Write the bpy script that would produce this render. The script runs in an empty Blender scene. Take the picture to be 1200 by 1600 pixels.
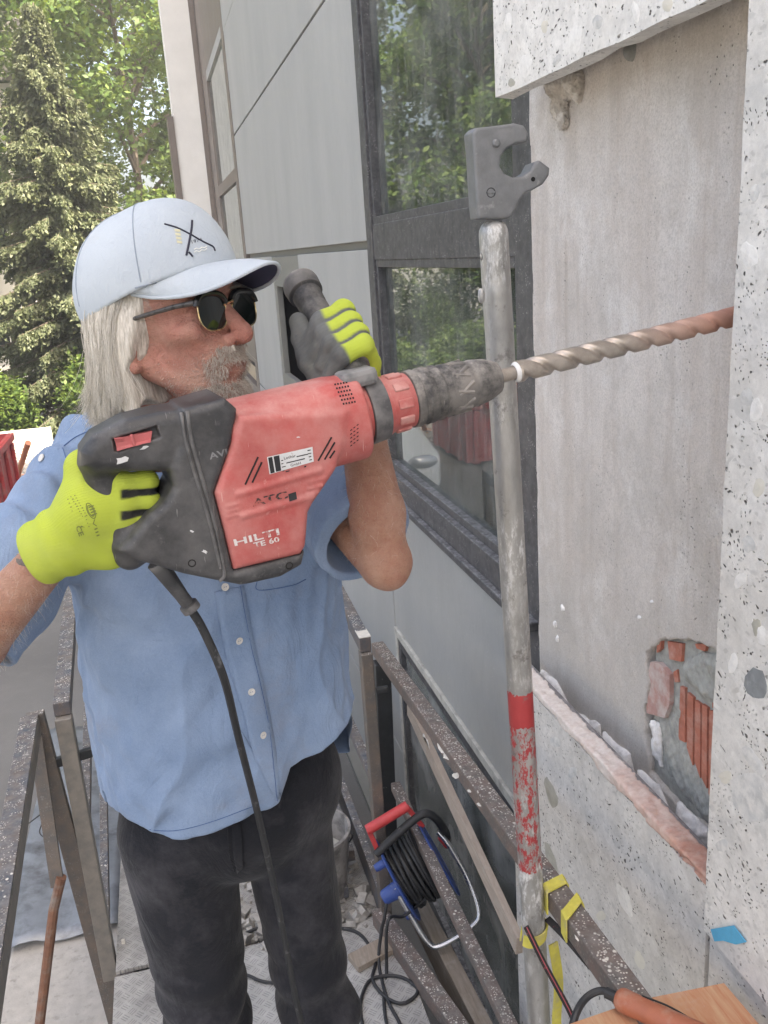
import bpy, bmesh, math, random
import numpy as np
from mathutils import Vector, Matrix
from mathutils.bvhtree import BVHTree
random.seed(7); rng = np.random.default_rng(7)
SC = bpy.context.scene
COL = SC.collection
# ---------------------------------------------------------------- camera
F = 1400.0; H = 2.2                     # focal length in pixels of the 1200x1600 photograph, eye height above the deck
_d = np.array([(230-600)/F, -(415-800)/F, -1.0]); _d /= np.linalg.norm(_d)
_u = -np.array([300/F, -4630/F, -1.0]); _u -= _d*_u.dot(_d); _u /= np.linalg.norm(_u)
R = np.array([np.cross(_d, _u), _d, _u])  # camera -> world; the facade runs along +Y, faces -X
CAM = np.array([0, 0, H])
cd = bpy.data.cameras.new('camera'); cam = bpy.data.objects.new('camera', cd); COL.objects.link(cam)
cd.sensor_fit = 'VERTICAL'; cd.sensor_height = 24.0; cd.lens = 24.0*F/1600; cd.clip_start = 0.05; cd.clip_end = 400
M4 = Matrix.Identity(4)
for i in range(3):
    for j in range(3): M4[i][j] = R[i][j]
M4.translation = Vector(CAM); cam.matrix_world = M4
SC.camera = cam
# ---------------------------------------------------------------- light
SUN_DIR = Vector((0.42, -0.40, 0.81)).normalized()     # towards the sun: high, behind the building, which shades the platform
SC.world = bpy.data.worlds.new('World'); SC.world.use_nodes = True
nt = SC.world.node_tree; nt.nodes.clear()
sky = nt.nodes.new('ShaderNodeTexSky'); sky.sky_type = 'NISHITA'; sky.sun_disc = False
sky.sun_elevation = math.asin(SUN_DIR.z); sky.sun_rotation = math.atan2(SUN_DIR.x, SUN_DIR.y)
sky.air_density = 0.7; sky.dust_density = 7.0; sky.ozone_density = 0.3
bg = nt.nodes.new('ShaderNodeBackground'); bg.inputs[1].default_value = 0.15
wo = nt.nodes.new('ShaderNodeOutputWorld')
nt.links.new(sky.outputs[0], bg.inputs[0]); nt.links.new(bg.outputs[0], wo.inputs[0])
sl = bpy.data.lights.new('sun', 'SUN'); sl.energy = 4.0; sl.angle = math.radians(0.6); sl.color = (1.0, 0.95, 0.87)
sun = bpy.data.objects.new('sun', sl); COL.objects.link(sun)
sun.rotation_euler = SUN_DIR.to_track_quat('Z', 'Y').to_euler()
SC.view_settings.view_transform = 'Standard'; SC.view_settings.look = 'None'
SC.view_settings.gamma = 1.0; SC.view_settings.exposure = 2.4
SC.view_settings.use_curve_mapping = False
SC.view_settings.use_white_balance = True; SC.view_settings.white_balance_temperature = 7500; SC.view_settings.white_balance_tint = 8
SC.cycles.max_bounces = 8; SC.cycles.use_denoising = True
# ---------------------------------------------------------------- pixel -> place
def ray(px, py): return R @ np.array([(px-600)/F, -(py-800)/F, -1.0])
def atY(px, py, Y): v = ray(px, py); return CAM + v*(Y/v[1])
def atX(px, py, X): v = ray(px, py); return CAM + v*(X/v[0])
def atZ(px, py, Z): v = ray(px, py); return CAM + v*((Z-H)/v[2])
def proj(p):
    c = R.T @ (np.asarray(p, float)-CAM); return np.array([600+F*c[0]/-c[2], 800-F*c[1]/-c[2]])
# ---------------------------------------------------------------- materials
class NT:
    def __init__(s, name):
        s.m = bpy.data.materials.new(name); s.m.use_nodes = True
        s.t = s.m.node_tree; s.b = s.t.nodes['Principled BSDF']; s.out = s.t.nodes['Material Output']
        s.co = s.n('ShaderNodeTexCoord').outputs['Object']
    def n(s, ty, **kw):
        x = s.t.nodes.new(ty)
        for k, v in kw.items(): setattr(x, k, v)
        return x
    def l(s, a, b): s.t.links.new(a, b)
    def mapping(s, scale=(1,1,1), rot=(0,0,0), loc=(0,0,0), src=None):
        x = s.n('ShaderNodeMapping'); x.inputs['Scale'].default_value = scale; x.inputs['Rotation'].default_value = rot
        x.inputs['Location'].default_value = loc
        s.l(src or s.co, x.inputs['Vector']); return x.outputs[0]
    def noise(s, scale, detail=4, rough=0.55, vec=None, dist=0.0):
        x = s.n('ShaderNodeTexNoise'); x.inputs['Scale'].default_value = scale; x.inputs['Detail'].default_value = detail
        x.inputs['Roughness'].default_value = rough; x.inputs['Distortion'].default_value = dist
        s.l(vec or s.co, x.inputs['Vector']); return x.outputs['Fac']
    def vor(s, scale, vec=None, feature='F1', rnd=1.0, out='Distance'):
        x = s.n('ShaderNodeTexVoronoi'); x.feature = feature; x.inputs['Scale'].default_value = scale
        x.inputs['Randomness'].default_value = rnd
        s.l(vec or s.co, x.inputs['Vector']); return x.outputs[out]
    def ramp(s, fac, stops, interp='LINEAR'):
        x = s.n('ShaderNodeValToRGB'); x.color_ramp.interpolation = interp; e = x.color_ramp.elements
        while len(e) < len(stops): e.new(0.5)
        for q, (p, c) in zip(e, stops):
            q.position = p; c = (c, c, c) if not hasattr(c, '__len__') else c; q.color = (*c[:3], 1)
        s.l(fac, x.inputs[0]); return x.outputs[0]
    def mix(s, fac, a, b, blend='MIX'):
        x = s.n('ShaderNodeMix', data_type='RGBA', blend_type=blend)
        for v, i in ((fac, 0), (a, 6), (b, 7)):
            if hasattr(v, 'is_linked') or hasattr(v, 'links'): s.l(v, x.inputs[i])
            elif hasattr(v, '__len__'): x.inputs[i].default_value = (*v[:3], 1)
            else: x.inputs[i].default_value = v
        return x.outputs[2]
    def math(s, op, a, b=0.0, c=None):
        x = s.n('ShaderNodeMath', operation=op)
        for i, v in enumerate((a, b) if c is None else (a, b, c)):
            if hasattr(v, 'links'): s.l(v, x.inputs[i])
            else: x.inputs[i].default_value = v
        return x.outputs[0]
    def sep(s, src=None):
        x = s.n('ShaderNodeSeparateXYZ'); s.l(src or s.co, x.inputs[0]); return x.outputs
    def attr(s, name): x = s.n('ShaderNodeAttribute'); x.attribute_name = name; return x.outputs['Color']
    def bump(s, h, dist=0.002, strength=1.0, nrm=None):
        x = s.n('ShaderNodeBump'); x.inputs['Distance'].default_value = dist; x.inputs['Strength'].default_value = strength
        s.l(h, x.inputs['Height'])
        if nrm: s.l(nrm, x.inputs['Normal'])
        return x.outputs[0]
    def fin(s, col=None, rough=0.6, metal=0.0, nrm=None, spec=0.5, **kw):
        for v, k in ((col, 'Base Color'), (rough, 'Roughness'), (metal, 'Metallic'), (nrm, 'Normal'), (spec, 'Specular IOR Level')):
            if v is None: continue
            if hasattr(v, 'links'): s.l(v, s.b.inputs[k])
            elif hasattr(v, '__len__'): s.b.inputs[k].default_value = (*v[:3], 1)
            else: s.b.inputs[k].default_value = v
        for k, v in kw.items(): s.b.inputs[k].default_value = v
        return s.m
def plain(name, c, rough=0.6, metal=0.0, var=0.18, scale=30, bump=0.0, spec=0.5, dirt=None, dscale=14, dpos=(0.5, 0.72)):
    """one colour with uneven tone, fine relief and, if asked, worn-on dirt or dust patches"""
    s = NT(name); a = tuple(v*(1-var) for v in c); b = tuple(min(1, v*(1+var)) for v in c)
    nz = s.noise(scale, 6, 0.6); col = s.ramp(nz, [(0.25, a), (0.75, b)])
    if dirt:
        dm = s.ramp(s.noise(dscale, 8, 0.65), [(dpos[0], 0), (dpos[1], 1)]); col = s.mix(dm, col, dirt)
    nrm = s.bump(s.noise(scale*6, 5, 0.6), 0.001, bump) if bump else None
    return s.fin(col, s.ramp(nz, [(0.2, max(0, rough-0.1)), (0.8, min(1, rough+0.1))]), metal, nrm, spec)
# ---------------------------------------------------------------- objects
def props(o, label=None, cat=None, group=None, kind=None):
    for k, v in (('label', label), ('category', cat), ('group', group), ('kind', kind)):
        if v: o[k] = v
    return o
def empty(name, loc, label, cat, group=None):
    o = bpy.data.objects.new(name, None); COL.objects.link(o); o.location = Vector(loc); o.empty_display_size = 0.05
    return props(o, label, cat, group)
def obj(name, me, mat, par=None, smooth=False):
    """mesh given in world coordinates, linked as one object under its thing"""
    o = bpy.data.objects.new(name, me); COL.objects.link(o)
    for m in (mat if isinstance(mat, (list, tuple)) else [mat]):
        if m is not None: me.materials.append(m)
    if smooth: me.polygons.foreach_set('use_smooth', [True]*len(me.polygons))
    if par is not None:
        o.parent = par
        if par.type == 'EMPTY': o.matrix_parent_inverse = Matrix.Translation(-par.location)
    return o
def raw(V, Fc):
    me = bpy.data.meshes.new('m'); V = np.asarray(V, float)
    me.from_pydata(V.tolist(), [], [list(map(int, f)) for f in Fc]); me.update(); return me
def rawquads(V, Q):
    """fast path for big all-quad meshes"""
    me = bpy.data.meshes.new('m'); V = np.asarray(V, np.float32); Q = np.asarray(Q, np.int32); k = Q.shape[1]
    me.vertices.add(len(V)); me.vertices.foreach_set('co', V.ravel())
    me.loops.add(Q.size); me.loops.foreach_set('vertex_index', Q.ravel())
    me.polygons.add(len(Q)); me.polygons.foreach_set('loop_start', np.arange(0, Q.size, k, dtype=np.int32))
    me.update(calc_edges=True); me.validate(); return me
def vcol(me, cols, name='tint'):
    a = me.color_attributes.new(name, 'FLOAT_COLOR', 'POINT'); c = np.ones((len(me.vertices), 4), np.float32)
    c[:, :3] = cols; a.data.foreach_set('color', c.ravel()); return me
class MB:
    """collects simple shapes in world coordinates; build() links them as one mesh"""
    def __init__(s): s.v = []; s.f = []
    def add(s, V, Fc):
        o = len(s.v); s.v += [tuple(map(float, p)) for p in V]; s.f += [tuple(i+o for i in f) for f in Fc]; return s
    def box(s, lo, hi, bev=0.0):
        lo = np.array(lo, float); hi = np.array(hi, float); lo, hi = np.minimum(lo, hi), np.maximum(lo, hi)
        return s.obox((lo+hi)/2, np.eye(3), (hi-lo)/2, bev)
    def obox(s, c, ax, h, bev=0.0):
        bm = bmesh.new(); bmesh.ops.create_cube(bm, size=2)
        for v in bm.verts: v.co = Vector((v.co.x*h[0], v.co.y*h[1], v.co.z*h[2]))
        if bev > 0: bmesh.ops.bevel(bm, geom=bm.edges[:], offset=min(bev, 0.45*2*min(h)), segments=2, affect='EDGES', profile=0.5)
        bm.verts.index_update(); ax = np.array(ax, float); c = np.array(c, float)
        V = [c + v.co.x*ax[0] + v.co.y*ax[1] + v.co.z*ax[2] for v in bm.verts]; Fc = [[v.index for v in f.verts] for f in bm.faces]
        bm.free(); return s.add(V, Fc)
    def bar(s, p, q, w, h, up=(0, 0, 1), bev=0.002, ext=0.0):
        p = np.array(p, float); q = np.array(q, float); d = q-p; L = np.linalg.norm(d); d /= L
        sd = np.cross(d, up); sd /= np.linalg.norm(sd); u2 = np.cross(sd, d)
        return s.obox((p+q)/2, [d, sd, u2], [L/2+ext, w/2, h/2], bev)
    def tube(s, P, r, n=10, cap=True, rs=None, closed=False):
        P = np.array(P, float); m = len(P); T = np.gradient(P, axis=0) if not closed else (np.roll(P, -1, 0)-np.roll(P, 1, 0))
        T /= np.linalg.norm(T, axis=1)[:, None]+1e-12
        ref = np.array([0, 0, 1.0]) if abs(T[0][2]) < 0.9 else np.array([1.0, 0, 0])
        a = np.cross(T[0], ref); a /= np.linalg.norm(a); V = []; o = len(s.v)
        for i in range(m):
            a = a - T[i]*a.dot(T[i]); a /= np.linalg.norm(a)+1e-12; b = np.cross(T[i], a); rr = rs[i] if rs is not None else r
            for k in range(n):
                t = 2*math.pi*k/n; V.append(P[i]+rr*(math.cos(t)*a+math.sin(t)*b))
        Fc = []
        for i in range(m if closed else m-1):
            i2 = (i+1) % m
            for k in range(n): k2 = (k+1) % n; Fc.append((i*n+k, i*n+k2, i2*n+k2, i2*n+k))
        if cap and not closed: Fc += [tuple(range(n))[::-1], tuple((m-1)*n+k for k in range(n))]
        return s.add(V, Fc)
    def lathe(s, c, ax, prof, n=40, cap=True):
        """prof: (distance along ax, radius)"""
        ax = np.array(ax, float); ax /= np.linalg.norm(ax); ref = np.array([0, 0, 1.0]) if abs(ax[2]) < 0.9 else np.array([1.0, 0, 0])
        a = np.cross(ax, ref); a /= np.linalg.norm(a); b = np.cross(ax, a); V = []; Fc = []; m = len(prof)
        for d, r in prof:
            for k in range(n): t = 2*math.pi*k/n; V.append(np.array(c)+d*ax+r*(math.cos(t)*a+math.sin(t)*b))
        for i in range(m-1):
            for k in range(n): k2 = (k+1) % n; Fc.append((i*n+k, i*n+k2, (i+1)*n+k2, (i+1)*n+k))
        if cap: Fc += [tuple(range(n))[::-1], tuple((m-1)*n+k for k in range(n))]
        return s.add(V, Fc)
    def prism(s, poly, off):
        """closed polygon of 3-D points swept by the vector off"""
        n = len(poly); P = [np.array(p, float) for p in poly]; off = np.array(off, float)
        V = P+[p+off for p in P]; Fc = [tuple(range(n))[::-1], tuple(range(n, 2*n))]+[(i, (i+1) % n, (i+1) % n+n, i+n) for i in range(n)]
        return s.add(V, Fc)
    def mesh(s, fix=True):
        me = raw(s.v, s.f)
        if fix:
            bm = bmesh.new(); bm.from_mesh(me); bmesh.ops.recalc_face_normals(bm, faces=bm.faces[:]); bm.to_mesh(me); bm.free()
        return me
    def build(s, name, mat, par=None, smooth=False):
        o = obj(name, s.mesh(), mat, par, smooth)
        if smooth: smooth_angle(o.data)
        return o
def smooth_angle(me, ang=35):
    """smooth shading with sharp edges kept where faces meet at more than ang degrees"""
    me.polygons.foreach_set('use_smooth', [True]*len(me.polygons))
    bm = bmesh.new(); bm.from_mesh(me)
    for e in bm.edges:
        if len(e.link_faces) == 2 and e.calc_face_angle(0) > math.radians(ang): e.smooth = False
    bm.to_mesh(me); bm.free()
def curvepts(P, n=8):
    """Catmull-Rom through P"""
    P = np.array(P, float); Q = np.vstack([2*P[0]-P[1], P, 2*P[-1]-P[-2]]); out = []
    for i in range(1, len(Q)-2):
        for t in np.linspace(0, 1, n, endpoint=False):
            a, b, c, d = Q[i-1:i+3]
            out.append(0.5*((2*b)+(c-a)*t+(2*a-5*b+4*c-d)*t*t+(3*b-a-3*c+d)*t**3))
    out.append(P[-1]); return np.array(out)
# ---------------------------------------------------------------- signed-distance modelling
def smin(a, b, k): h = np.clip(0.5+0.5*(b-a)/k, 0, 1); return b+(a-b)*h-k*h*(1-h)
def smax(a, b, k): return -smin(-a, -b, k)
def sph(p, c, r): return np.linalg.norm(p-np.array(c), axis=1)-r
def ell(p, c, r, M=None):
    q = p-np.array(c)
    if M is not None: q = q @ np.array(M).T
    r = np.array(r); k0 = np.linalg.norm(q/r, axis=1); k1 = np.linalg.norm(q/(r*r), axis=1)+1e-9; return k0*(k0-1)/k1
def cone(p, a, b, ra, rb):
    a = np.array(a, float); b = np.array(b, float); ba = b-a; q = p-a; h = np.clip(q @ ba/ba.dot(ba), 0, 1)
    return np.linalg.norm(q-h[:, None]*ba, axis=1)-(ra+(rb-ra)*h)
def poly2(x, y, P):
    P = np.array(P, float); n = len(P); d = np.full(x.shape, 1e9); s = np.ones(x.shape)
    for i in range(n):
        a = P[i]; b = P[i-1]; e = b-a; wx = x-a[0]; wy = y-a[1]; t = np.clip((wx*e[0]+wy*e[1])/(e.dot(e)+1e-15), 0, 1)
        d = np.minimum(d, (wx-e[0]*t)**2+(wy-e[1]*t)**2)
        c1 = y >= a[1]; c2 = y < b[1]; c3 = e[0]*wy > e[1]*wx
        s = np.where((c1 & c2 & c3) | (~c1 & ~c2 & ~c3), -s, s)
    return s*np.sqrt(d)
def extr(d2, w, hw, r):
    a = d2+r; b = np.abs(w)-hw+r
    return np.minimum(np.maximum(a, b), 0)+np.hypot(np.maximum(a, 0), np.maximum(b, 0))-r
_wc = {}
def wob(p, f, seed=0):
    """cheap smooth pseudo-noise in about -1..1"""
    if (f, seed) not in _wc:
        r = np.random.default_rng(seed); L = []
        for k in range(5): d = r.normal(size=3); d /= np.linalg.norm(d); L.append((d*f*(0.6+0.9*r.random()), r.random()*6.28, r.normal(size=3)*f*0.5))
        _wc[(f, seed)] = L
    o = 0.0
    for d, ph, e in _wc[(f, seed)]: o = o+np.sin(p @ d+ph+0.8*np.sin(p @ e))
    return o/3
def surf(f, lo, hi, h, B=10, newton=1, cull=1.6):
    """sparse surface nets of the zero set of f inside the box"""
    lo = np.array(lo, float); hi = np.array(hi, float); nb = np.ceil((hi-lo)/(h*B)).astype(int)
    G = np.stack(np.meshgrid(*[np.arange(n) for n in nb], indexing='ij'), -1).reshape(-1, 3)
    cen = lo+(G+0.5)*B*h; dv = np.concatenate([f(c) for c in np.array_split(cen, max(1, len(cen)//200000))])
    G = G[np.abs(dv) < cull*0.87*B*h]
    N = nb*B+2; key = lambda c: (c[..., 0]+1)*(N[1]+2)*(N[2]+2)+(c[..., 1]+1)*(N[2]+2)+(c[..., 2]+1)
    I = np.stack(np.meshgrid(*[np.arange(B+1)]*3, indexing='ij'), -1)
    KV = []; PV = []; QF = []
    E = [(0, 1, 2), (1, 2, 0), (2, 0, 1)]
    for ch in np.array_split(G, max(1, len(G)//60)):
        if not len(ch): continue
        idx = ch[:, None, None, None, :]*B+I; P = lo+idx*h
        v = f(P.reshape(-1, 3)).reshape(P.shape[:-1]); ins = v < 0
        S = lambda i, j, k: (slice(None), slice(i, B+i), slice(j, B+j), slice(k, B+k))
        cnt = sum(ins[S(i, j, k)].astype(np.int8) for i in (0, 1) for j in (0, 1) for k in (0, 1))
        m = (cnt > 0) & (cnt < 8)
        if m.any():
            cv = {(i, j, k): v[S(i, j, k)][m] for i in (0, 1) for j in (0, 1) for k in (0, 1)}
            acc = np.zeros((m.sum(), 3)); n = np.zeros(m.sum())
            for a in cv:
                for ax in range(3):
                    if a[ax] == 0:
                        b = list(a); b[ax] = 1; va = cv[a]; vb = cv[tuple(b)]; x = (va < 0) != (vb < 0)
                        t = np.where(x, va/(va-vb+1e-20), 0); pt = np.array(a, float)+np.zeros((len(t), 3)); pt[:, ax] = t
                        acc += pt*x[:, None]; n += x
            ci = idx[:, :B, :B, :B][m]; KV.append(key(ci)); PV.append(lo+(ci+acc/n[:, None])*h)
        own = idx[:, :B, :B, :B]; v0 = ins[:, :B, :B, :B]
        for ax, b1, b2 in E:
            st = [0, 0, 0]; st[ax] = 1; v1 = ins[S(*st)]; x = v0 != v1
            if not x.any(): continue
            c = own[x]; o1 = np.zeros(3, int); o1[b1] = 1; o2 = np.zeros(3, int); o2[b2] = 1
            q = np.stack([key(c), key(c-o1), key(c-o1-o2), key(c-o2)], 1); fl = v0[x]; q[~fl] = q[~fl][:, ::-1]; QF.append(q)
    KV = np.concatenate(KV); PV = np.concatenate(PV); Q = np.concatenate(QF); KV, u = np.unique(KV, return_index=True); PV = PV[u]
    ii = np.clip(np.searchsorted(KV, Q), 0, len(KV)-1); ok = (KV[ii] == Q).all(1); Q = ii[ok]
    for _ in range(newton):
        g = grad(f, PV); d = f(PV); PV = PV-np.clip(d, -h, h)[:, None]*g
    return PV, Q
def grad(f, P, e=4e-4):
    g = np.stack([f(P+np.eye(3)[i]*e)-f(P-np.eye(3)[i]*e) for i in range(3)], 1)/(2*e); return g/(np.linalg.norm(g, axis=1)[:, None]+1e-9)
def solid(name, f, lo, hi, h, mat, par=None, tint=None, **kw):
    V, Q = surf(f, lo, hi, h, **kw); me = rawquads(V, Q); _BV[f] = BVHTree.FromPolygons(V.tolist(), Q.tolist())
    if tint is not None: vcol(me, tint(V))
    return obj(name, me, mat, par, True)
_BV = {}
def bvh_of(f):
    return _BV[f] if not isinstance(f, tuple) else None
def march(f, PX, off=0.0):
    """where the sight lines through the photo pixels PX meet the built surface of f (with outward offset)"""
    trees = [_BV[g] for g in (f if isinstance(f, tuple) else (f,))]; PX = np.asarray(PX, float); P = []; N = []; last = None
    for a, b in PX:
        d = Vector(ray(a, b)).normalized(); best = None
        for t in trees:
            h = t.ray_cast(Vector(CAM), d)
            if h[0] is not None and (best is None or h[3] < best[3]): best = h
        if best is None:
            for t in trees:                                   # just past the rim: nearest point
                q = t.find_nearest(Vector(CAM)+d*1.15)
                if q[0] is not None: best = q
        n = np.array(best[1]); n = n if n @ np.array(d) < 0 else -n; P.append(np.array(best[0])+n*off); N.append(n)
    return np.array(P), np.array(N)
def px_grid(poly, n):
    """four pixel corners -> n x m grid of pixels and quads"""
    a, b, c, d = [np.array(q, float) for q in poly]; V = []; Q = []; nu, nv = n
    for i in range(nu+1):
        for j in range(nv+1):
            u = i/nu; v = j/nv; V.append((a*(1-u)+b*u)*(1-v)+(d*(1-u)+c*u)*v)
    for i in range(nu):
        for j in range(nv): k = i*(nv+1)+j; Q.append((k, k+nv+1, k+nv+2, k+1))
    return np.array(V), Q
def patch(name, f, poly, mat, par, n=(6, 3), off=0.0006, thick=0.0):
    V, Q = px_grid(poly, n); P, N = march(f, V, off=off); me = raw(P, Q)
    return obj(name, me, mat, par, True)
_fonts = {}
def text_mesh(s, bold=False):
    """letters as flat 2-D triangles: x 0..w, y 0..1"""
    cu = bpy.data.curves.new('t', 'FONT'); cu.body = s; cu.resolution_u = 2; cu.offset = 0.022 if bold else 0.0
    o = bpy.data.objects.new('t', cu); COL.objects.link(o); dg = bpy.context.evaluated_depsgraph_get(); dg.update()
    me = o.evaluated_get(dg).to_mesh(); V = np.array([v.co[:2] for v in me.vertices]); Fc = [list(p.vertices) for p in me.polygons]
    o.evaluated_get(dg).to_mesh_clear(); bpy.data.objects.remove(o); bpy.data.curves.remove(cu)
    V[:, 0] -= V[:, 0].min(); V[:, 1] -= V[:, 1].min(); V /= V[:, 1].max(); return V, Fc
def letters(name, s, f, p0, p1, hpx, mat, par, off=0.0009, bold=True, up=None):
    """text from pixel p0 to pixel p1 (baseline), hpx tall, stuck on surface f"""
    V, Fc = text_mesh(s, bold); p0 = np.array(p0, float); p1 = np.array(p1, float); w = V[:, 0].max()
    b = (p1-p0); nrm = np.array([b[1], -b[0]])/np.linalg.norm(b) if up is None else np.array(up, float)
    PX = p0+V[:, :1]/w*b+V[:, 1:2]*hpx*nrm; P, N = march(f, PX, off=off); return obj(name, raw(P, Fc), mat, par)
# ================================================================ materials of the setting
def stone_mat(name, base, tone=1.0, amt=0.42):
    s = NT(name); w = s.mapping((1, 1, 1)); wn = s.n('ShaderNodeTexNoise'); wn.inputs['Scale'].default_value = 9; s.l(s.co, wn.inputs['Vector'])
    wv = s.n('ShaderNodeVectorMath', operation='MULTIPLY_ADD'); wv.inputs[1].default_value = (0.09, 0.09, 0.09); wn.inputs['Detail'].default_value = 5
    s.l(wn.outputs['Color'], wv.inputs[0]); s.l(s.co, wv.inputs[2]); q = wv.outputs[0]
    col = s.ramp(s.noise(16, 8, 0.7), [(0.3, tuple(v*0.8 for v in base)), (0.7, tuple(min(1, v*1.12) for v in base))])
    h = None
    for sc, lim, pal in ((13, 0.42, [(0, (0.47, 0.47, 0.455)), (0.3, (0.78, 0.77, 0.74)), (0.6, (0.60, 0.59, 0.565)), (0.85, (0.84, 0.83, 0.79))]),
                         (38, 0.40, [(0, (0.42, 0.42, 0.40)), (0.35, (0.78, 0.76, 0.72)), (0.7, (0.6, 0.57, 0.52)), (0.9, (0.85, 0.84, 0.8))]),
                         (95, 0.42, [(0, (0.35, 0.34, 0.32)), (0.4, (0.72, 0.7, 0.66)), (0.8, (0.85, 0.83, 0.8))])):
        v = s.n('ShaderNodeTexVoronoi'); v.inputs['Scale'].default_value = sc; s.l(s.mapping((1, 0.7, 1.3), (0.3, 0, 0.2), src=q), v.inputs['Vector']); v.inputs['Randomness'].default_value = 1.0
        m = s.ramp(v.outputs['Distance'], [(lim-0.16, 1), (lim, 0)]); sp = s.n('ShaderNodeSeparateColor'); s.l(v.outputs['Color'], sp.inputs[0])
        pick = s.ramp(sp.outputs[0], [(0.5, 0), (0.55, 1)]); m = s.math('MULTIPLY', m, pick); m = s.math('MULTIPLY', m, amt)
        col = s.mix(m, col, s.ramp(sp.outputs[1], [(p, tuple(x*tone for x in c)) for p, c in pal], 'CONSTANT'))
    pv = s.vor(60, s.mapping((1, 0.8, 1.3), (0.5, 0, 0), src=q)); pm = s.math('MULTIPLY', s.ramp(pv, [(0.14, 1), (0.22, 0)]), s.ramp(s.noise(22, 4), [(0.47, 0), (0.54, 1)]))
    pv2 = s.vor(130, q); pm2 = s.math('MULTIPLY', s.ramp(pv2, [(0.15, 1), (0.24, 0)]), s.ramp(s.noise(30, 4, vec=s.mapping(loc=(3, 1, 2))), [(0.5, 0), (0.58, 1)]))
    col = s.mix(s.ramp(s.noise(55, 9, 0.8), [(0.45, 0), (0.66, 0.5)]), col, tuple(v*0.62 for v in base)); col = s.mix(s.ramp(s.noise(5, 6, 0.65), [(0.5, 0), (0.7, 0.4)]), col, tuple(v*k for v, k in zip(base, (0.78, 0.75, 0.70))))
    pit = s.math('MAXIMUM', pm, pm2); col = s.mix(pit, col, (0.11, 0.10, 0.09))
    hh = s.math('SUBTRACT', s.math('MULTIPLY', s.noise(70, 8, 0.7), 0.35), pit)
    return s.fin(col, 0.72, 0, s.bump(hh, 0.003, 1.0), 0.35)
def plaster_mat():
    s = NT('plaster'); z = s.sep()
    col = s.ramp(s.noise(2.6, 5, 0.6), [(0.3, (0.70, 0.645, 0.60)), (0.7, (0.84, 0.79, 0.745))])
    st = s.noise(3.2, 4, 0.55, s.mapping((1, 2.8, 0.26)), 0.5); col = s.mix(s.ramp(st, [(0.46, 0), (0.70, 0.65)]), col, (0.57, 0.49, 0.43))
    st2 = s.noise(9, 3, 0.5, s.mapping((1, 3.2, 0.14), loc=(0, 3, 0)), 0.3); col = s.mix(s.math('MULTIPLY', s.ramp(st2, [(0.54, 0), (0.68, 0.6)]), s.ramp(s.noise(2.0, 3), [(0.42, 0), (0.6, 1)])), col, (0.50, 0.42, 0.36))
    bl = s.noise(3.4, 9, 0.7, s.mapping((1, 1, 0.8), loc=(4, 2, 7))); col = s.mix(s.ramp(bl, [(0.47, 0), (0.64, 0.6)]), col, (0.55, 0.515, 0.475))
    col = s.mix(s.ramp(s.noise(6, 9, 0.72, s.mapping((1, 1, 0.6), loc=(7, 1, 2))), [(0.52, 0), (0.68, 0.7)]), col, (0.90, 0.875, 0.845))
    lowm = s.n('ShaderNodeMapRange'); lowm.inputs[1].default_value = 1.70; lowm.inputs[2].default_value = 1.15
    s.l(s.math('ADD', z[2], s.math('MULTIPLY', s.math('SUBTRACT', s.noise(4, 7, 0.7), 0.5), 1.3)), lowm.inputs[0]); col = s.mix(s.math('MULTIPLY', lowm.outputs[0], 0.6), col, (0.52, 0.495, 0.455))
    pt = s.math('MULTIPLY', s.ramp(s.vor(95), [(0.1, 1), (0.18, 0)]), s.ramp(s.noise(6, 5, vec=s.mapping((1, 3, 0.6))), [(0.54, 0), (0.62, 1)])); col = s.mix(s.math('MULTIPLY', pt, 0.8), col, (0.2, 0.18, 0.16))
    fine = s.noise(210, 7, 0.8); col = s.mix(s.ramp(fine, [(0.36, 0.55), (0.55, 0)]), col, (0.42, 0.385, 0.35)); col = s.mix(s.ramp(s.noise(45, 7, 0.75), [(0.5, 0), (0.7, 0.35)]), col, (0.46, 0.425, 0.39))
    h = s.math('ADD', s.math('MULTIPLY', fine, 0.6), s.math('SUBTRACT', s.math('MULTIPLY', s.noise(28, 6, 0.65), 1.2), pt)); return s.fin(col, 0.9, 0, s.bump(h, 0.005, 1.0), 0.2)
def splat_mat(name, base, rust, splat=0.52, metal=0.35, rough=0.55):
    """painted or rusty steel spattered with mortar"""
    s = NT(name); n1 = s.noise(22, 8, 0.65); col = s.ramp(n1, [(0.35, base), (0.62, rust)])
    nz = s.n('ShaderNodeNewGeometry'); up = s.sep(nz.outputs['Normal'])[2]
    upm = s.ramp(up, [(0.3, 0.12), (0.9, 1)])
    v1 = s.vor(75, s.mapping((1, 0.9, 1))); v2 = s.vor(170)
    sp = s.math('MAXIMUM', s.math('MULTIPLY', s.ramp(v1, [(0.2, 1), (0.32, 0)]), s.ramp(s.noise(16, 5), [(splat, 0), (splat+0.07, 1)])),
                s.math('MULTIPLY', s.ramp(v2, [(0.24, 1), (0.36, 0)]), s.ramp(s.noise(33, 5, vec=s.mapping(loc=(2, 5, 1))), [(splat-0.06, 0), (splat+0.03, 1)])))
    sp = s.math('MULTIPLY', sp, upm); dust = s.math('MULTIPLY', s.ramp(s.noise(48, 6, 0.7), [(0.4, 0), (0.75, 0.55)]), upm)
    col = s.mix(dust, col, (0.36, 0.34, 0.31)); col = s.mix(sp, col, (0.72, 0.68, 0.62))
    h = s.math('ADD', s.math('MULTIPLY', sp, 1.0), s.math('MULTIPLY', s.noise(120, 5), 0.3))
    return s.fin(col, rough, s.math('MULTIPLY', s.math('SUBTRACT', 1.0, s.math('MAXIMUM', sp, dust)), metal), s.bump(h, 0.002, 0.8), 0.4)
MT = {}
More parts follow.
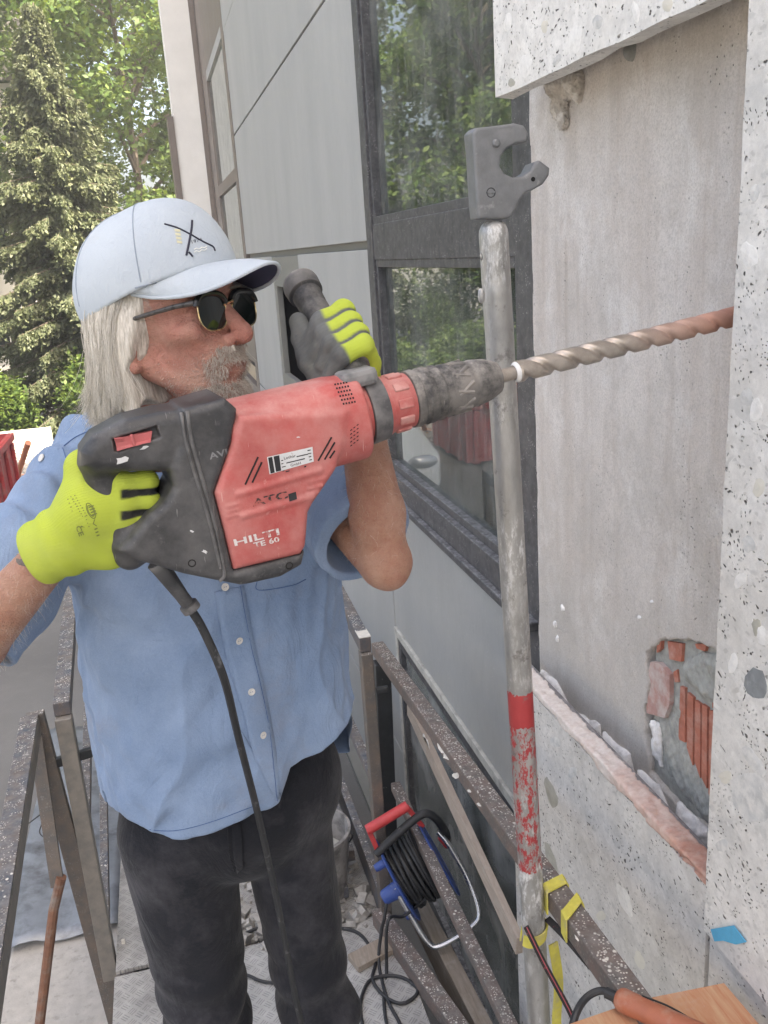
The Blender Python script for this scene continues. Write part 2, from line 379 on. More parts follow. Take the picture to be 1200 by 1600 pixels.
MT['stone_white'] = stone_mat('stone_upper', (0.80, 0.785, 0.75), 1.08, 0.26); MT['stone_grey'] = stone_mat('stone_lower', (0.68, 0.655, 0.62), 0.98, 0.34)
MT['stone_right'] = stone_mat('stone_right', (0.74, 0.72, 0.68), 1.02, 0.42)
MT['plaster'] = plaster_mat()
def panel_mat():
    s = NT('cement_panel'); z = s.sep()
    n = s.noise(2.2, 6, 0.6, s.mapping((1, 1, 0.35))); col = s.ramp(n, [(0.3, (0.345, 0.35, 0.345)), (0.7, (0.41, 0.415, 0.405))])
    col = s.mix(s.ramp(s.noise(60, 6, 0.7, s.mapping((1, 1, 0.3))), [(0.45, 0), (0.8, 0.25)]), col, (0.25, 0.25, 0.24))
    col = s.mix(s.math('MULTIPLY', s.ramp(s.vor(45), [(0.05, 1), (0.1, 0)]), 0.5), col, (0.7, 0.69, 0.66))
    return s.fin(col, 0.62, 0, s.bump(s.noise(180, 4), 0.0006, 0.5), 0.4)
MT['panel'] = panel_mat()
def frame_mat():
    s = NT('dusty_dark_frame'); col = s.ramp(s.noise(14, 7, 0.65), [(0.35, (0.042, 0.042, 0.046)), (0.7, (0.085, 0.084, 0.088))])
    up = s.sep(s.n('ShaderNodeNewGeometry').outputs['Normal'])[2]
    d = s.math('MULTIPLY', s.ramp(s.noise(40, 8, 0.75), [(0.4, 0), (0.7, 0.7)]), s.ramp(up, [(0.1, 0.22), (0.8, 1)]))
    col = s.mix(d, col, (0.42, 0.42, 0.43)); sp = s.math('MULTIPLY', s.ramp(s.vor(150), [(0.16, 1), (0.26, 0)]), s.ramp(s.noise(20, 4), [(0.5, 0), (0.62, 0.8)]))
    col = s.mix(sp, col, (0.5, 0.49, 0.48)); return s.fin(col, 0.5, 0.0, s.bump(s.noise(200, 3), 0.0004, 0.5), 0.4)
MT['frame'] = frame_mat()
def glass_mat(name, dirt=0.12, streak=1.0):
    s = NT(name); s.t.nodes.remove(s.b)
    gl = s.n('ShaderNodeBsdfGlossy'); gl.inputs['Roughness'].default_value = 0.015; gl.inputs['Color'].default_value = (0.93, 0.97, 0.95, 1)
    tr = s.n('ShaderNodeBsdfTransparent'); tr.inputs['Color'].default_value = (0.55, 0.62, 0.60, 1)
    fr = s.n('ShaderNodeFresnel'); fr.inputs['IOR'].default_value = 2.1; mx = s.n('ShaderNodeMixShader'); s.l(fr.outputs[0], mx.inputs[0]); s.l(tr.outputs[0], mx.inputs[1]); s.l(gl.outputs[0], mx.inputs[2])
    df = s.n('ShaderNodeBsdfDiffuse'); df.inputs['Color'].default_value = (0.62, 0.62, 0.6, 1)
    sp = s.math('MULTIPLY', s.ramp(s.vor(110, s.mapping((1, 1, 0.6))), [(0.06, 1), (0.13, 0)]), s.ramp(s.noise(9, 5, 0.7), [(0.5, 0), (0.62, 0.75)]))
    stk = s.math('MULTIPLY', s.ramp(s.noise(16, 4, 0.7, s.mapping((1, 6, 0.25))), [(0.5, 0), (0.72, 1)]), dirt*streak)
    d = s.math('MAXIMUM', sp, s.math('ADD', stk, s.math('MULTIPLY', s.ramp(s.noise(4, 6), [(0.3, 0), (0.8, 1)]), dirt)))
    m2 = s.n('ShaderNodeMixShader'); s.l(d, m2.inputs[0]); s.l(mx.outputs[0], m2.inputs[1]); s.l(df.outputs[0], m2.inputs[2]); s.l(m2.outputs[0], s.out.inputs[0]); return s.m
MT['glass'] = glass_mat('dusty_window_glass', 0.2)
MT['glass_dirt_refl'] = glass_mat('dirt_and_reflection_glass', 0.6, 0.12)  # pale film holds dirt plus the ground's grey reflection as colour
MT['rail'] = splat_mat('spattered_rusty_steel', (0.145, 0.133, 0.125), (0.205, 0.15, 0.13), 0.49)
MT['rail_grey'] = splat_mat('spattered_grey_steel', (0.13, 0.125, 0.12), (0.19, 0.155, 0.13), 0.56)
MT['rail_blue'] = splat_mat('spattered_blue_steel', (0.10, 0.115, 0.14), (0.17, 0.14, 0.125), 0.54)
MT['rail_bare'] = splat_mat('worn_steel_profile', (0.20, 0.19, 0.175), (0.27, 0.245, 0.215), 0.66, 0.3, 0.5)
MT['black_post'] = plain('black_painted_post', (0.028, 0.030, 0.032), 0.4, 0, 0.3, 40, 0.2, dirt=(0.35, 0.34, 0.32), dscale=70, dpos=(0.66, 0.78))
MT['white'] = plain('white_render', (0.78, 0.77, 0.74), 0.8, 0, 0.06, 4, 0.3)
MT['brown_trim'] = plain('brown_grey_trim', (0.20, 0.17, 0.15), 0.5, 0, 0.15, 6)
MT['grey_trim'] = plain('grey_trim', (0.2, 0.2, 0.185), 0.55, 0, 0.12, 10)
MT['pale_trim'] = plain('pale_trim', (0.5, 0.49, 0.45), 0.5, 0, 0.15, 30, dirt=(0.25, 0.24, 0.22))
MT['dark'] = plain('dark_interior', (0.022, 0.021, 0.02), 0.8)
MT['curtain'] = plain('pale_blind', (0.74, 0.78, 0.74), 0.85, 0, 0.06, 5)
MT['mortar'] = plain('grey_mortar', (0.36, 0.365, 0.34), 0.95, 0, 0.25, 60, 1.0, dirt=(0.27, 0.265, 0.25), dscale=40)
MT['mortar_white'] = plain('pale_mortar', (0.84, 0.82, 0.80), 0.9, 0, 0.12, 40, 0.8, dirt=(0.42, 0.40, 0.385), dscale=18)
MT['mortar_brown'] = plain('brownish_mortar', (0.46, 0.42, 0.375), 0.95, 0, 0.3, 70, 1.0, dirt=(0.66, 0.63, 0.59), dscale=30, dpos=(0.5, 0.62)); MT['brick'] = plain('orange_brick', (0.43, 0.155, 0.105), 0.9, 0, 0.2, 50, 0.9, dirt=(0.55, 0.33, 0.27), dscale=26, dpos=(0.48, 0.75))
MT['brick_pale'] = plain('dusty_brick', (0.46, 0.27, 0.235), 0.9, 0, 0.2, 40, 0.9, dirt=(0.56, 0.49, 0.46), dscale=22, dpos=(0.42, 0.62))
MT['slab_edge'] = plain('pink_broken_slab_edge', (0.50, 0.37, 0.325), 0.95, 0, 0.25, 35, 1.0, dirt=(0.46, 0.17, 0.11), dscale=5.5, dpos=(0.52, 0.6))
MT['joint'] = plain('grey_joint_profile', (0.27, 0.255, 0.26), 0.7, 0, 0.25, 30, 0.4, dirt=(0.4, 0.38, 0.37), dscale=30)
MT['foam'] = plain('orange_foam', (0.45, 0.24, 0.08), 0.9, 0, 0.3, 60, 1.0)
MT['gap'] = plain('black_gap', (0.010, 0.010, 0.010), 0.9)
MT['peb_w'] = plain('white_pebble', (0.80, 0.785, 0.75), 0.6, 0, 0.10, 60, 0.4, dirt=(0.62, 0.61, 0.58), dscale=50); MT['peb_g'] = plain('grey_pebble', (0.53, 0.53, 0.515), 0.7, 0, 0.2, 45, 0.6, dirt=(0.70, 0.685, 0.65), dscale=40, dpos=(0.42, 0.62))
MT['peb_d'] = plain('dark_pebble', (0.22, 0.235, 0.24), 0.6, 0, 0.3, 30, 0.4, dirt=(0.38, 0.39, 0.39), dscale=35); MT['peb_y'] = plain('cream_pebble', (0.66, 0.63, 0.55), 0.6, 0, 0.08, 40)
MT['peb_o'] = plain('olive_pebble', (0.40, 0.385, 0.33), 0.6, 0, 0.2, 40, 0.4)
# ================================================================ ground
m = NT('asphalt'); g = m.noise(0.6, 6); gc = m.ramp(g, [(0.3, (0.15, 0.15, 0.148)), (0.7, (0.21, 0.21, 0.205))])
gc = m.mix(m.ramp(m.noise(3, 8, 0.7), [(0.5, 0), (0.75, 0.4)]), gc, (0.28, 0.275, 0.265)); gc = m.mix(m.ramp(m.noise(300, 3), [(0.4, 0.4), (0.6, 0)]), gc, (0.07, 0.07, 0.07))
MT['asphalt'] = m.fin(gc, 0.9, 0, m.bump(m.noise(220, 4), 0.003, 0.6), 0.3)
GZ = -1.0
o = MB().add([(-150, -150, GZ), (150, -150, GZ), (150, 150, GZ), (-150, 150, GZ)], [(0, 1, 2, 3)]).build('ground', MT['asphalt']); props(o, kind='structure')
# ================================================================ the building being repaired
XS, XP, XW = 0.80, 0.92, 0.955        # faces of: stone slabs, plaster behind them, metal and glass facade
bld = empty('office_building', (1.5, 5.0, GZ), 'grey panelled building with half removed pebbled stone cladding beside the worker', 'building')
def rough_slab(name, y0, y1, z0, z1, mat, edge_bot=0.0, edge_top=0.0, n=26, th=0.042, x=XS):
    """stone slab with broken, uneven edges"""
    r = np.random.default_rng(abs(hash(name+str(round(y0, 2)+round(z0, 2)))) % 1000 if False else int(1000*abs(y0)+77*abs(z0)))
    ys = np.linspace(y0, y1, n); jb = np.cumsum(r.normal(size=n))*0.35+r.normal(size=n); jb = (jb-jb.mean())/(abs(jb).max()+1e-6)*edge_bot
    jt = np.cumsum(r.normal(size=n))*0.35+r.normal(size=n); jt = (jt-jt.mean())/(abs(jt).max()+1e-6)*edge_top
    V = []
    for i, yy in enumerate(ys):
        V += [(x, yy, z0+jb[i]), (x, yy, z1+jt[i]), (x+th, yy, z1+jt[i]*0.4+r.normal()*edge_top*0.3), (x+th, yy, z0+jb[i]*0.4+r.normal()*edge_bot*0.3)]
    Fc = []
    for i in range(n-1):
        for k in range(4): k2 = (k+1) % 4; Fc.append((4*i+k, 4*i+k2, 4*i+4+k2, 4*i+4+k))
    Fc += [(0, 1, 2, 3), tuple(4*(n-1)+k for k in (3, 2, 1, 0))]
    return MB().add(V, Fc)
PLY = 2.135                            # far end of the plaster field
ZU, ZL = 2.505, 1.125                  # underside of the upper slab, top of the lower slabs
# plaster wall: a sheet with real thickness and a broken hole that shows brick
hole_px = [(1008, 1020), (1014, 1072), (1006, 1110), (1008, 1160), (1016, 1205), (1024, 1218), (1060, 1262), (1112, 1300), (1136, 1200), (1140, 1060), (1132, 1030), (1112, 1012), (1085, 1002), (1052, 1000), (1030, 1002)]
hole = [atX(px, py, XP)[1:] for px, py in hole_px]
def plaster_f(p):
    d = np.abs(p[:, 0]-(XP+0.025))-0.025+0.0012*wob(p, 30, 3)+0.0005*wob(p, 120, 4)
    hx = poly2(p[:, 1], p[:, 2], hole)+0.004*wob(p, 90, 5)+0.002*wob(p, 260, 6)
    e = np.maximum(p[:, 1]-PLY-0.002*wob(p, 40, 8), -(p[:, 1]-1.02)); low = 0.985-p[:, 2]
    return np.maximum(np.maximum(np.maximum(d, -hx), e), np.maximum(low, p[:, 2]-2.62))
wall = solid('plaster_wall', plaster_f, (XP-0.012, 1.0, 0.96), (XP+0.06, 2.16, 2.64), 0.006, MT['plaster'], bld)
MB().box((XP+0.05, 1.0, 0.2), (XP+0.3, PLY-0.003, 2.7)).build('mortar_backing', MT['mortar'], bld); MB().box((XP+0.013, 1.02, 0.99), (XP+0.0495, 1.55, 1.45)).build('mortar_bed', MT['mortar'], bld)
MB().box((XP+0.002, 0.3, -1.0), (XP+0.3, 1.0, 6.0)).build('masonry_wall', MT['mortar'], bld)
MB().box((XP+0.002, 1.0, 2.7), (XP+0.3, PLY, 6.0)).build('masonry_wall', MT['mortar'], bld); MB().box((XP+0.002, 1.0, -1.0), (XP+0.3, PLY, 0.2)).build('masonry_wall', MT['mortar'], bld)
# bricks showing in the hole (grooved hollow bricks: each rib strip is a piece)
def px_piece(name, poly, x0, x1, mat, par, jit=0.0):
    return MB().prism([atX(a, b, x0) for a, b in poly], (x1-x0, 0, 0)).build(name, mat, par)
strips = [[(1063, 1072), (1070, 1075), (1070, 1160), (1060, 1155)], [(1074, 1082), (1083, 1090), (1082, 1196), (1073, 1168)],
          [(1086, 1094), (1094, 1100), (1094, 1216), (1085, 1190)], [(1097, 1100), (1105, 1106), (1104, 1232), (1096, 1215)],
          [(1108, 1110), (1117, 1112), (1115, 1262), (1107, 1240)], [(1113, 1062), (1121, 1064), (1121, 1108), (1113, 1106)], [(1120, 1112), (1126, 1108), (1118, 1290), (1117, 1262)], [(1126, 1085), (1133, 1088), (1131, 1110), (1126, 1108)]]
for q in strips: px_piece('brick', q, XP+0.007, XP+0.03, MT['brick'], wall)
px_piece('brick', [(1043, 1002), (1066, 1006), (1064, 1034), (1046, 1030)], XP+0.006, XP+0.052, MT['brick'], wall)
px_piece('brick', [(1026, 1004), (1033, 1001), (1032, 1014), (1026, 1020)], XP+0.005, XP+0.052, MT['brick'], wall)
px_piece('brick', [(1086, 1006), (1104, 1006), (1101, 1018), (1088, 1013)], XP+0.006, XP+0.052, MT['brick'], wall)
px_piece('brick', [(1052, 1050), (1058, 1046), (1060, 1066), (1054, 1066)], XP+0.009, XP+0.052, MT['brick'], wall)
px_piece('brick', [(1016, 1034), (1030, 1036), (1046, 1054), (1046, 1100), (1038, 1122), (1010, 1114), (1010, 1066)], XP+0.003, XP+0.052, MT['brick_pale'], wall)
def lump(name, poly, x0, bulge, mat, par, seed):
    pl = [atX(a, b, XP)[1:] for a, b in poly]; pl = np.array(pl); lo = pl.min(0)-0.02; hi = pl.max(0)+0.02
    f = lambda p: np.maximum(poly2(p[:, 1], p[:, 2], pl)+0.004*wob(p, 90, seed), np.abs(p[:, 0]-x0)-bulge*np.clip(-poly2(p[:, 1], p[:, 2], pl)/0.02, 0.05, 1)**0.5+0.0025*wob(p, 110, seed+1)+0.0015*wob(p, 300, seed+2))
    return solid(name, f, (x0-bulge*1.3-0.006, lo[0], lo[1]), (x0+bulge*1.3+0.006, hi[0], hi[1]), 0.003, mat, par)
lump('mortar_lump', [(1068, 1030), (1090, 1018), (1122, 1026), (1132, 1050), (1118, 1070), (1114, 1104), (1096, 1096), (1064, 1066), (1060, 1046)], XP+0.014, 0.013, MT['mortar'], wall, 31)
lump('mortar_lump', [(1022, 1122), (1044, 1112), (1052, 1070), (1062, 1078), (1060, 1152), (1074, 1170), (1084, 1200), (1108, 1252), (1116, 1292), (1100, 1292), (1064, 1248), (1036, 1210), (1028, 1180)], XP+0.015, 0.009, MT['mortar'], wall, 41)
lump('mortar_lump', [(1012, 1128), (1030, 1132), (1028, 1200), (1014, 1180)], XP+0.010, 0.009, MT['mortar_white'], wall, 45)
# blob of setting mortar under the upper slab
def blob(p):
    c = atX(885, 140, XP-0.008); d = ell(p, c+np.array([0, 0, 0.012]), (0.034, 0.045, 0.036)); d = smin(d, ell(p, atX(876, 170, XP-0.004), (0.026, 0.03, 0.028)), 0.015)
    d = smin(d, ell(p, atX(882, 188, XP-0.002), (0.018, 0.014, 0.018)), 0.01); d = smin(d, ell(p, atX(905, 130, XP), (0.02, 0.02, 0.03)), 0.012); return d+0.006*wob(p, 110, 11)+0.0040*np.abs(wob(p, 260, 12))-0.003+0.0018*wob(p, 600, 13)
c = atX(885, 150, XP); solid('mortar_blob', blob, c-0.09, c+0.09, 0.0022, MT['mortar_brown'], wall)
c2 = atX(988, 78, XP); solid('mortar_blob', lambda p: ell(p, c2, (0.018, 0.012, 0.02))+0.003*wob(p, 150, 14), c2-0.04, c2+0.04, 0.003, MT['mortar'], wall)
for k, (a, b, ry, rz) in enumerate(((880, 950, 0.007, 0.010), (868, 975, 0.006, 0.009), (872, 998, 0.005, 0.010), (1000, 965, 0.004, 0.004), (1020, 940, 0.003, 0.003))):
    c3 = atX(a, b, XP); solid('mortar_crumb', lambda p: ell(p, c3, (0.006, ry*1.6, rz))+0.0012*wob(p, 400, 20+k), c3-0.025, c3+0.025, 0.0025, MT['mortar_white'], wall)
# cladding slabs
up = rough_slab('stone_slab', 0.3, 2.045, ZU, 3.7, MT['stone_white'], 0.006).build('stone_slab', MT['stone_white'], bld)
Vr = []; zs = np.linspace(1.03, 2.9, 60); r_ = np.random.default_rng(5); ej = np.cumsum(r_.normal(size=60))*0.0009; ej = np.clip(ej-ej.mean(), -0.006, 0.006)+r_.normal(size=60)*0.0006
for i, zz in enumerate(zs): Vr += [(XS-0.012, 0.2, zz), (XS-0.012, 1.128+ej[i], zz), (XS+0.032, 1.120+ej[i]*0.5, zz), (XS+0.032, 0.2, zz)]
right = MB().add(Vr, [(4*i+k, 4*i+(k+1) % 4, 4*i+4+(k+1) % 4, 4*i+4+k) for i in range(59) for k in range(4)]+[(3, 2, 1, 0), tuple(4*59+k for k in range(4))]).build('stone_slab', MT['stone_right'], bld)
low = rough_slab('stone_slab', 1.145, 2.05, -0.2, ZL-0.020, MT['stone_grey'], 0.0, 0.003, 40).build('stone_slab', MT['stone_grey'], bld)
low2 = rough_slab('stone_slab', 0.2, 1.132, -0.2, 1.022, MT['stone_grey'], 0.0, 0.005).build('stone_slab', MT['stone_grey'], bld)
# broken pink upper edge of the lower slab and the joint profile behind it
def f_edge(p):
    y, z = p[:, 1], p[:, 2]-ZL; x = p[:, 0]-XS; d = extr(np.maximum(np.abs(x-0.022)-0.026, np.abs(z+0.022)-0.032), p[:, 1]*0-0.5, 1.0, 0.0); d = np.maximum(np.abs(x-0.019)-0.022, np.abs(z+0.028)-0.028)
    d = smax(d, 0.72*(z-0.004)-0.69*(x-0.004)-0.004+0.004*wob(p, 26, 81), 0.006); d = d+0.0020*wob(p, 40, 82)+0.0016*np.abs(wob(p, 120, 83))+0.0016*wob(p, 330, 84)
    d = smax(d, -(x+0.0015+0.0012*wob(p, 150, 85))-0.10*np.clip(-0.028-z+0.008*wob(p, 30, 86), -0.05, 0.05)*0-0.0005, 0.002); low_ = (-0.015+0.010*wob(p*np.array([0, 1, 0]), 18, 87)+0.005*wob(p, 70, 88))-z; d = np.maximum(d, np.where(x < 0.0035, low_*0.8, -1))
    return np.maximum(d, np.maximum(1.142-y, y-2.052))
def edge_mat():
    s = NT('broken_slab_edge'); x, y, z = s.sep(); col = s.ramp(s.noise(60, 7, 0.7), [(0.3, (0.62, 0.53, 0.48)), (0.7, (0.80, 0.745, 0.70))]); mr = s.n('ShaderNodeMapRange'); mr.inputs[1].default_value = 1.62; mr.inputs[2].default_value = 1.25; s.l(s.math('ADD', y, s.math('MULTIPLY', s.math('SUBTRACT', s.noise(14, 6, 0.7), 0.5), 0.7)), mr.inputs[0])
    col = s.mix(s.math('MULTIPLY', mr.outputs[0], 0.85), col, s.ramp(s.noise(50, 6), [(0.3, (0.44, 0.17, 0.11)), (0.75, (0.58, 0.38, 0.30))])); return s.fin(col, 0.95, 0, s.bump(s.noise(160, 6, 0.7), 0.002, 0.8), 0.2)
solid('broken_edge', f_edge, (XS-0.012, 1.13, ZL-0.07), (XS+0.06, 2.06, ZL+0.03), 0.0034, edge_mat(), low)
MB().bar((XS+0.068, 0.9, 1.068), (XS+0.068, 2.13, 1.068), 0.032, 0.034, bev=0.011).build('joint_profile', MT['joint'], bld, True)
MB().box((XS+0.086, 0.9, 0.95), (XP+0.004, 2.13, 1.028), 0.002).build('joint_bed', MT['mortar'], bld)
# pale mortar dabs along the foot of the plaster
for k, q in enumerate(([(847, 1045), (870, 1062), (888, 1098), (880, 1102), (850, 1072)], [(905, 1112), (938, 1132), (942, 1160), (930, 1160), (905, 1130)], [(945, 1142), (985, 1178), (990, 1206), (978, 1208), (948, 1172)],
                       [(1000, 1200), (1030, 1226), (1048, 1268), (1044, 1290), (1004, 1240)], [(1062, 1252), (1108, 1298), (1110, 1330), (1094, 1324), (1060, 1284)])):
    lump('mortar_dab', q, XP-0.002, 0.016, MT['mortar_white'], wall, 60+3*k)
# pebbles that can be told apart in the stone
def pebble(px, py, rx, ry, ang, X, mat, par, seed):
    r = np.random.default_rng(seed); c = atX(px, py, X); n = 14; a = math.radians(ang); t = np.linspace(0, 2*math.pi, n, endpoint=False)
    rr = 1+0.30*r.normal(size=n); rr = (rr+np.roll(rr, 1)+np.roll(rr, -1))/3
    P = [(px+rx*math.cos(q)*k*math.cos(a)-ry*math.sin(q)*k*math.sin(a), py+rx*math.cos(q)*k*math.sin(a)+ry*math.sin(q)*k*math.cos(a)) for q, k in zip(t, rr)]
    O = [atX(x, y, X+0.001) for x, y in P]; I = [c+(p-c)*0.88-np.array([0.0012, 0, 0]) for p in O]
    MB().add(O+I+[c-np.array([0.0014, 0, 0])], [(i, (i+1) % n, n+(i+1) % n, n+i) for i in range(n)]+[(n+i, n+(i+1) % n, 2*n) for i in range(n)]).build('pebble', mat, par)
XR = XS-0.012
for k, (a, b, rx, ry, an, mt, pr, X) in enumerate(((1176, 1250, 40, 30, 60, 'peb_g', right, XR), (1186, 1066, 19, 26, -10, 'peb_d', right, XR), (1190, 990, 10, 24, -25, 'peb_w', right, XR), (1182, 980, 9, 20, -10, 'peb_o', right, XR), (1146, 1036, 7, 18, 5, 'peb_w', right, XR),
        (1180, 1190, 26, 10, 50, 'peb_g', right, XR), (1128, 1320, 10, 12, 0, 'peb_g', right, XR), (1135, 1215, 12, 10, 30, 'peb_y', right, XR), (1170, 400, 12, 20, 0, 'peb_w', right, XR), (1182, 640, 10, 22, 10, 'peb_w', right, XR), (1168, 620, 9, 16, 0, 'peb_g', right, XR), (1188, 760, 10, 16, 0, 'peb_y', right, XR), (1172, 850, 12, 14, 0, 'peb_g', right, XR), (1158, 905, 8, 14, 0, 'peb_w', right, XR), (1180, 300, 9, 14, 0, 'peb_g', right, XR),
        (976, 1404, 11, 34, -22, 'peb_w', low, XS), (862, 1240, 9, 26, -20, 'peb_o', low, XS), (862, 1345, 7, 34, -18, 'peb_o', low, XS), (895, 1207, 7, 12, 20, 'peb_g', low, XS), (940, 1430, 8, 9, 0, 'peb_y', low, XS), (1000, 1500, 8, 16, -20, 'peb_y', low, XS), (870, 1160, 10, 8, 30, 'peb_g', low, XS),
        (900, 62, 13, 24, 8, 'peb_w', up, XS), (822, 100, 12, 20, 10, 'peb_w', up, XS), (995, 18, 7, 20, -10, 'peb_w', up, XS), (852, 40, 9, 16, 0, 'peb_y', up, XS), (935, 32, 8, 13, 20, 'peb_g', up, XS), (795, 35, 8, 18, 0, 'peb_w', up, XS), (1045, 8, 9, 10, 0, 'peb_y', up, XS), (870, 95, 6, 10, 30, 'peb_g', up, XS), (800, 128, 6, 8, 0, 'peb_o', up, XS))):
    pebble(a, b, rx, ry, an, X, MT[mt], pr, 100+k)
# ---- dark gap with foam between plaster and window frame
MB().box((XP+0.03, PLY+0.001, 0.2), (XP+0.12, PLY+0.024, 4)).build('gap_seal', MT['gap'], bld)
for zc, hz in ((2.47, 0.035), (2.43, 0.02), (1.62, 0.02), (1.50, 0.03), (1.44, 0.02)): MB().box((XP+0.012, PLY+0.001, zc-hz), (XP+0.03, PLY+0.009, zc+hz), 0.003).build('foam_strip', MT['foam'], bld)
# ---- window bay
YL, YR = 3.98, PLY+0.025                 # window element ends
fd = 0.06
def fr_box(b, y0, y1, z0, z1, x0=XW-0.015, x1=XW+fd, bev=0.003): return b.box((x0, y0, z0), (x1, y1, z1), bev)
win = MB(); fr_box(win, YR, YR+0.135, 0.2, 4.2); fr_box(win, YL-0.10, YL, 1.16, 4.2); fr_box(win, YR+0.135, YL-0.10, 2.160, 2.305, XW-0.009)
fr_box(win, YR+0.135, YL-0.10, 1.165, 1.255, XW-0.03)
wf = win.build('window_frame', MT['frame'], bld)
def sash(y0, y1, z0, z1, t=0.045):
    s = MB(); x0, x1 = XW-0.004, XW+0.05
    s.box((x0, y0, z0), (x1, y0+t, z1), 0.002).box((x0, y1-t, z0), (x1, y1, z1), 0.002).box((x0, y0+t, z0), (x1, y1-t, z0+t), 0.002).box((x0, y0+t, z1-t), (x1, y1-t, z1), 0.002)
    s.build('sash', MT['frame'], wf)
    MB().box((XW+0.026, y0+t-0.006, z0+t-0.006), (XW+0.03, y1-t+0.006, z1-t+0.006)).build('pane', MT['glass'], wf)
sash(YR+0.135, YL-0.10, 2.305, 4.2, 0.03); sash(YR+0.135, YL-0.10, 1.255, 2.160, 0.03)
MB().box((XW-0.05, YR+0.02, 1.135), (XW+0.04, YL, 1.164), 0.004).build('window_sill', MT['frame'], bld)
for z in (2.33, 1.3): MB().box((XW+0.002, YR+0.13, z-0.01), (XW+0.004, YR+0.14, z)).build('hinge', MT['frame'], wf)
# the room behind the glass, with a pale blind
MB().box((XW+2.5, YR-0.5, 1.0), (XW+2.6, 16, 4.5)).box((XW+0.06, YR-0.5, 4.3), (XW+2.6, 16, 4.4)).box((XW+0.1, YR, 1.0), (XW+2.6, YL+12, 1.12)).box((XW+0.3, YR-0.01, 1.0), (XW+2.6, YR, 4.4)).build('room', MT['dark'], bld)
cu = MB(); P = [(XW+0.11+0.012*math.sin(k*1.9), 2.72+k*0.03) for k in range(39)]
cu.add([(x, y, z) for x, y in P for z in (1.3, 4.2)], [(2*i, 2*i+1, 2*i+3, 2*i+2) for i in range(len(P)-1)]).build('window_blind', MT['curtain'], bld)
# ---- cement panels
def panel(y0, y1, z0, z1, x=XW, par=bld, mat='panel'): return MB().box((x, y0, z0), (x+0.03, y1, z1), 0.003).build('facade_panel', MT[mat], par)
Z1, Z2 = 2.243, 3.33
panel(YL+0.006, 9.2, Z1, Z2-0.008); panel(YL+0.006, 9.2, Z2+0.008, 5.6)
panel(YL+0.006, 6.02, 0.98, 2.205); panel(YL+0.006, 9.2, -0.3, 0.965)
panel(7.35, 9.2, 0.98, 2.205); panel(YR+0.02, YL-0.012, 0.425, 1.132); panel(YL+0.006, 9.2, -1.0, -0.31)
MB().box((XW+0.035, YL, -1.0), (XW+0.06, 9.25, 1.1)).box((XW+0.035, YL, 2.2), (XW+0.06, 9.25, 5.6)).build('joint_backing', MT['grey_trim'], bld)
MB().box((XW+0.05, YL, 4.25), (XW+0.4, 9.2, 7.0)).box((XW-0.002, PLY, 4.22), (XW+0.4, 12.28, 12)).build('shade_wall', MT['panel'], bld)  # wall above the panels, carried up out of view to shade the platform
MB().box((XS, -14.0, 3.71), (XW+0.4, PLY, 12)).build('shade_wall', MT['stone_white'], bld); MB().box((XS+0.05, -14.0, -1.0), (XW+0.4, 0.19, 3.70)).build('shade_wall', MT['stone_white'], bld)  # unseen walls added to keep the sun off the platform
# open hopper window between the panels
ow = MB(); ow.box((XW+0.004, 6.02, 1.98), (XW+0.05, 7.35, 2.20), 0.003).box((XW+0.004, 7.22, 1.30), (XW+0.05, 7.35, 1.98), 0.003).box((XW+0.004, 6.02, 1.10), (XW+0.05, 7.35, 1.30), 0.003); ow.build('window_surround', MT['grey_trim'], bld)
MB().box((XW+0.3, 5.9, 1.0), (XW+0.32, 9.0, 2.3)).box((XW+0.05, 7.36, 1.0), (XW+0.3, 7.38, 2.3)).build('room', MT['dark'], bld)
MB().box((XW+0.1, 6.3, 1.3), (XW+0.12, 6.34, 1.98)).build('blind_rail', MT['grey_trim'], bld)
# narrow strip window, further along
sw = MB(); sw.box((XW-0.005, 9.21, -1), (XW+0.05, 9.42, 5.6)).box((XW-0.004, 11.6, -1), (XW+0.05, 12.28, 5.6))
for z0, z1 in ((-1, 0.9), (1.16, 1.42), (2.94, 3.06), (4.32, 5.6)): sw.box((XW-0.003, 9.42, z0), (XW+0.05, 11.6, z1))
sw = sw.build('strip_window', MT['brown_trim'], bld)
for z0, z1 in ((1.42, 2.94), (3.06, 4.32)): MB().box((XW+0.02, 9.42, z0), (XW+0.024, 11.6, z1)).build('pane', MT['glass'], sw)
# white end pier
def pier_x(px, py): return atY(px, py, 12.3)[0]
fin = MB(); fin.box((0.55, 12.29, -1.0), (XW+0.4, 12.7, 12.0)).build('end_pier', MT['white'], bld)
MB().box((0.475, 12.27, -1.0), (0.549, 12.75, 3.95)).build('pier_edge_trim', MT['brown_trim'], bld)
MB().box((XW-0.07, 12.262, -1.0), (XW-0.01, 12.289, 12.0)).build('pier_edge_trim', MT['brown_trim'], bld)
# lower window with pale trim, behind the railing
MB().box((XW-0.012, YR+0.02, 0.385), (XW+0.04, YL-0.02, 0.424), 0.003).build('trim_strip', MT['pale_trim'], bld)
MB().box((XW-0.010, YL-0.06, -0.95), (XW+0.04, YL-0.02, 0.384), 0.003).build('trim_strip', MT['pale_trim'], bld)
lf = MB().box((XW-0.004, YL-0.10, -0.95), (XW+0.05, YL-0.062, 0.384)).box((XW-0.004, YR+0.02, 0.335), (XW+0.05, YL-0.10, 0.384)).box((XW-0.004, YR+0.02, -0.95), (XW+0.05, YL-0.1, -0.88)).build('lower_window_frame', MT['frame'], bld)
MB().box((XW+0.02, YR+0.02, -0.88), (XW+0.026, YL-0.10, 0.335)).build('pane', MT['glass_dirt_refl'], lf)
MB().box((XW+0.12, YR, -0.95), (XW+0.14, YL, 0.4)).build('lower_blind', MT['curtain'], bld)
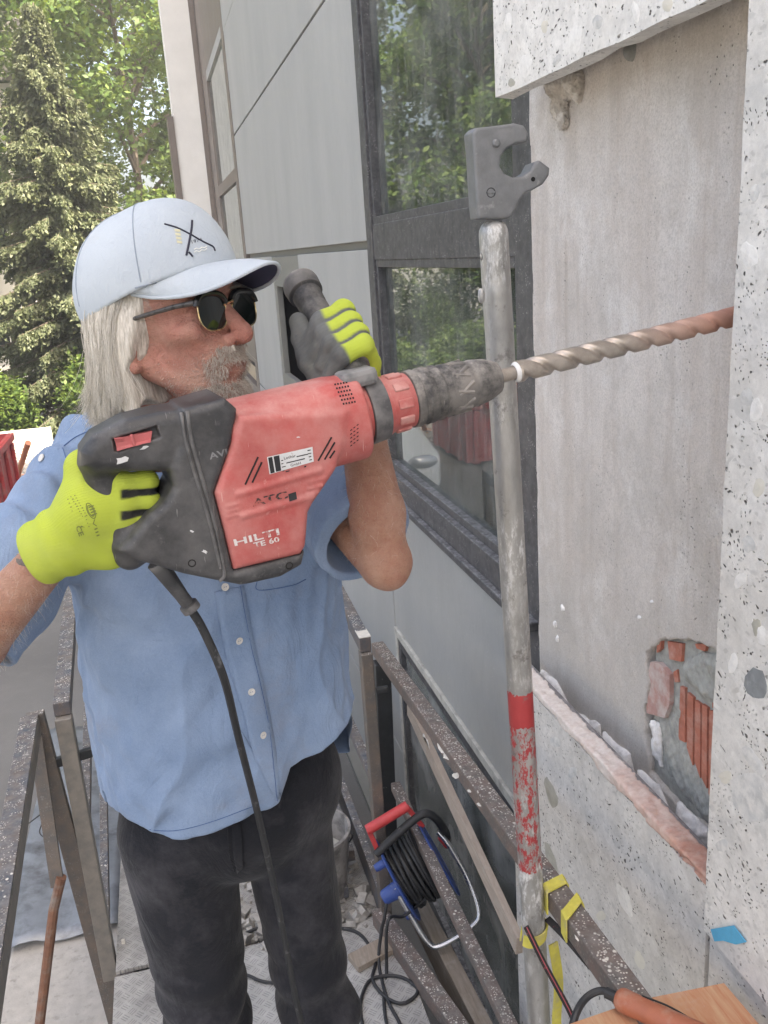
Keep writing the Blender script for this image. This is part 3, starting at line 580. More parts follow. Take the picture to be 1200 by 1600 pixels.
MB().box((0.86, 2.3, GZ), (XW+0.02, 12.2, GZ+0.04)).build('wall_base', MT['grey_trim'], bld)
# ================================================================ work platform
def deck_mat():
    s = NT('tread_plate'); x, y, z = s.sep(); k = 33.0
    a = s.math('ADD', s.math('MULTIPLY', x, k*0.707), s.math('MULTIPLY', y, k*0.707)); b = s.math('SUBTRACT', s.math('MULTIPLY', x, k*0.707), s.math('MULTIPLY', y, k*0.707))
    ca = s.math('FLOOR', a); cb = s.math('FLOOR', b); fa = s.math('FRACT', a); fb = s.math('FRACT', b)
    odd = s.math('MODULO', s.math('ABSOLUTE', s.math('ADD', ca, cb)), 2.0)
    wa = s.math('SINE', s.math('MULTIPLY', fa, 25.1)); wb = s.math('SINE', s.math('MULTIPLY', fb, 25.1))
    def inside(q): return s.ramp(s.math('ABSOLUTE', s.math('SUBTRACT', q, 0.5)), [(0.34, 1), (0.40, 0)])
    ins = s.math('MULTIPLY', inside(fa), inside(fb)); ww = s.n('ShaderNodeMix'); s.l(odd, ww.inputs[0]); s.l(wa, ww.inputs[2]); s.l(wb, ww.inputs[3])
    rib = s.math('MULTIPLY', s.ramp(ww.outputs[0], [(0.1, 0), (0.5, 1)]), ins)
    col = s.ramp(s.noise(7, 8, 0.7), [(0.3, (0.34, 0.335, 0.32)), (0.7, (0.52, 0.51, 0.49))]); col = s.mix(s.math('MULTIPLY', rib, 0.5), col, (0.17, 0.17, 0.165))
    col = s.mix(s.ramp(s.noise(26, 8, 0.75), [(0.55, 0), (0.68, 0.75)]), col, (0.55, 0.54, 0.52)); col = s.mix(s.ramp(s.noise(5, 6), [(0.52, 0), (0.7, 0.6)]), col, (0.15, 0.145, 0.14))
    return s.fin(col, 0.6, 0.25, s.bump(s.math('ADD', rib, s.math('MULTIPLY', s.noise(120, 5), 0.3)), 0.002, 0.8), 0.4)
MT['deck'] = deck_mat()
MT['rubble'] = plain('mortar_rubble', (0.36, 0.345, 0.32), 0.95, 0, 0.3, 60, 1.0)
MT['wood'] = None
def wood_mat(name, c, c2):
    s = NT(name); g = s.noise(18, 6, 0.6, s.mapping((6, 0.6, 6)), 0.6); col = s.ramp(g, [(0.3, c), (0.7, c2)])
    col = s.mix(s.ramp(s.noise(9, 6, 0.7), [(0.55, 0), (0.75, 0.5)]), col, (0.5, 0.47, 0.43)); return s.fin(col, 0.75, 0, s.bump(g, 0.001, 0.5), 0.3)
MT['wood'] = wood_mat('plank_wood', (0.33, 0.27, 0.225), (0.42, 0.355, 0.30)); MT['board'] = wood_mat('reddish_board', (0.46, 0.19, 0.10), (0.55, 0.34, 0.20))
MT['wood_old'] = wood_mat('old_wood', (0.23, 0.19, 0.15), (0.34, 0.29, 0.24))
MT['concrete'] = plain('pale_concrete', (0.42, 0.40, 0.37), 0.95, 0, 0.15, 25, 1.0, dirt=(0.25, 0.24, 0.22), dscale=30, dpos=(0.55, 0.75))
MT['sheet'] = plain('dirty_zinc_sheet', (0.24, 0.26, 0.285), 0.45, 0.4, 0.3, 9, 0.4, dirt=(0.10, 0.10, 0.105), dscale=6, dpos=(0.5, 0.7))
MT['rust'] = plain('rusty_rod', (0.22, 0.11, 0.07), 0.8, 0.2, 0.3, 40, 0.8, dirt=(0.28, 0.25, 0.22))
plat = empty('work_platform', (0.05, 1.6, 0), 'steel working platform with dusty tread plate deck under the worker', 'platform')
MB().box((-0.40, 0.2, -0.012), (0.52, 2.54, 0.0), 0.002).build('deck_plate', MT['deck'], plat)
MB().box((-0.40, 2.58, -0.03), (0.52, 5.2, -0.014), 0.002).build('deck_plate', MT['deck'], plat)
for x in (-0.37, 0.05, 0.49): MB().box((x-0.03, 0.2, -0.12), (x+0.03, 5.2, -0.031), 0.004).build('bearer', MT['rail_blue'], plat)
for x in (-0.35, 0.45):
    for y in (0.5, 2.4, 4.8): MB().box((x-0.03, y-0.03, GZ), (x+0.03, y+0.03, -0.121), 0.004).build('leg', MT['rail_grey'], plat)
# step the worker stands on
MB().box((-0.24, 1.16, 0.26), (0.26, 1.66, 0.30), 0.004).box((-0.22, 1.18, 0.0), (-0.18, 1.64, 0.259), 0.003).box((0.20, 1.18, 0.0), (0.24, 1.64, 0.259), 0.003).build('wooden_step', MT['wood_old'])
props(bpy.data.objects['wooden_step'], 'low wooden step under the worker on the platform deck', 'step')
# right railing, near panel
ra = empty('platform_railing', (0.62, 1.9, 0), 'mortar spattered rusty railing panel between worker and facade, with the cable reel', 'railing')
A = atX(590, 1012, 0.62); B = atX(985, 1560, 0.62); Bx = B+(B-A)*0.25
MB().bar(A, Bx, 0.045, 0.045, bev=0.004).build('top_rail', MT['rail'], ra)
A2 = atX(618, 1228, 0.62); B2 = atX(790, 1590, 0.62); B2x = B2+(B2-A2)*0.7
MB().bar(A2, B2x, 0.034, 0.034, bev=0.003).build('middle_rail', MT['rail'], ra)
A3 = atZ(592, 1430, 0.03); B3 = atZ(710, 1600, 0.03); B3x = B3+(B3-A3)*1.5
MB().bar(A3, B3x, 0.05, 0.06, bev=0.003).build('bottom_rail', MT['rail'], ra)
MB().bar((0.605, 2.85, 0.02), (0.615, 2.80, A[2]-0.02), 0.055, 0.045, up=(0, 1, 0), bev=0.003).build('post', MT['black_post'], ra)
MB().bar((0.62, 0.9, 0.02), (0.62, 0.9, 0.9), 0.045, 0.045, up=(0, 1, 0), bev=0.003).build('post', MT['rail'], ra)
# splashes of mortar big enough to see
def splash(px, py, rx, ry, ang, pt, par, mat, seed, th=0.003):
    r = np.random.default_rng(seed); n = 11; a = math.radians(ang); t = np.linspace(0, 6.283, n, endpoint=False); k = 0.75+0.5*r.random(n)
    P = [pt(px+rx*math.cos(q)*m*math.cos(a)-ry*math.sin(q)*m*math.sin(a), py+rx*math.cos(q)*m*math.sin(a)+ry*math.sin(q)*m*math.cos(a)) for q, m in zip(t, k)]
    c = sum(P)/n; nv = CAM-c; nv /= np.linalg.norm(nv); I = [c+(p-c)*0.6+nv*th for p in P]
    return MB().add(P+I, [(i, (i+1) % n, n+(i+1) % n, n+i) for i in range(n)]+[tuple(range(n, 2*n))])
MT['splash'] = plain('dried_mortar_splash', (0.66, 0.63, 0.57), 0.9, 0, 0.12, 60, 0.7)
top_pt = lambda a, b: atZ(a, b, (A+(B-A)*np.clip((b-1012)/548, -0.1, 1.2))[2]+0.024)
for k, (a, b, rx, ry, an) in enumerate(((614, 1030, 10, 4, 60), (632, 1058, 7, 4, 50), (690, 1168, 11, 5, 50), (700, 1183, 9, 4, 20), (706, 1165, 6, 4, 0), (712, 1212, 5, 5, 0), (736, 1235, 5, 3, 0), (776, 1276, 4, 3, 0), (750, 1257, 5, 3, 0), (905, 1462, 9, 7, 40), (885, 1420, 8, 5, 40), (893, 1440, 6, 4, 30))):
    splash(a, b, rx, ry, an, top_pt, ra, None, 300+k).build('mortar_splash', MT['splash'], ra)
MB().add([atX(662, 1146, 0.594), atX(672, 1172, 0.594), atX(668, 1156, 0.594), atX(660, 1150, 0.594)], [(0, 1, 2, 3)]).build('mortar_splash', MT['splash'], ra)
# far panel of the right side
rb = empty('platform_railing', (0.5, 2.8, 0), 'grey box profile railing panel beyond the worker, white paint on its corner', 'railing')
pB = atX(570, 1006, 0.5); fB = atX(505, 880, 0.5); ffB = fB+(fB-pB)*1.2
MB().bar(pB+np.array([0, -0.01, 0]), ffB, 0.036, 0.05, bev=0.003).build('top_rail', MT['rail_blue'], rb)
MB().bar((0.5, pB[1], 0.0), (0.5, pB[1], pB[2]-0.026), 0.05, 0.036, up=(1, 0, 0), bev=0.003).build('post', MT['rail_grey'], rb)
MB().bar((0.5, pB[1]+0.02, 0.55), (0.5, ffB[1], 0.55), 0.03, 0.03).build('middle_rail', MT['rail_blue'], rb)
MB().bar((0.5, pB[1]+0.02, 0.06), (0.5, ffB[1], 0.06), 0.03, 0.1).build('bottom_rail', MT['rail_blue'], rb)
MB().bar((0.5, ffB[1]-0.02, 0.0), (0.5, ffB[1]-0.02, ffB[2]), 0.04, 0.036, up=(1, 0, 0)).build('post', MT['rail_grey'], rb)
MB().box((0.4815, pB[1]-0.012, pB[2]+0.0255), (0.5185, pB[1]+0.05, pB[2]+0.028)).build('white_paint', MT['splash'], rb)
MB().box((0.52, pB[1]-0.03, pB[2]-0.165), (0.56, pB[1]-0.012, pB[2]-0.145), 0.004).build('hinge_pin', MT['black_post'], rb)
# stored profiles on the far deck
for k, (x, z, w, mt, yy) in enumerate(((0.38, 0.02, 0.05, 'rail_blue', 0), (0.30, 0.015, 0.04, 'rail_blue', 0.2), (0.44, 0.09, 0.03, 'rail_blue', 0.1), (0.22, 0.01, 0.05, 'rail_grey', 0.3))):
    o = MB().bar((x, 2.66+yy, z), (x+0.02*k-0.02, 4.9, z+0.02), w, 0.045).build('steel_profile', MT[mt]); props(o, ['spattered steel profile on the far deck beside the grey box', 'thinner spattered profile between the other two on the far deck', 'spattered profile propped against the foot of the far railing', 'grey steel profile on the far deck closest to the rubble'][k], 'profile', 'steel profiles stored on the deck')
o = MB().box((0.40, 3.32, 0.02), (0.49, 3.45, 0.26), 0.004).build('grey_box', MT['sheet']); props(o, 'small grey metal box on the far deck', 'box')
r_ = np.random.default_rng(12)
rub = MB()
for k in range(420):
    x = r_.uniform(-0.05, 0.48); y = 2.5+abs(r_.normal())*0.55; s_ = 0.006+0.022*r_.random()**3
    q = r_.normal(size=(3, 3)); q, _ = np.linalg.qr(q); rub.obox((x, y, (0.0 if y < 2.56 else -0.013)+s_*0.5), q, (s_, s_*0.7, s_*0.6))
props(rub.build('rubble', MT['rubble']), 'crumbs of broken mortar on the deck plates', 'rubble', kind='stuff')
o = MB().obox((0.415, 2.36, 0.012), [(0.94, 0.3, 0), (-0.3, 0.94, 0), (0, 0, 1)], (0.07, 0.035, 0.011), 0.002).build('board_offcut', MT['wood_old']); props(o, 'dark board offcut lying on the tread plate', 'offcut')
# bucket
bk = empty('mortar_bucket', atZ(497, 1392, 0.0), 'pale dirty plastic bucket standing behind the left leg of the worker', 'bucket')
bc = np.array(bk.location); MT['bucket'] = plain('bucket_plastic', (0.30, 0.285, 0.27), 0.6, 0, 0.25, 20, 0.5, dirt=(0.12, 0.115, 0.11), dscale=18, dpos=(0.42, 0.6)); MT['bucket_dark'] = plain('bucket_dirty', (0.06, 0.055, 0.052), 0.7)
MB().lathe(bc, (0, 0, 1), [(0, 0.105), (0.24, 0.132), (0.245, 0.138), (0.26, 0.138), (0.262, 0.128), (0.24, 0.124), (0.02, 0.098)], 32).build('shell', MT['bucket'], bk, True)
MB().lathe(bc+np.array([0, 0, 0.0]), (0, 0, 1), [(0.15, 0.114), (0.151, 0.113)], 24).build('mortar_fill', MT['mortar'], bk)
MB().tube([bc+np.array([0.136*math.cos(t), 0.136*math.sin(t)*0.3-0.06, 0.25-0.10*abs(math.sin(t))]) for t in np.linspace(0, math.pi, 14)], 0.003, 6).build('handle', MT['black_post'], bk)
# ---- left railing, two panels
lb = empty('platform_railing', (-0.45, 2.9, 0), 'worn box profile railing panel behind the hanging shirt tail', 'railing')
pL = atZ(97, 1108, 0.9); fL = atZ(110, 950, 0.9); fL2 = pL+(fL-pL)*2.2
MB().bar(pL, fL2, 0.05, 0.045).build('top_rail', MT['rail_blue'], lb)
MB().bar((pL[0], pL[1], -0.12), (pL[0]+0.0, pL[1], 0.875), 0.05, 0.045, up=(0, 1, 0), bev=0.003).build('post', MT['rail_bare'], lb)
for z in (0.45, 0.02): MB().bar((pL[0], pL[1]+0.03, z), (fL2[0], fL2[1], z), 0.03, 0.035).build('middle_rail', MT['rail_blue'], lb)
MB().bar((pL[0]+0.055, pL[1]+0.02, -0.1), (pL[0]+0.055, pL[1]+0.02, 0.0), 0.012, 0.01, up=(0, 1, 0)).build('latch', MT['splash'], lb)
MB().bar((pL[0]-0.06, pL[1], 0.72), (pL[0]+0.06, pL[1]+0.03, 0.72), 0.02, 0.03).build('hinge_pin', MT['black_post'], lb)
lc = empty('platform_railing', (-0.52, 2.2, 0), 'grey angle steel railing panel with rusty brace beside the asphalt yard', 'railing')
qL = atZ(46, 1120, 0.9); nL = atZ(-2, 1400, 0.9); nL2 = qL+(nL-qL)*1.6
MB().bar(qL, nL2, 0.052, 0.008).build('top_rail', MT['rail_blue'], lc)
MB().bar(qL+np.array([0.024, 0, -0.03]), nL2+np.array([0.024, 0, -0.03]), 0.006, 0.05).build('top_rail_flange', MT['rail_bare'], lc)
pb = atY(172, 1545, 2.66)
MB().bar(qL+np.array([0.012, 0.02, 0]), (pb[0], 2.69, pb[2]-0.2), 0.055, 0.03, up=(0, 1, 0)).build('post', MT['rail_grey'], lc)
d0 = qL+np.array([0.01, -0.02, -0.06]); d1 = atY(90, 1385, 2.55)
MB().bar(d0, d1, 0.04, 0.012, up=(0, 1, 0)).build('brace', MT['rail_grey'], lc)
MB().tube([atY(96, 1370, 2.55), atY(84, 1420, 2.55), atY(62, 1600, 2.5), atY(55, 1680, 2.5)], 0.016, 10).build('brace_rod', MT['rust'], lc, True)
MB().tube(curvepts([atY(40, 1290, 2.7), atY(70, 1270, 2.7), atY(62, 1300, 2.75), atY(75, 1312, 2.7)]), 0.002, 6).build('tie_wire', MT['black_post'], lc)
# concrete block and zinc sheet beside the deck
c0 = atZ(25, 1440, -0.3)
o = MB().box((-0.86, 2.2, GZ), (-0.43, 4.9, -0.325), 0.012).build('concrete_block', MT['concrete']); props(o, 'pale concrete block beside the platform under a zinc sheet', 'block')
Vs = []; nx, ny = 9, 24; r_ = np.random.default_rng(4)
for i in range(nx):
    for j in range(ny): Vs.append((-0.875+0.45*i/(nx-1), 3.16+1.75*j/(ny-1), -0.300+0.012*math.sin(i*1.1+0.3*j)+0.006*r_.normal()*0.5))
sh = MB().add(Vs, [(i*ny+j, (i+1)*ny+j, (i+1)*ny+j+1, i*ny+j+1) for i in range(nx-1) for j in range(ny-1)]).build('zinc_sheet', MT['sheet'], None, True); props(sh, 'crumpled blue grey zinc sheet lying on the concrete block', 'sheet')
md = sh.modifiers.new('thickness', 'SOLIDIFY'); md.thickness = 0.004
# plank and profile along the outside of the near railing
o = MB().bar(atX(640, 1105, 0.685), atX(812, 1478, 0.685), 0.02, 0.06, ext=0.0).build('wooden_plank', MT['wood']); props(o, 'pale wooden plank hung along the outside of the spattered railing', 'plank')
o = MB().bar((0.62, 2.9, -0.06), (0.70, 1.2, -0.02), 0.05, 0.12).build('toe_board', MT['wood_old']); props(o, 'dark toe board at the foot of the railing by the facade', 'board')
# ---- scaffold pole with hook head
pole = empty('scaffold_pole', atY(842, 1590, 1.38), 'upright galvanised scaffold tube with worn red band and hooked coupler head', 'scaffold pole')
pt, pbm = atY(770, 345, 1.38), atY(842, 1590, 1.38); dirp = (pbm-pt)/np.linalg.norm(pbm-pt); pend = pbm+dirp*0.62
def pole_mat():
    s = NT('galvanised_tube_red_band'); x, y, z = s.sep()
    n = s.noise(30, 8, 0.7, s.mapping((1, 1, 0.35))); col = s.ramp(n, [(0.32, (0.30, 0.295, 0.28)), (0.7, (0.48, 0.47, 0.45))])
    side = s.ramp(s.math('ADD', x, s.math('MULTIPLY', s.noise(10, 4), 0.02)), [(0.0, 0), (1.0, 1)])
    paint = s.math('MULTIPLY', s.ramp(s.noise(70, 9, 0.8, s.mapping((1, 1, 0.3))), [(0.5, 0), (0.58, 1)]), s.ramp(s.noise(5, 4), [(0.42, 0), (0.6, 0.9)]))
    col = s.mix(paint, col, (0.74, 0.74, 0.73))
    lo_, hi_ = atY(835, 1352, 1.38)[2], atY(823, 1075, 1.38)[2]; zz = s.math('ADD', z, s.math('MULTIPLY', s.math('SUBTRACT', s.noise(60, 6, 0.7), 0.5), 0.03))
    inb = s.math('MULTIPLY', s.math('GREATER_THAN', zz, lo_), s.math('LESS_THAN', zz, hi_)); chip = s.ramp(s.noise(95, 9, 0.78, s.mapping((1, 1, 0.45))), [(0.46, 1), (0.52, 0)])
    keep = s.math('MAXIMUM', chip, s.math('GREATER_THAN', zz, hi_-0.07)); red = s.math('MULTIPLY', inb, keep)
    col = s.mix(red, col, s.ramp(s.noise(20, 4), [(0.3, (0.36, 0.035, 0.04)), (0.7, (0.46, 0.06, 0.06))]))
    bl = s.math('MULTIPLY', s.ramp(s.noise(26, 6, 0.7), [(0.6, 0), (0.66, 0.6)]), 1.0); col = s.mix(bl, col, (0.16, 0.15, 0.14))
    return s.fin(col, s.ramp(n, [(0.3, 0.38), (0.7, 0.6)]), s.math('MULTIPLY', s.math('SUBTRACT', 1.0, s.math('MAXIMUM', red, paint)), 0.55), s.bump(s.math('ADD', s.noise(90, 5, 0.6), s.math('MULTIPLY', red, 0.4)), 0.0012, 0.6), 0.45)
MT['tube'] = pole_mat()
def tube_f(p):
    d = cone(p, pt+dirp*0.02, pend, 0.0232, 0.0232); d = np.maximum(d, -((p-pt) @ dirp))
    for a, b, r, k in ((752, 462, 0.006, 0.0), (752, 400, 0.004, 0)):
        c = atY(a, b, 1.36); d = smin(d, np.linalg.norm((p-c)*np.array([1, 1, 0.45]), axis=1)-r, 0.012)
    for a, b in ((770, 392), (776, 440)): c = atY(a, b, 1.341); d = smax(d, -(sph(p, c, 0.017)), 0.012)
    return d
solid('tube', tube_f, np.minimum(pt, pend)-0.05, np.maximum(pt, pend)+np.array([0.05, 0.05, 0.01]), 0.0045, MT['tube'], pole)
MT['cast'] = plain('grey_cast_head', (0.20, 0.205, 0.21), 0.5, 0.35, 0.2, 45, 0.6, dirt=(0.42, 0.42, 0.41), dscale=30, dpos=(0.6, 0.75))
head_px = [(738, 207), (744, 200), (803, 192), (818, 196), (825, 208), (823, 222), (806, 224), (791, 233), (782, 246), (781, 260), (788, 271), (801, 277), (815, 276), (827, 268), (834, 254), (842, 251), (858, 263), (857, 274), (848, 288), (832, 298), (820, 302), (810, 318), (799, 338), (791, 342), (748, 342), (745, 320), (741, 260)]
hp = [atY(a, b, 1.362)[[0, 2]] for a, b in head_px]
def head_f(p): return extr(poly2(p[:, 0], p[:, 2], hp), p[:, 1]-1.38, 0.020, 0.0035)+0.0006*wob(p, 90, 2)
hd = solid('hook_head', head_f, atY(738, 345, 1.36)-np.array([0.02, 0.03, 0.02]), atY(860, 190, 1.36)+np.array([0.02, 0.07, 0.02]), 0.0024, MT['cast'], pole)
c = atY(775, 224, 1.36); MB().lathe(c, (0, -1, 0), [(-0.01, 0.0065), (0.002, 0.0065), (0.0045, 0.004), (0.005, 0.0005)], 14).build('rivet', MT['cast'], hd, True)
c = atY(767, 301, 1.36); MB().lathe(c, (0, -1, 0), [(-0.01, 0.0075), (0.0008, 0.0075), (0.0008, 0.006), (-0.001, 0.0055)], 16).build('bolt', MT['black_post'], hd, True)
MB().box(c+np.array([-0.006, -0.0028, -0.0008]), c+np.array([0.006, -0.0008, 0.0018])).build('bolt_slot', MT['cast'], hd)
c = atY(833, 280, 1.36); MB().lathe(c, (0, -1, 0), [(-0.01, 0.0035), (0.0004, 0.0035)], 10).build('hole', MT['gap'], hd)
MB().prism([atY(a, b, 1.3605) for a, b in ((838, 258), (846, 263), (842, 272), (834, 266))], (0, -0.0006, 0)).build('hole', MT['gap'], hd)
# ---- yellow lashing strap
MT['strap'] = plain('yellow_webbing', (0.62, 0.55, 0.10), 0.8, 0, 0.15, 60, 0.5, dirt=(0.45, 0.40, 0.22), dscale=25)
st = empty('lashing_strap', atY(845, 1455, 1.38), 'yellow webbing strap lashing the red banded pole to the railing', 'strap')
def ribbon(P, wdir, w, th=0.0015):
    P = np.array(P, float); W = np.array(wdir, float); b = MB(); V = []
    for i, p in enumerate(P):
        wd = W[i] if W.ndim == 2 else W
        wd = wd/np.linalg.norm(wd); T = (P[min(i+1, len(P)-1)]-P[max(i-1, 0)]); N = np.cross(T, wd); N /= np.linalg.norm(N)+1e-9
        V += [p+wd*w/2+N*th, p-wd*w/2+N*th, p-wd*w/2-N*th, p+wd*w/2-N*th]
    n = len(P); return b.add(V, [(4*i+k, 4*i+(k+1) % 4, 4*i+4+(k+1) % 4, 4*i+4+k) for i in range(n-1) for k in range(4)]+[(0, 1, 2, 3), tuple(4*(n-1)+k for k in (3, 2, 1, 0))])
pc = pt+dirp*((atY(838, 1455, 1.38)-pt) @ dirp)
lp = [pc+np.array([0.0255*math.cos(t), 0.0255*math.sin(t), 0.008*math.cos(t)]) for t in np.linspace(-2.9, 2.9, 30)]
ribbon(lp, (0.15, 0, 1), 0.025).build('loop', MT['strap'], st, True)
for off, sl in ((0.0, 0.0), (-0.085, 0.02)):
    rc = A+(B-A)*((1.37+off*1.0-A[1])/(B[1]-A[1])); h2 = 0.025; rl = [rc+np.array(q) for q in ((-h2, 0, -h2), (-h2, 0, h2), (-h2+0.004, 0.0, h2+0.002), (h2-0.004, 0.012+sl, h2+0.002), (h2, 0.012+sl, h2-0.004), (h2, 0.012, -h2))]
    ribbon(rl, (0.1, 1, 0), 0.027).build('loop', MT['strap'], st)
c = pc+np.array([0.032, -0.02, -0.02]); ribbon(curvepts([c, c+np.array([0.006, -0.01, -0.09]), c+np.array([0.0, -0.012, -0.2]), c+np.array([0.018, -0.01, -0.32]), c+np.array([0.02, 0, -0.6])]), (1, 0.25, 0), 0.022).build('tail', MT['strap'], st, True)
c = pc+np.array([0.052, 0.02, -0.06]); ribbon(curvepts([c, c+np.array([0.004, 0, -0.1]), c+np.array([0.0, 0, -0.2])]), (1, 0.6, 0), 0.014).build('tail', MT['strap'], st, True)
MT['lanyard'] = plain('black_webbing', (0.03, 0.027, 0.027), 0.8, 0, 0.3, 60, 0.5, dirt=(0.2, 0.05, 0.06), dscale=120, dpos=(0.6, 0.66)); MT['redline'] = plain('red_thread', (0.45, 0.10, 0.12), 0.8)
ln = empty('safety_lanyard', atY(820, 1450, 1.33), 'black lanyard with red stripe slung across the foot of the pole', 'lanyard')
P1 = curvepts([atY(822, 1448, 1.352), atY(850, 1505, 1.33), atY(890, 1580, 1.31), atY(905, 1620, 1.3)]); ribbon(P1, (0.9, -0.1, 0.5), 0.011, 0.002).build('strap', MT['lanyard'], ln, True)
MB().tube(P1+np.array([0, -0.003, 0.001]), 0.0011, 6).build('stripe', MT['redline'], ln)
P2 = curvepts([atX(856, 1436, 0.598), atX(888, 1468, 0.60), atX(925, 1510, 0.61), atX(962, 1548, 0.62)]); ribbon(P2, (0.7, -0.3, 0.7), 0.016, 0.003).build('strap', MT['lanyard'], ln, True)
# ---- orange tool handle, cable and reddish board in the corner
MT['tool'] = plain('orange_brown_grip', (0.36, 0.115, 0.06), 0.55, 0, 0.15, 30, 0.4, dirt=(0.42, 0.25, 0.18), dscale=20); MT['cable'] = plain('black_cable', (0.022, 0.023, 0.025), 0.5, 0, 0.3, 40, dirt=(0.16, 0.16, 0.16), dscale=50, dpos=(0.6, 0.75))
tl = empty('power_tool', atZ(1030, 1590, 1.0), 'dusty orange tool grip with black cable lying on the reddish board', 'power tool')
ta, tb = atZ(967, 1560, 1.022), atZ(1110, 1628, 1.022); tb2 = tb+(tb-ta)*0.6; td = (tb2-ta)/np.linalg.norm(tb2-ta); L = np.linalg.norm(tb2-ta)
MB().lathe(ta, td, [(-0.004, 0.012), (0.0, 0.0165), (0.006, 0.0185), (0.03, 0.0185), (0.034, 0.0175), (0.05, 0.0178), (L*0.6, 0.021), (L, 0.022)], 28).build('grip', MT['tool'], tl, True)
MB().tube(curvepts([atZ(968, 1558, 1.022), atZ(940, 1548, 1.018), atZ(915, 1560, 1.01), atZ(898, 1590, 1.0), atZ(888, 1640, 0.96)]), 0.0062, 10).build('cable', MT['cable'], tl, True)
MB().tube([ta-td*0.002, ta-td*0.022], 0.009, 10).build('cable_sleeve', MT['cable'], tl, True)
MB().tube(curvepts([atZ(1003, 1556, 1.03), atZ(1050, 1575, 1.03), atZ(1110, 1612, 1.03)]), 0.0016, 6).build('seam_cord', MT['cable'], tl)
bz = 1.0
o = MB().prism([atZ(a, b, bz) for a, b in ((872, 1606), (1000, 1562), (1131, 1536), (1196, 1612), (1240, 1700), (900, 1700))], (0, 0, -0.022)).build('reddish_board', MT['board']); props(o, 'reddish wooden board in the corner under the orange tool grip', 'board')
# blue tape on the slab corner
MT['tape'] = plain('blue_tape', (0.09, 0.40, 0.62), 0.7, 0, 0.12, 60, 0.4)
tp = [atX(a, b, XS-0.016) for a, b in ((1110, 1452), (1146, 1446), (1166, 1472), (1150, 1476), (1130, 1470), (1116, 1471))]
o = MB().prism(tp, (0.0012, 0, 0)).build('blue_tape', MT['tape']); props(o, 'torn piece of light blue tape on the cracked stone corner', 'tape')
# ---- cable reel hung over the middle rail
MT['blue'] = plain('blue_plastic', (0.03, 0.07, 0.26), 0.45, 0, 0.2, 30, 0.2, dirt=(0.2, 0.22, 0.27), dscale=40, dpos=(0.55, 0.8)); MT['redp'] = plain('red_plastic', (0.52, 0.05, 0.055), 0.45, 0, 0.15, 30, 0.2, dirt=(0.4, 0.2, 0.18), dscale=40, dpos=(0.6, 0.8))
MT['chrome'] = plain('zinc_tube', (0.5, 0.51, 0.53), 0.28, 0.85, 0.15, 20)
th = math.radians(23); ra_ = np.array([math.cos(th), 0, math.sin(th)]); ru = np.array([-math.sin(th), 0, math.cos(th)]); rd = np.array([0, 1.0, 0]); rc0 = np.array([0.606, 2.44, 0.245])
RL = lambda a, d, u: rc0+ra_*a+rd*d+ru*u
reel = empty('cable_reel', RL(0, 0, -0.2), 'cable drum with red handle and blue discs hung over the railing', 'cable reel')
for sgn in (-1, 1):
    fl = MB().lathe(RL(sgn*0.075, 0, 0), ra_, [(-0.004, 0.145), (0.0, 0.150), (0.004, 0.145), (0.005, 0.10), (-0.005, 0.10), (-0.004, 0.145)], 48, cap=False).lathe(RL(sgn*0.075, 0, 0), ra_, [(-0.003, 0.11), (0.003, 0.11)], 32); fl.build('disc', MT['blue'], reel, True)
drum = MB().lathe(RL(0, 0, 0), ra_, [(-0.07, 0.06), (0.07, 0.06)], 24).build('drum', MT['cable'], reel, True)
r_ = np.random.default_rng(3)
for lay, rr in enumerate((0.085, 0.096, 0.107, 0.117)):
    for k in range(10 if lay < 3 else 7):
        a = -0.062+0.0134*k+0.004*r_.random(); t = np.linspace(0, 2*math.pi, 40, endpoint=False); w = r_.normal()*0.006; ph = r_.random()*6.28
        MB().tube([RL(a+w*math.sin(q+ph), (rr+0.003*math.sin(2*q+ph))*math.cos(q), (rr+0.003*math.sin(2*q+ph))*math.sin(q)) for q in t], 0.0062, 8, closed=True).build('cable_turn', MT['cable'], reel, True)
grip = MB().tube([RL(-0.075, -0.02, 0.235), RL(0.075, -0.02, 0.235)], 0.017, 14).build('handle', MT['redp'], reel, True)
for sgn in (-1, 1): MB().bar(RL(sgn*0.07, -0.02, 0.235), RL(sgn*0.082, -0.02, 0.135), 0.016, 0.012, up=(0, 1, 0)).build('handle_arm', MT['redp'], reel)
MB().tube(curvepts([RL(-0.09, -0.03, 0.145), RL(0.0, -0.03, 0.17), RL(0.10, -0.03, 0.185), RL(0.13, -0.03, 0.15), RL(0.135, 0.0, 0.05), RL(0.12, 0.02, 0.0)], 6), 0.014, 12).build('black_bar', MT['cable'], reel, True)
MB().tube(curvepts([RL(-0.092, -0.06, 0.02), RL(-0.092, -0.10, -0.08), RL(-0.086, -0.14, -0.165), RL(-0.055, -0.155, -0.19), RL(0.06, -0.155, -0.19), RL(0.105, -0.14, -0.165), RL(0.125, -0.08, -0.08), RL(0.125, -0.03, 0.02), RL(0.115, 0.0, 0.07)], 7), 0.009, 12).build('foot_frame', MT['chrome'], reel, True)
for a, u in ((-0.105, 0.10), (-0.105, -0.13)): MB().lathe(RL(a, -0.03, u), ra_, [(-0.012, 0.012), (0.0, 0.014), (0.03, 0.014)], 16).build('knob', MT['blue'], reel, True)
MB().lathe(RL(-0.115, -0.05, 0.0), ra_, [(-0.03, 0.018), (-0.022, 0.024), (0.0, 0.026), (0.035, 0.03)], 20).build('plug', MT['blue'], reel, True)
MB().tube(curvepts([RL(0.118, 0.01, 0.0), RL(0.12, -0.01, 0.02), RL(0.115, 0.0, 0.05)]), 0.013, 10).build('red_ring', MT['redp'], reel, True)
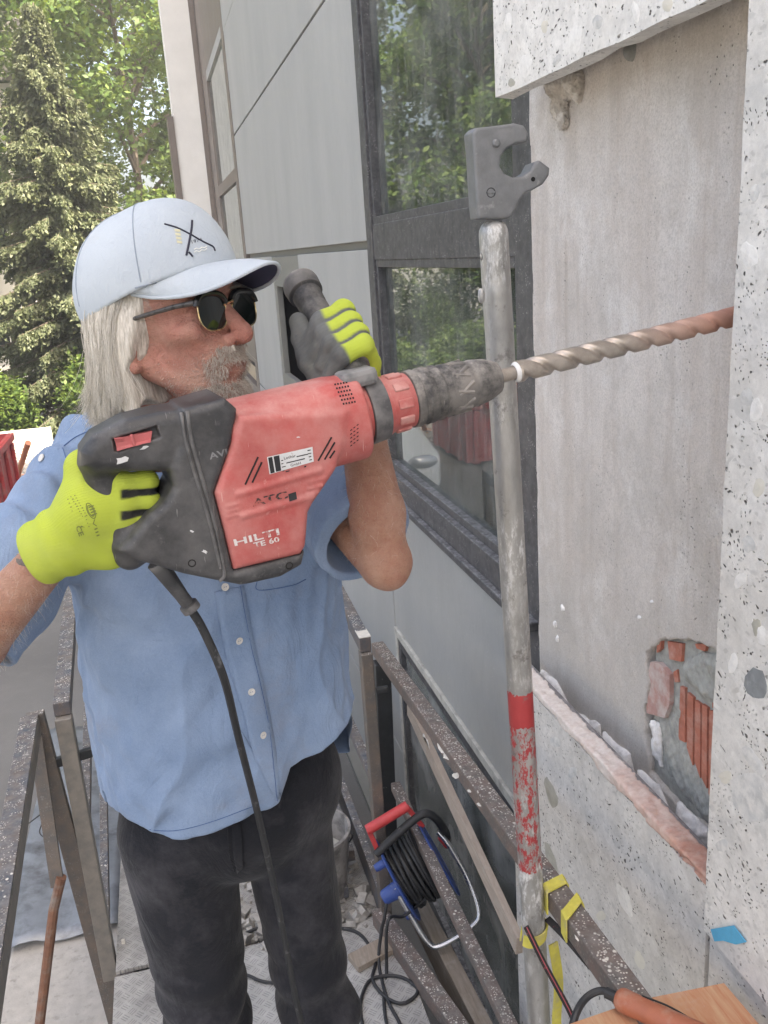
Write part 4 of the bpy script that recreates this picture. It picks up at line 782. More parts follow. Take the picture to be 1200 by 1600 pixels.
# ---- cord from the reel over the deck
e0 = RL(-0.13, -0.06, 0.0)
def floor(px, py, z=0.006): return atZ(px, py, z)
def cord(name, P, label, r=0.0055):
    name = 'extension_cord'
    o = MB().tube(curvepts(P, 7), r, 8).build(name, MT['cable'], None, True); return props(o, label, 'cord', 'black cords around the deck')
cord('power_cord', [e0, e0+np.array([-0.02, -0.02, -0.06]), atY(596, 1455, 2.36), floor(592, 1505), floor(605, 1560), floor(625, 1600), floor(640, 1640)], 'black cord hanging from the reel plug down to the deck')
cord('power_cord', [RL(-0.02, -0.12, -0.03), RL(-0.11, -0.1, -0.06), atY(606, 1440, 2.3), floor(604, 1520), floor(600, 1570), floor(612, 1640)], 'black cord leaving the reel drum and falling past the railing')
cord('power_cord', [floor(470, 1455), floor(530, 1450), floor(565, 1462), floor(586, 1500), floor(582, 1530), floor(600, 1556), floor(625, 1568), floor(645, 1560), floor(652, 1545), floor(630, 1528), floor(600, 1525), floor(575, 1535), floor(563, 1570), floor(568, 1610), floor(575, 1650)], 'black cord looped in a coil on the tread plate')
cord('power_cord', [floor(330, 1480), floor(380, 1460), floor(410, 1450), floor(470, 1455)], 'thin black cord on the deck between the legs', 0.006)
cord('power_cord', [floor(360, 1515), floor(390, 1525), floor(420, 1535), floor(520, 1540)], 'thin black cord on the deck close to the boots', 0.005)
# ================================================================ hammer drill
O_ = atY(640, 624, 1.12); tip_ = atX(1165, 490, 0.86); da = (tip_-O_)/np.linalg.norm(tip_-O_)
dn = np.cross(da, np.array([0, 0, 1.0])); dn /= np.linalg.norm(dn); du = np.cross(dn, da)      # along, towards the viewer, up
DM = np.array([da, du, dn])
def loc(p): return (p-O_) @ DM.T
def DP(px, py, w=0.0):
    v = ray(px, py); t = ((O_-CAM) @ dn + w)/(v @ dn); return CAM+v*t      # sight line meets the plane w in front of the drill's middle plane
def dpoly(P, w): return [loc(DP(a, b, w)[None])[0][:2] for a, b in P]
def worn(name, c, dust, c2=None, rough=0.5, amt=(0.46, 0.72), sc=9):
    s = NT(name); col = s.ramp(s.noise(14, 6), [(0.3, tuple(v*0.85 for v in c)), (0.7, tuple(v*1.12 for v in c))])
    up = s.sep(s.n('ShaderNodeNewGeometry').outputs['Normal'])[2]; um = s.ramp(up, [(0.0, 0.55), (0.8, 1.0)])
    d1 = s.math('MULTIPLY', s.ramp(s.noise(sc, 9, 0.7), [(amt[0], 0), (amt[1], 0.8)]), um); d2 = s.math('MULTIPLY', s.ramp(s.noise(85, 9, 0.75), [(0.54, 0), (0.68, 0.7)]), s.ramp(s.noise(11, 4), [(0.4, 0.05), (0.65, 0.8)]))
    sc1 = s.math('MULTIPLY', s.ramp(s.noise(60, 2, 0.4, s.mapping((9, 1, 0.6), (0.2, 0.7, 0.3))), [(0.735, 0), (0.75, 1)]), 0.7)
    ed = s.n('ShaderNodeNewGeometry').outputs['Pointiness']; em = s.math('MULTIPLY', s.ramp(ed, [(0.52, 0), (0.58, 0.75)]), s.ramp(s.noise(40, 5), [(0.35, 0.2), (0.6, 1)]))
    d = s.math('MAXIMUM', s.math('MAXIMUM', d1, d2), s.math('MAXIMUM', sc1, em)); col = s.mix(d, col, dust)
    return s.fin(col, s.ramp(d, [(0, rough), (1, 0.85)]), 0, s.bump(s.math('ADD', s.noise(300, 4), s.math('MULTIPLY', d, 0.6)), 0.0004, 0.6), 0.5)
MT['red'] = worn('red_drill_plastic', (0.44, 0.055, 0.05), (0.66, 0.42, 0.375), amt=(0.33, 0.66)); MT['blk'] = worn('black_drill_plastic', (0.034, 0.034, 0.036), (0.26, 0.25, 0.245), rough=0.45, amt=(0.44, 0.74))
MT['chuckm'] = worn('worn_chuck_rubber', (0.045, 0.043, 0.042), (0.36, 0.33, 0.30), rough=0.6, amt=(0.40, 0.56), sc=20)
MT['handlem'] = worn('dusty_black_handle', (0.032, 0.032, 0.034), (0.30, 0.28, 0.26), rough=0.6, amt=(0.42, 0.7), sc=16); MT['greyd'] = worn('dusty_grip_rubber', (0.10, 0.105, 0.11), (0.34, 0.33, 0.32), rough=0.7)
MT['darkline'] = plain('dark_slot', (0.012, 0.010, 0.010), 0.8); MT['print'] = plain('worn_white_print', (0.66, 0.62, 0.60), 0.7, 0, 0.1, 90, dirt=(0.45, 0.2, 0.18), dscale=140, dpos=(0.56, 0.64)); MT['print_grey'] = plain('grey_raised_print', (0.20, 0.20, 0.205), 0.7)
MT['ink_worn'] = plain('worn_black_print', (0.03, 0.025, 0.025), 0.7, 0, 0.2, 90, dirt=(0.46, 0.12, 0.10), dscale=120, dpos=(0.5, 0.58)); MT['ink'] = plain('black_ink', (0.018, 0.018, 0.02), 0.7); MT['labelw'] = plain('label_paper', (0.66, 0.66, 0.66), 0.5, 0, 0.06, 60, dirt=(0.35, 0.2, 0.18), dscale=70, dpos=(0.64, 0.72))
drill = empty('hammer_drill', O_, 'dusty red and black hammer drill held level against the stone slab', 'hammer drill')
drill.location = Vector(O_)
s_of = lambda px, py: loc(DP(px, py)[None])[0][0]
sA, sB = s_of(352, 690), s_of(556, 640)
motor = dpoly([(374, 650), (545, 640), (541, 688), (526, 735), (508, 762), (490, 788), (483, 802), (479, 855), (472, 868), (367, 893), (352, 830), (337, 772), (364, 690)], 0.056)
mid = dpoly([(360, 628), (548, 600), (548, 690), (530, 706), (366, 745)], 0.05)
_rg = [[loc(DP(*q, 0.056)[None])[0] for q in (a, b)] for a, b in (((372, 772), (500, 735)), ((378, 806), (488, 776)))]
_rg2 = [[loc(DP(*q, 0.056)[None])[0] for q in (a, b)] for a, b in (((354, 792), (372, 787)), ((354, 800), (372, 795)), ((354, 808), (370, 804)), ((484, 754), (508, 747)), ((482, 764), (504, 758)), ((480, 773), (496, 769)))]
_s1, _s2 = s_of(345, 760), s_of(285, 690)
_rec = dpoly([(176, 686), (244, 664), (250, 682), (180, 707)], 0.036)
def f_red(p):
    q = loc(p); s, t, w = q[:, 0], q[:, 1], q[:, 2]
    r = np.hypot(t+0.002, w); k = 0.5; rs = (np.abs(t+0.002)**2.6+np.abs(w)**2.6)**(1/2.6)
    bar = np.maximum(rs-0.0555, np.abs(s-(sA+sB)/2)-(sB-sA)/2); bar = smax(rs-0.0555, np.abs(s-(sA+sB)/2)-(sB-sA)/2, 0.008)
    mo = extr(poly2(s, t, motor), w, 0.057-0.10*np.clip(-0.12-t, 0, 1), 0.009)
    d = smin(bar, mo, 0.006)
    # moulded ridges across the motor housing
    for a, b in _rg: d = smin(d, cone(q, (a[0], a[1], 0.0555), (b[0], b[1], 0.0555), 0.0035, 0.0035), 0.004)
    for a, b in _rg2: d = smin(d, cone(q, (a[0], a[1], 0.056), (b[0], b[1], 0.056), 0.002, 0.002), 0.002)
    return d
lo_, hi_ = O_-np.array([0.36, 0.14, 0.28]), O_+np.array([0.05, 0.14, 0.12])
housing = solid('motor_housing', f_red, lo_, hi_, 0.0022, MT['red'], drill)
rear = dpoly([(287, 641), (352, 623), (372, 640), (364, 692), (337, 772), (352, 830), (368, 892), (478, 862), (473, 884), (440, 903), (378, 917), (345, 912), (290, 903), (232, 888), (192, 870), (235, 812), (262, 788), (274, 765), (268, 735), (285, 700)], 0.054)
horn = dpoly([(290, 640), (306, 640), (330, 735), (272, 738), (152, 743), (130, 733), (127, 710), (146, 684), (196, 658), (250, 645)], 0.04)
capl = dpoly([(352, 868), (476, 858), (474, 880), (440, 903), (378, 917), (345, 912)], 0.056)
g0, g1 = loc(DP(152, 728)[None])[0], loc(DP(203, 866)[None])[0]
def f_blk(p):
    q = loc(p); s, t, w = q[:, 0], q[:, 1], q[:, 2]
    hw = 0.0555-0.16*np.clip(_s1-s, 0, 0.2); d = extr(poly2(s, t, rear), w, np.maximum(hw, 0.026), 0.010)
    d = smin(d, extr(poly2(s, t, horn), w, 0.045-0.10*np.clip(_s2-s, 0, 0.3), 0.016), 0.006)
    d = smin(d, cone(q, g0, g1, 0.019, 0.019), 0.015)
    # switch recess
    d = smax(d, -extr(poly2(s, t, _rec), w-0.045, 0.013, 0.003), 0.002)
    return smax(d, -(f_red(p)-0.0006), 0.0008)
black = solid('rear_housing', f_blk, O_-np.array([0.60, 0.13, 0.28]), O_+np.array([0.05, 0.13, 0.1]), 0.0023, MT['blk'], drill)
f_drill = (f_red, f_blk)
# moulded seam ribs on the black part
for P in ([(284, 645), (291, 690), (306, 745), (326, 810), (345, 888)], [(293, 643), (300, 690), (315, 745), (334, 812), (350, 890), (344, 908)]):
    q = curvepts(np.array([(a, b, 0) for a, b in P]), 8)[:, :2]; pts, nn = march(f_drill, q, off=0.0006); MB().tube(pts, 0.0022, 8).build('seam_rib', MT['blk'], drill, True)
# switch
b_ = MB(); V, Q = px_grid([(178, 684), (236, 672), (234, 690), (182, 704)], (8, 3)); P, N = march(f_blk, V, off=0.001)
sw_ = MB().add(list(P+dn*0.007)+list(P-dn*0.002), [tuple(q) for q in Q]+[(i, i+1, len(P)+i+1, len(P)+i) for i in range(3)]+[(len(V)-4+i, len(V)-3+i, 2*len(V)-3+i, 2*len(V)-4+i) for i in range(3)]+[(4*i, 4*i+4, len(V)+4*i+4, len(V)+4*i) for i in range(8)]+[(4*i+3, 4*i+7, len(V)+4*i+7, len(V)+4*i+3) for i in range(8)])
MT['sw'] = plain('faded_red_switch', (0.46, 0.12, 0.12), 0.6, 0, 0.12, 40, 0.2); sw_.build('switch', MT['sw'], drill)
c = march(f_blk, [(206, 687)])[0][0]; MB().bar(c+du*0.008+dn*0.009, c-du*0.006+dn*0.009, 0.004, 0.006, up=dn).build('switch_ridge', MT['sw'], drill)
# red lever in the grip opening
lv = DP(275, 803, 0.0); solid('trigger', lambda p: ell(p, lv, (0.009, 0.016, 0.021)), lv-0.03, lv+0.03, 0.0025, MT['sw'], drill)
# front collar, band, chuck, drill bit
cs = lambda px: s_of(px, 624-(px-640)*0.26)
col = MB().lathe(O_, da, [(cs(535), 0.046), (cs(552), 0.045), (cs(553), 0.041), (cs(600), 0.0385), (cs(601), 0.0365), (cs(636), 0.0355), (cs(637), 0.034)], 48).build('front_collar', MT['red'], drill, True)
for k in range(10):
    a = k*math.pi/5+0.2; u_ = math.cos(a)*du+math.sin(a)*dn; c = O_+da*(cs(618))+u_*0.0362; MB().obox(c, [da, u_, np.cross(da, u_)], (0.010, 0.0024, 0.006), 0.0015).build('collar_lug', MT['red'], drill)
MB().lathe(O_, da, [(cs(566), 0.0432), (cs(567), 0.0445), (cs(593), 0.0428), (cs(594), 0.0412)], 48).build('clamp_band', MT['blk'], drill, True)
prof = [(637, 0.0355), (638, 0.0375), (648, 0.0378), (650, 0.0362), (656, 0.0362), (658, 0.0376), (668, 0.0372), (670, 0.0358), (676, 0.0358), (678, 0.0368), (682, 0.0366), (684, 0.0345), (690, 0.0345), (692, 0.0352), (728, 0.0322), (730, 0.0310), (735, 0.0312), (737, 0.0318), (758, 0.0285), (770, 0.0240), (775, 0.0215), (777, 0.016), (777.5, 0.011)]
ch = MB().lathe(O_, da, [(cs(a), r) for a, r in prof], 48).build('chuck', MT['chuckm'], drill, True)
for k in range(9):
    a = k*2*math.pi/9; u_ = math.cos(a)*du+math.sin(a)*dn; v_ = np.cross(da, u_)
    for q, (a0, a1) in enumerate(((698, 722), (724, 700))):
        p0 = O_+da*cs(a0)+(u_*math.cos(0.12*(-1)**q)+v_*math.sin(0.12*(-1)**q))*0.0335; p1 = O_+da*cs(a1)+(u_*math.cos(0.3)+v_*math.sin(0.3))*0.0332; MB().tube([p0, p1], 0.0026, 6).build('chuck_rib', MT['chuckm'], ch, True)
def bit_mat():
    s = NT('worn_drill_steel'); x = s.sep()[0]; col = s.ramp(s.noise(40, 6, 0.65), [(0.3, (0.33, 0.285, 0.245)), (0.7, (0.50, 0.44, 0.385))])
    rs_ = s.n('ShaderNodeMapRange'); rs_.inputs[1].default_value = 0.66; rs_.inputs[2].default_value = 0.84; s.l(s.math('ADD', x, s.math('MULTIPLY', s.noise(20, 4), 0.05)), rs_.inputs[0])
    col = s.mix(s.math('MULTIPLY', rs_.outputs[0], 0.9), col, (0.50, 0.24, 0.17)); return s.fin(col, s.ramp(rs_.outputs[0], [(0, 0.38), (1, 0.8)]), s.math('SUBTRACT', 0.7, s.math('MULTIPLY', rs_.outputs[0], 0.6)), s.bump(s.noise(160, 5), 0.0006, 0.5), 0.5)
MT['bit'] = bit_mat(); MT['paint_w'] = plain('white_dust', (0.75, 0.74, 0.72), 0.9)
b0 = O_+da*cs(776); s0 = loc(DP(806, 576)[None])[0][0]; Lb = np.linalg.norm(tip_-O_)+0.05
MB().lathe(O_, da, [(cs(770), 0.0095), (s0-0.004, 0.0095), (s0, 0.0135), (s0+0.004, 0.0145)], 28).build('bit_shank', MT['bit'], drill, True)
MB().lathe(O_, da, [(s0-0.0045, 0.0105), (s0-0.001, 0.0138), (s0+0.0005, 0.0142), (s0+0.001, 0.0138)], 28, cap=False).build('dust_ring', MT['paint_w'], drill, True)
V = []; n = 44; m = 170
for i in range(m):
    s_ = s0+0.001+(Lb-s0)*i/(m-1); ph = (s_-s0)*2*math.pi/0.083
    for k in range(n):
        t = 2*math.pi*k/n; g = (math.cos(2*(t-ph))+1)/2; r = 0.0098+0.0052*(1-(1-g)**1.2*0.0-(1-min(1, g*2.2))**2)
        V.append(O_+da*s_+r*(math.cos(t)*du+math.sin(t)*dn))
MB().add(V, [(i*n+k, i*n+(k+1) % n, (i+1)*n+(k+1) % n, (i+1)*n+k) for i in range(m-1) for k in range(n)]+[tuple(range(n)), tuple((m-1)*n+k for k in range(n))]).build('drill_bit', MT['bit'], drill, True)
# side handle
h0 = O_+da*cs(566)+du*0.044+dn*(-0.006); htip = atX(468, 442, 0.200); hd_ = (htip-h0)/np.linalg.norm(htip-h0); hL = np.linalg.norm(htip-h0)
hn = MB().lathe(h0, hd_, [(-0.012, 0.021), (0.008, 0.022), (0.010, 0.026), (0.016, 0.027), (0.019, 0.018), (0.03, 0.0165), (hL*0.55, 0.0185), (hL*0.70, 0.0195), (hL*0.72, 0.0185), (hL*0.74, 0.0195), (hL*0.86, 0.0205), (hL*0.875, 0.0245), (hL*0.97, 0.0255), (hL, 0.0245), (hL+0.001, 0.019), (hL-0.003, 0.018), (hL-0.003, 0.001)], 32).build('side_handle', MT['handlem'], drill, True)
MB().obox(O_+da*cs(560)+du*0.047+dn*0.012, DM[[0, 1, 2]], (0.024, 0.011, 0.022), 0.007).build('handle_clamp', MT['greyd'], drill)
# vents, slots, label, lettering on the housing
for a, b, c_, d_ in ((383, 757, 403, 714), (394, 754, 409, 722), (497, 720, 518, 683), (507, 718, 523, 691), (515, 716, 523, 704)):
    pp, nn = march(f_red, np.array([(a+(c_-a)*t, b+(d_-b)*t) for t in np.linspace(0, 1, 7)]), off=0.0002); MB().tube(pp, 0.0011, 6).build('vent_slot', MT['darkline'], drill)
gx = [(522, 600), (547, 596)]
for r0 in range(6):
    for k in range(5):
        x = 522+r0*2.6+k*4.4; y = 600+r0*6.0-k*0.8
        if k < 5: patch('vent_hole', f_red, [(x, y), (x+2.6, y-0.6), (x+3.4, y+2.2), (x+0.8, y+2.8)], MT['darkline'], drill, (1, 1), 0.0005)
for r0 in range(5):
    for k in range(3): x = 547+k*5; y = 672+r0*6-k*4; patch('vent_hole', f_red, [(x, y), (x+3, y-2), (x+3, y-0.3), (x, y+1.7)], MT['darkline'], drill, (1, 1), 0.0005)
lab = patch('rating_label', f_red, [(417, 714), (488, 698), (490, 721), (421, 741)], MT['labelw'], drill, (10, 5), 0.0006)
patch('label_block', f_red, [(418.5, 715), (425, 713.5), (429, 738), (422.5, 739.8)], MT['ink'], lab, (2, 5), 0.0009); patch('label_block', f_red, [(427, 713), (436, 711), (439, 735), (431, 737)], MT['ink'], lab, (2, 5), 0.0009)
for txt, p0, p1, hh in (('Lothar', (444, 718), (462, 713.5), 4.6), ('GmbH', (454, 729), (470, 725), 4.2)): letters('label_print', txt, f_red, p0, p1, hh, MT['ink'], lab, 0.0010, False)
for x0, y0, x1, y1, w in ((463, 712.6, 481, 708.4, 1.6), (447, 722.5, 476, 715.5, 1.6), (439, 719, 442, 718.2, 1.4), (439, 724, 442.5, 723.2, 1.4), (440, 729, 446, 727.6, 1.4), (441, 735, 444, 734.3, 1.6), (446, 736, 452, 734.4, 1.8), (475, 728, 478, 727.2, 2.2), (480, 703, 485, 702, 1.6), (481, 708, 486, 707, 1.4), (482, 713, 486, 712, 1.4), (483, 718, 487, 717, 1.4)): patch('label_print', f_red, [(x0, y0), (x1, y1), (x1, y1+w), (x0, y0+w)], MT['ink'], lab, (4, 1), 0.0010)
letters('brand_print', 'HILTI', f_red, (367, 853), (437, 835), 10.5, MT['print'], drill, 0.0009, True); letters('model_print', 'TE 60', f_red, (397, 856), (437, 846), 8.5, MT['print'], drill, 0.0009, True)
letters('mode_print', 'ATC', f_red, (395, 792), (450, 778), 12, MT['ink_worn'], drill, 0.0009, True)
patch('mode_mark', f_red, [(450, 772), (462, 768), (464, 780), (452, 784)], MT['ink'], drill, (2, 2), 0.0009)
letters('mode_print', 'AVR', f_blk, (328, 718), (364, 708), 10, MT['print_grey'], drill, 0.0009, True)
# chalky scuffs
for k, (a, b, rx, ry, an) in enumerate(((190, 718, 9, 5, -15), (225, 700, 6, 2.5, -20), (300, 830, 3, 2, 0), (320, 862, 5, 2, 30), (466, 683, 4, 1, -5))):
    q = [(a+rx*math.cos(t)*math.cos(math.radians(an))-ry*math.sin(t)*math.sin(math.radians(an)), b+rx*math.cos(t)*math.sin(math.radians(an))+ry*math.sin(t)*math.cos(math.radians(an))) for t in np.linspace(0, 6.28, 9)[:-1]]
    rr = np.random.default_rng(k+50); q = [(a+(x-a)*m, b+(y-b)*m) for (x, y), m in zip(q, 0.5+rr.random(8))]; P, N = march(f_drill, q, off=0.0006); MB().add(P, [tuple(range(8))]).build('dust_scuff', MT['labelw'], drill)
for a, b in ((300, 880), (452, 884)):
    P, N = march(f_drill, [(a, b)], off=0.0); sc_ = MB().lathe(P[0], N[0], [(-0.002, 0.0048), (0.0006, 0.0048), (0.0006, 0.0036), (-0.0012, 0.0032)], 16).build('screw', MT['darkline'], drill, True)
# power cable of the drill
MB().lathe(DP(252, 888, 0.0), DP(302, 955, 0.0)-DP(252, 888, 0.0), [(-0.01, 0.0125), (0.0, 0.0115), (0.045, 0.0085), (0.058, 0.0085), (0.059, 0.012), (0.068, 0.012), (0.069, 0.006)], 20).build('cable_sleeve', MT['blk'], drill, True)
cpts = [DP(297, 950, 0.0), DP(318, 985, 0.0), DP(350, 1060, 0.0), atY(372, 1150, 1.165), atY(400, 1260, 1.21), atY(425, 1370, 1.24), atY(445, 1470, 1.25), atY(462, 1560, 1.26), atY(480, 1640, 1.27), atY(500, 1760, 1.3)]
MB().tube(curvepts(cpts, 8), 0.0056, 10).build('power_cable', MT['cable'], drill, True)
# ================================================================ the worker
def skin_mat():
    s = NT('skin'); t = s.attr('tint'); n = s.noise(55, 6, 0.65); col = s.mix(s.ramp(n, [(0.35, 0.0), (0.7, 0.6)]), t, (0.33, 0.12, 0.085)); col = s.mix(s.ramp(s.noise(160, 3), [(0.62, 0), (0.72, 0.3)]), col, (0.20, 0.09, 0.06))
    col = s.mix(s.ramp(s.noise(22, 5, 0.65), [(0.45, 0), (0.66, 0.55)]), col, (0.52, 0.33, 0.25)); col = s.mix(s.ramp(s.noise(300, 4, 0.7), [(0.5, 0), (0.75, 0.35)]), col, (0.24, 0.10, 0.07))
    wl = s.math('ABSOLUTE', s.math('SUBTRACT', s.noise(48, 5, 0.6, s.mapping((1, 1, 1.5)), 1.5), 0.5)); h = s.math('ADD', s.noise(420, 4, 0.6), s.math('MULTIPLY', wl, 2.6))
    return s.fin(col, 0.52, 0, s.bump(h, 0.0026, 0.9), 0.42, **{'Subsurface Weight': 0.12, 'Subsurface Scale': 0.004})
MT['skin'] = skin_mat()
def cloth(name, c, c2, weave=900, dirt=None, dpos=(0.5, 0.75), dscale=7, bump=0.5, crease=14):
    s = NT(name); x, y, z = s.sep(); w = s.math('SUBTRACT', s.noise(weave, 2, 0.5), 0.5)
    col = s.ramp(s.math('ADD', s.math('MULTIPLY', w, 0.35), s.math('MULTIPLY', s.noise(9, 6), 1.0)), [(0.2, c), (0.85, c2)])
    col = s.mix(s.ramp(s.noise(240, 4, 0.7), [(0.45, 0), (0.8, 0.3)]), col, c2)
    if dirt: col = s.mix(s.ramp(s.noise(dscale, 8, 0.7), [(dpos[0], 0), (dpos[1], 0.6)]), col, dirt)
    wr_ = s.math('ABSOLUTE', s.math('SUBTRACT', s.noise(crease, 4, 0.55, s.mapping((1, 1, 0.6)), 1.2), 0.5)); n1 = s.bump(s.math('MULTIPLY', wr_, 1.0), 0.012 if crease < 40 else 0.004, 0.55)
    return s.fin(col, 0.9, 0, s.bump(s.math('ADD', s.math('MULTIPLY', w, 0.9), s.noise(130, 5)), 0.001, bump, n1), 0.2, **{'Sheen Weight': 0.1})
MT['shirt'] = cloth('blue_chambray', (0.150, 0.225, 0.355), (0.28, 0.37, 0.52), 520, (0.24, 0.235, 0.25), (0.55, 0.78), 5); MT['shirt_dark'] = plain('blue_stitching', (0.07, 0.13, 0.27), 0.9)
MT['pants'] = cloth('dusty_black_trousers', (0.009, 0.010, 0.013), (0.020, 0.021, 0.027), 600, (0.095, 0.092, 0.102), (0.48, 0.76), 8)
MT['capc'] = cloth('pale_blue_cap_cotton', (0.42, 0.475, 0.535), (0.53, 0.585, 0.63), 900, (0.5, 0.5, 0.49), (0.6, 0.85), 14, 0.3, 60); MT['cap_under'] = plain('navy_brim_lining', (0.05, 0.055, 0.10), 0.9); MT['cap_seam'] = plain('cap_stitching', (0.30, 0.35, 0.42), 0.9)
def glove_mat():
    s = NT('glove'); col = s.mix(s.ramp(s.noise(12, 7, 0.7), [(0.45, 0), (0.8, 0.25)]), s.attr('tint'), (0.30, 0.30, 0.22)); x, y, z = s.sep()
    k = s.math('SINE', s.math('MULTIPLY', s.math('ADD', z, s.math('MULTIPLY', x, 0.25)), 3800)); return s.fin(col, 0.85, 0, s.bump(s.math('ADD', s.math('MULTIPLY', k, 0.25), s.math('MULTIPLY', s.noise(150, 6, 0.7), 1.6)), 0.0014, 0.6), 0.25)
MT['glove'] = glove_mat(); MT['ink_g'] = plain('glove_print', (0.20, 0.23, 0.06), 0.9)
MT['lens'] = NT('dark_green_lens').fin((0.006, 0.010, 0.009), 0.06, 0, None, 0.6); MT['gold'] = plain('gold_rim', (0.75, 0.58, 0.32), 0.25, 0.9); MT['blackp'] = plain('black_acetate', (0.012, 0.012, 0.012), 0.25); MT['temple'] = plain('marbled_temple', (0.06, 0.055, 0.05), 0.3, 0, 0.6, 120)
def hair_mat(name, a, b):
    s = NT(name); x = s.n('ShaderNodeNewGeometry'); return s.fin(s.ramp(x.outputs['Random Per Island'], [(0.0, a), (0.5, tuple((p+q)/2 for p, q in zip(a, b))), (1.0, b)]), 0.45, 0, None, 0.4)
MT['hair'] = hair_mat('grey_white_hair', (0.54, 0.50, 0.43), (0.86, 0.83, 0.77)); MT['beard'] = hair_mat('grey_beard', (0.40, 0.32, 0.25), (0.80, 0.76, 0.69))
ROOT = np.array([0.03, 1.42, 0.30])
man = empty('person', ROOT, 'person in pale cap, sunglasses, blue shirt and yellow gloves holding the red drill', 'person')
# head frame: x forward, y left, z up
ya, pi_, ro = math.radians(42), math.radians(6.0), math.radians(-1.5)
hf = np.array([math.cos(ya)*math.cos(pi_), -math.sin(ya)*math.cos(pi_), math.sin(pi_)]); hl = np.array([math.sin(ya), math.cos(ya), 0]); hu = np.cross(hf, hl)
hl, hu = hl*math.cos(ro)+hu*math.sin(ro), np.cross(hf, hl*math.cos(ro)+hu*math.sin(ro)); HM = np.array([hf, hl, hu]); HC = atY(266, 494, 1.25); HS = 0.985
def hloc(p): return (p-HC) @ HM.T/HS
def hw(q): return HC+HS*(np.asarray(q, float) @ HM)
def f_head(q):
    d = ell(q, (-0.014, 0, 0.030), (0.098, 0.076, 0.094)); d = smin(d, ell(q, (0.038, 0, -0.040), (0.056, 0.050, 0.075)), 0.03)
    d = smin(d, ell(q, (0.045, 0, 0.025), (0.048, 0.060, 0.05)), 0.02)
    for sg in (-1, 1):
        d = smin(d, ell(q, (0.056, sg*0.041, -0.026), (0.028, 0.022, 0.018)), 0.014); d = smax(d, -ell(q, (0.062, sg*0.066, -0.068), (0.030, 0.020, 0.024)), 0.02)            # cheekbone, hollow cheek
        d = smin(d, cone(q, (-0.004, sg*0.052, -0.060), (0.066, sg*0.020, -0.112), 0.019, 0.016), 0.018)   # jaw line
        d = smin(d, cone(q, (0.080, sg*0.012, 0.016), (0.070, sg*0.048, 0.013), 0.013, 0.011), 0.010)     # brow
        d = smax(d, -ell(q, (0.098, sg*0.034, -0.004), (0.016, 0.018, 0.012)), 0.008)          # eye socket
        d = smin(d, ell(q, (0.070, sg*0.033, -0.004), (0.014, 0.015, 0.011)), 0.005)
        d = smin(d, sph(q, (0.1005, sg*0.0135, -0.043), 0.0088), 0.006)                         # nostril wing
        d = smax(d, -cone(q, (0.098, sg*0.023, -0.046), (0.086, sg*0.036, -0.074), 0.0022, 0.0016), 0.006)  # cheek fold
        for k, (a, b) in enumerate((((0.066, 0.052, -0.012), (0.050, 0.066, -0.020)), ((0.066, 0.054, -0.004), (0.048, 0.068, -0.004)), ((0.064, 0.052, -0.020), (0.050, 0.064, -0.032)))): d = smax(d, -cone(q, (a[0], sg*a[1], a[2]), (b[0], sg*b[1], b[2]), 0.0012, 0.001), 0.004)
        e = ell(q, (-0.016, sg*0.079, -0.034), (0.019, 0.008, 0.026)); e = smax(e, -ell(q, (-0.012, sg*0.090, -0.030), (0.010, 0.008, 0.014)), 0.004); d = smin(d, e, 0.006); d = smin(d, sph(q, (-0.006, sg*0.078, -0.060), 0.0088), 0.006)
    d = smin(d, cone(q, (0.086, 0, 0.006), (0.115, 0, -0.033), 0.0088, 0.0115), 0.009); d = smin(d, sph(q, (0.1165, 0, -0.038), 0.0118), 0.006)
    for sg in (-1, 1): d = smax(d, -ell(q, (0.108, sg*0.0075, -0.0495), (0.006, 0.0035, 0.003)), 0.002)
    d = smin(d, ell(q, (0.076, 0, -0.072), (0.024, 0.030, 0.024)), 0.014)                      # muzzle
    d = smin(d, cone(q, (0.0925, -0.022, -0.0740), (0.0965, 0, -0.0705), 0.0042, 0.0050), 0.005); d = smin(d, cone(q, (0.0925, 0.022, -0.0740), (0.0965, 0, -0.0705), 0.0042, 0.0050), 0.005)
    d = smin(d, cone(q, (0.0895, -0.019, -0.0825), (0.0940, 0, -0.0840), 0.0042, 0.0052), 0.005); d = smin(d, cone(q, (0.0895, 0.019, -0.0825), (0.0940, 0, -0.0840), 0.0042, 0.0052), 0.005)
    d = smax(d, -cone(q, (0.097, -0.029, -0.0790), (0.1035, 0, -0.0772), 0.0030, 0.0030), 0.0025); d = smax(d, -cone(q, (0.097, 0.029, -0.0790), (0.1035, 0, -0.0772), 0.0030, 0.0030), 0.0025)
    return smin(d, ell(q, (0.076, 0, -0.113), (0.024, 0.026, 0.021)), 0.014)
nb_ = np.array([0.0, 1.375, 1.955])
SR, ER, WR = np.array([-0.112, 1.375, 1.925]), np.array([-0.325, 1.175, 1.705]), np.array([-0.160, 1.093, 1.872])
SL, EL, WL = np.array([0.205, 1.43, 1.885]), np.array([0.276, 1.185, 1.768]), np.array([0.262, 1.235, 2.005])
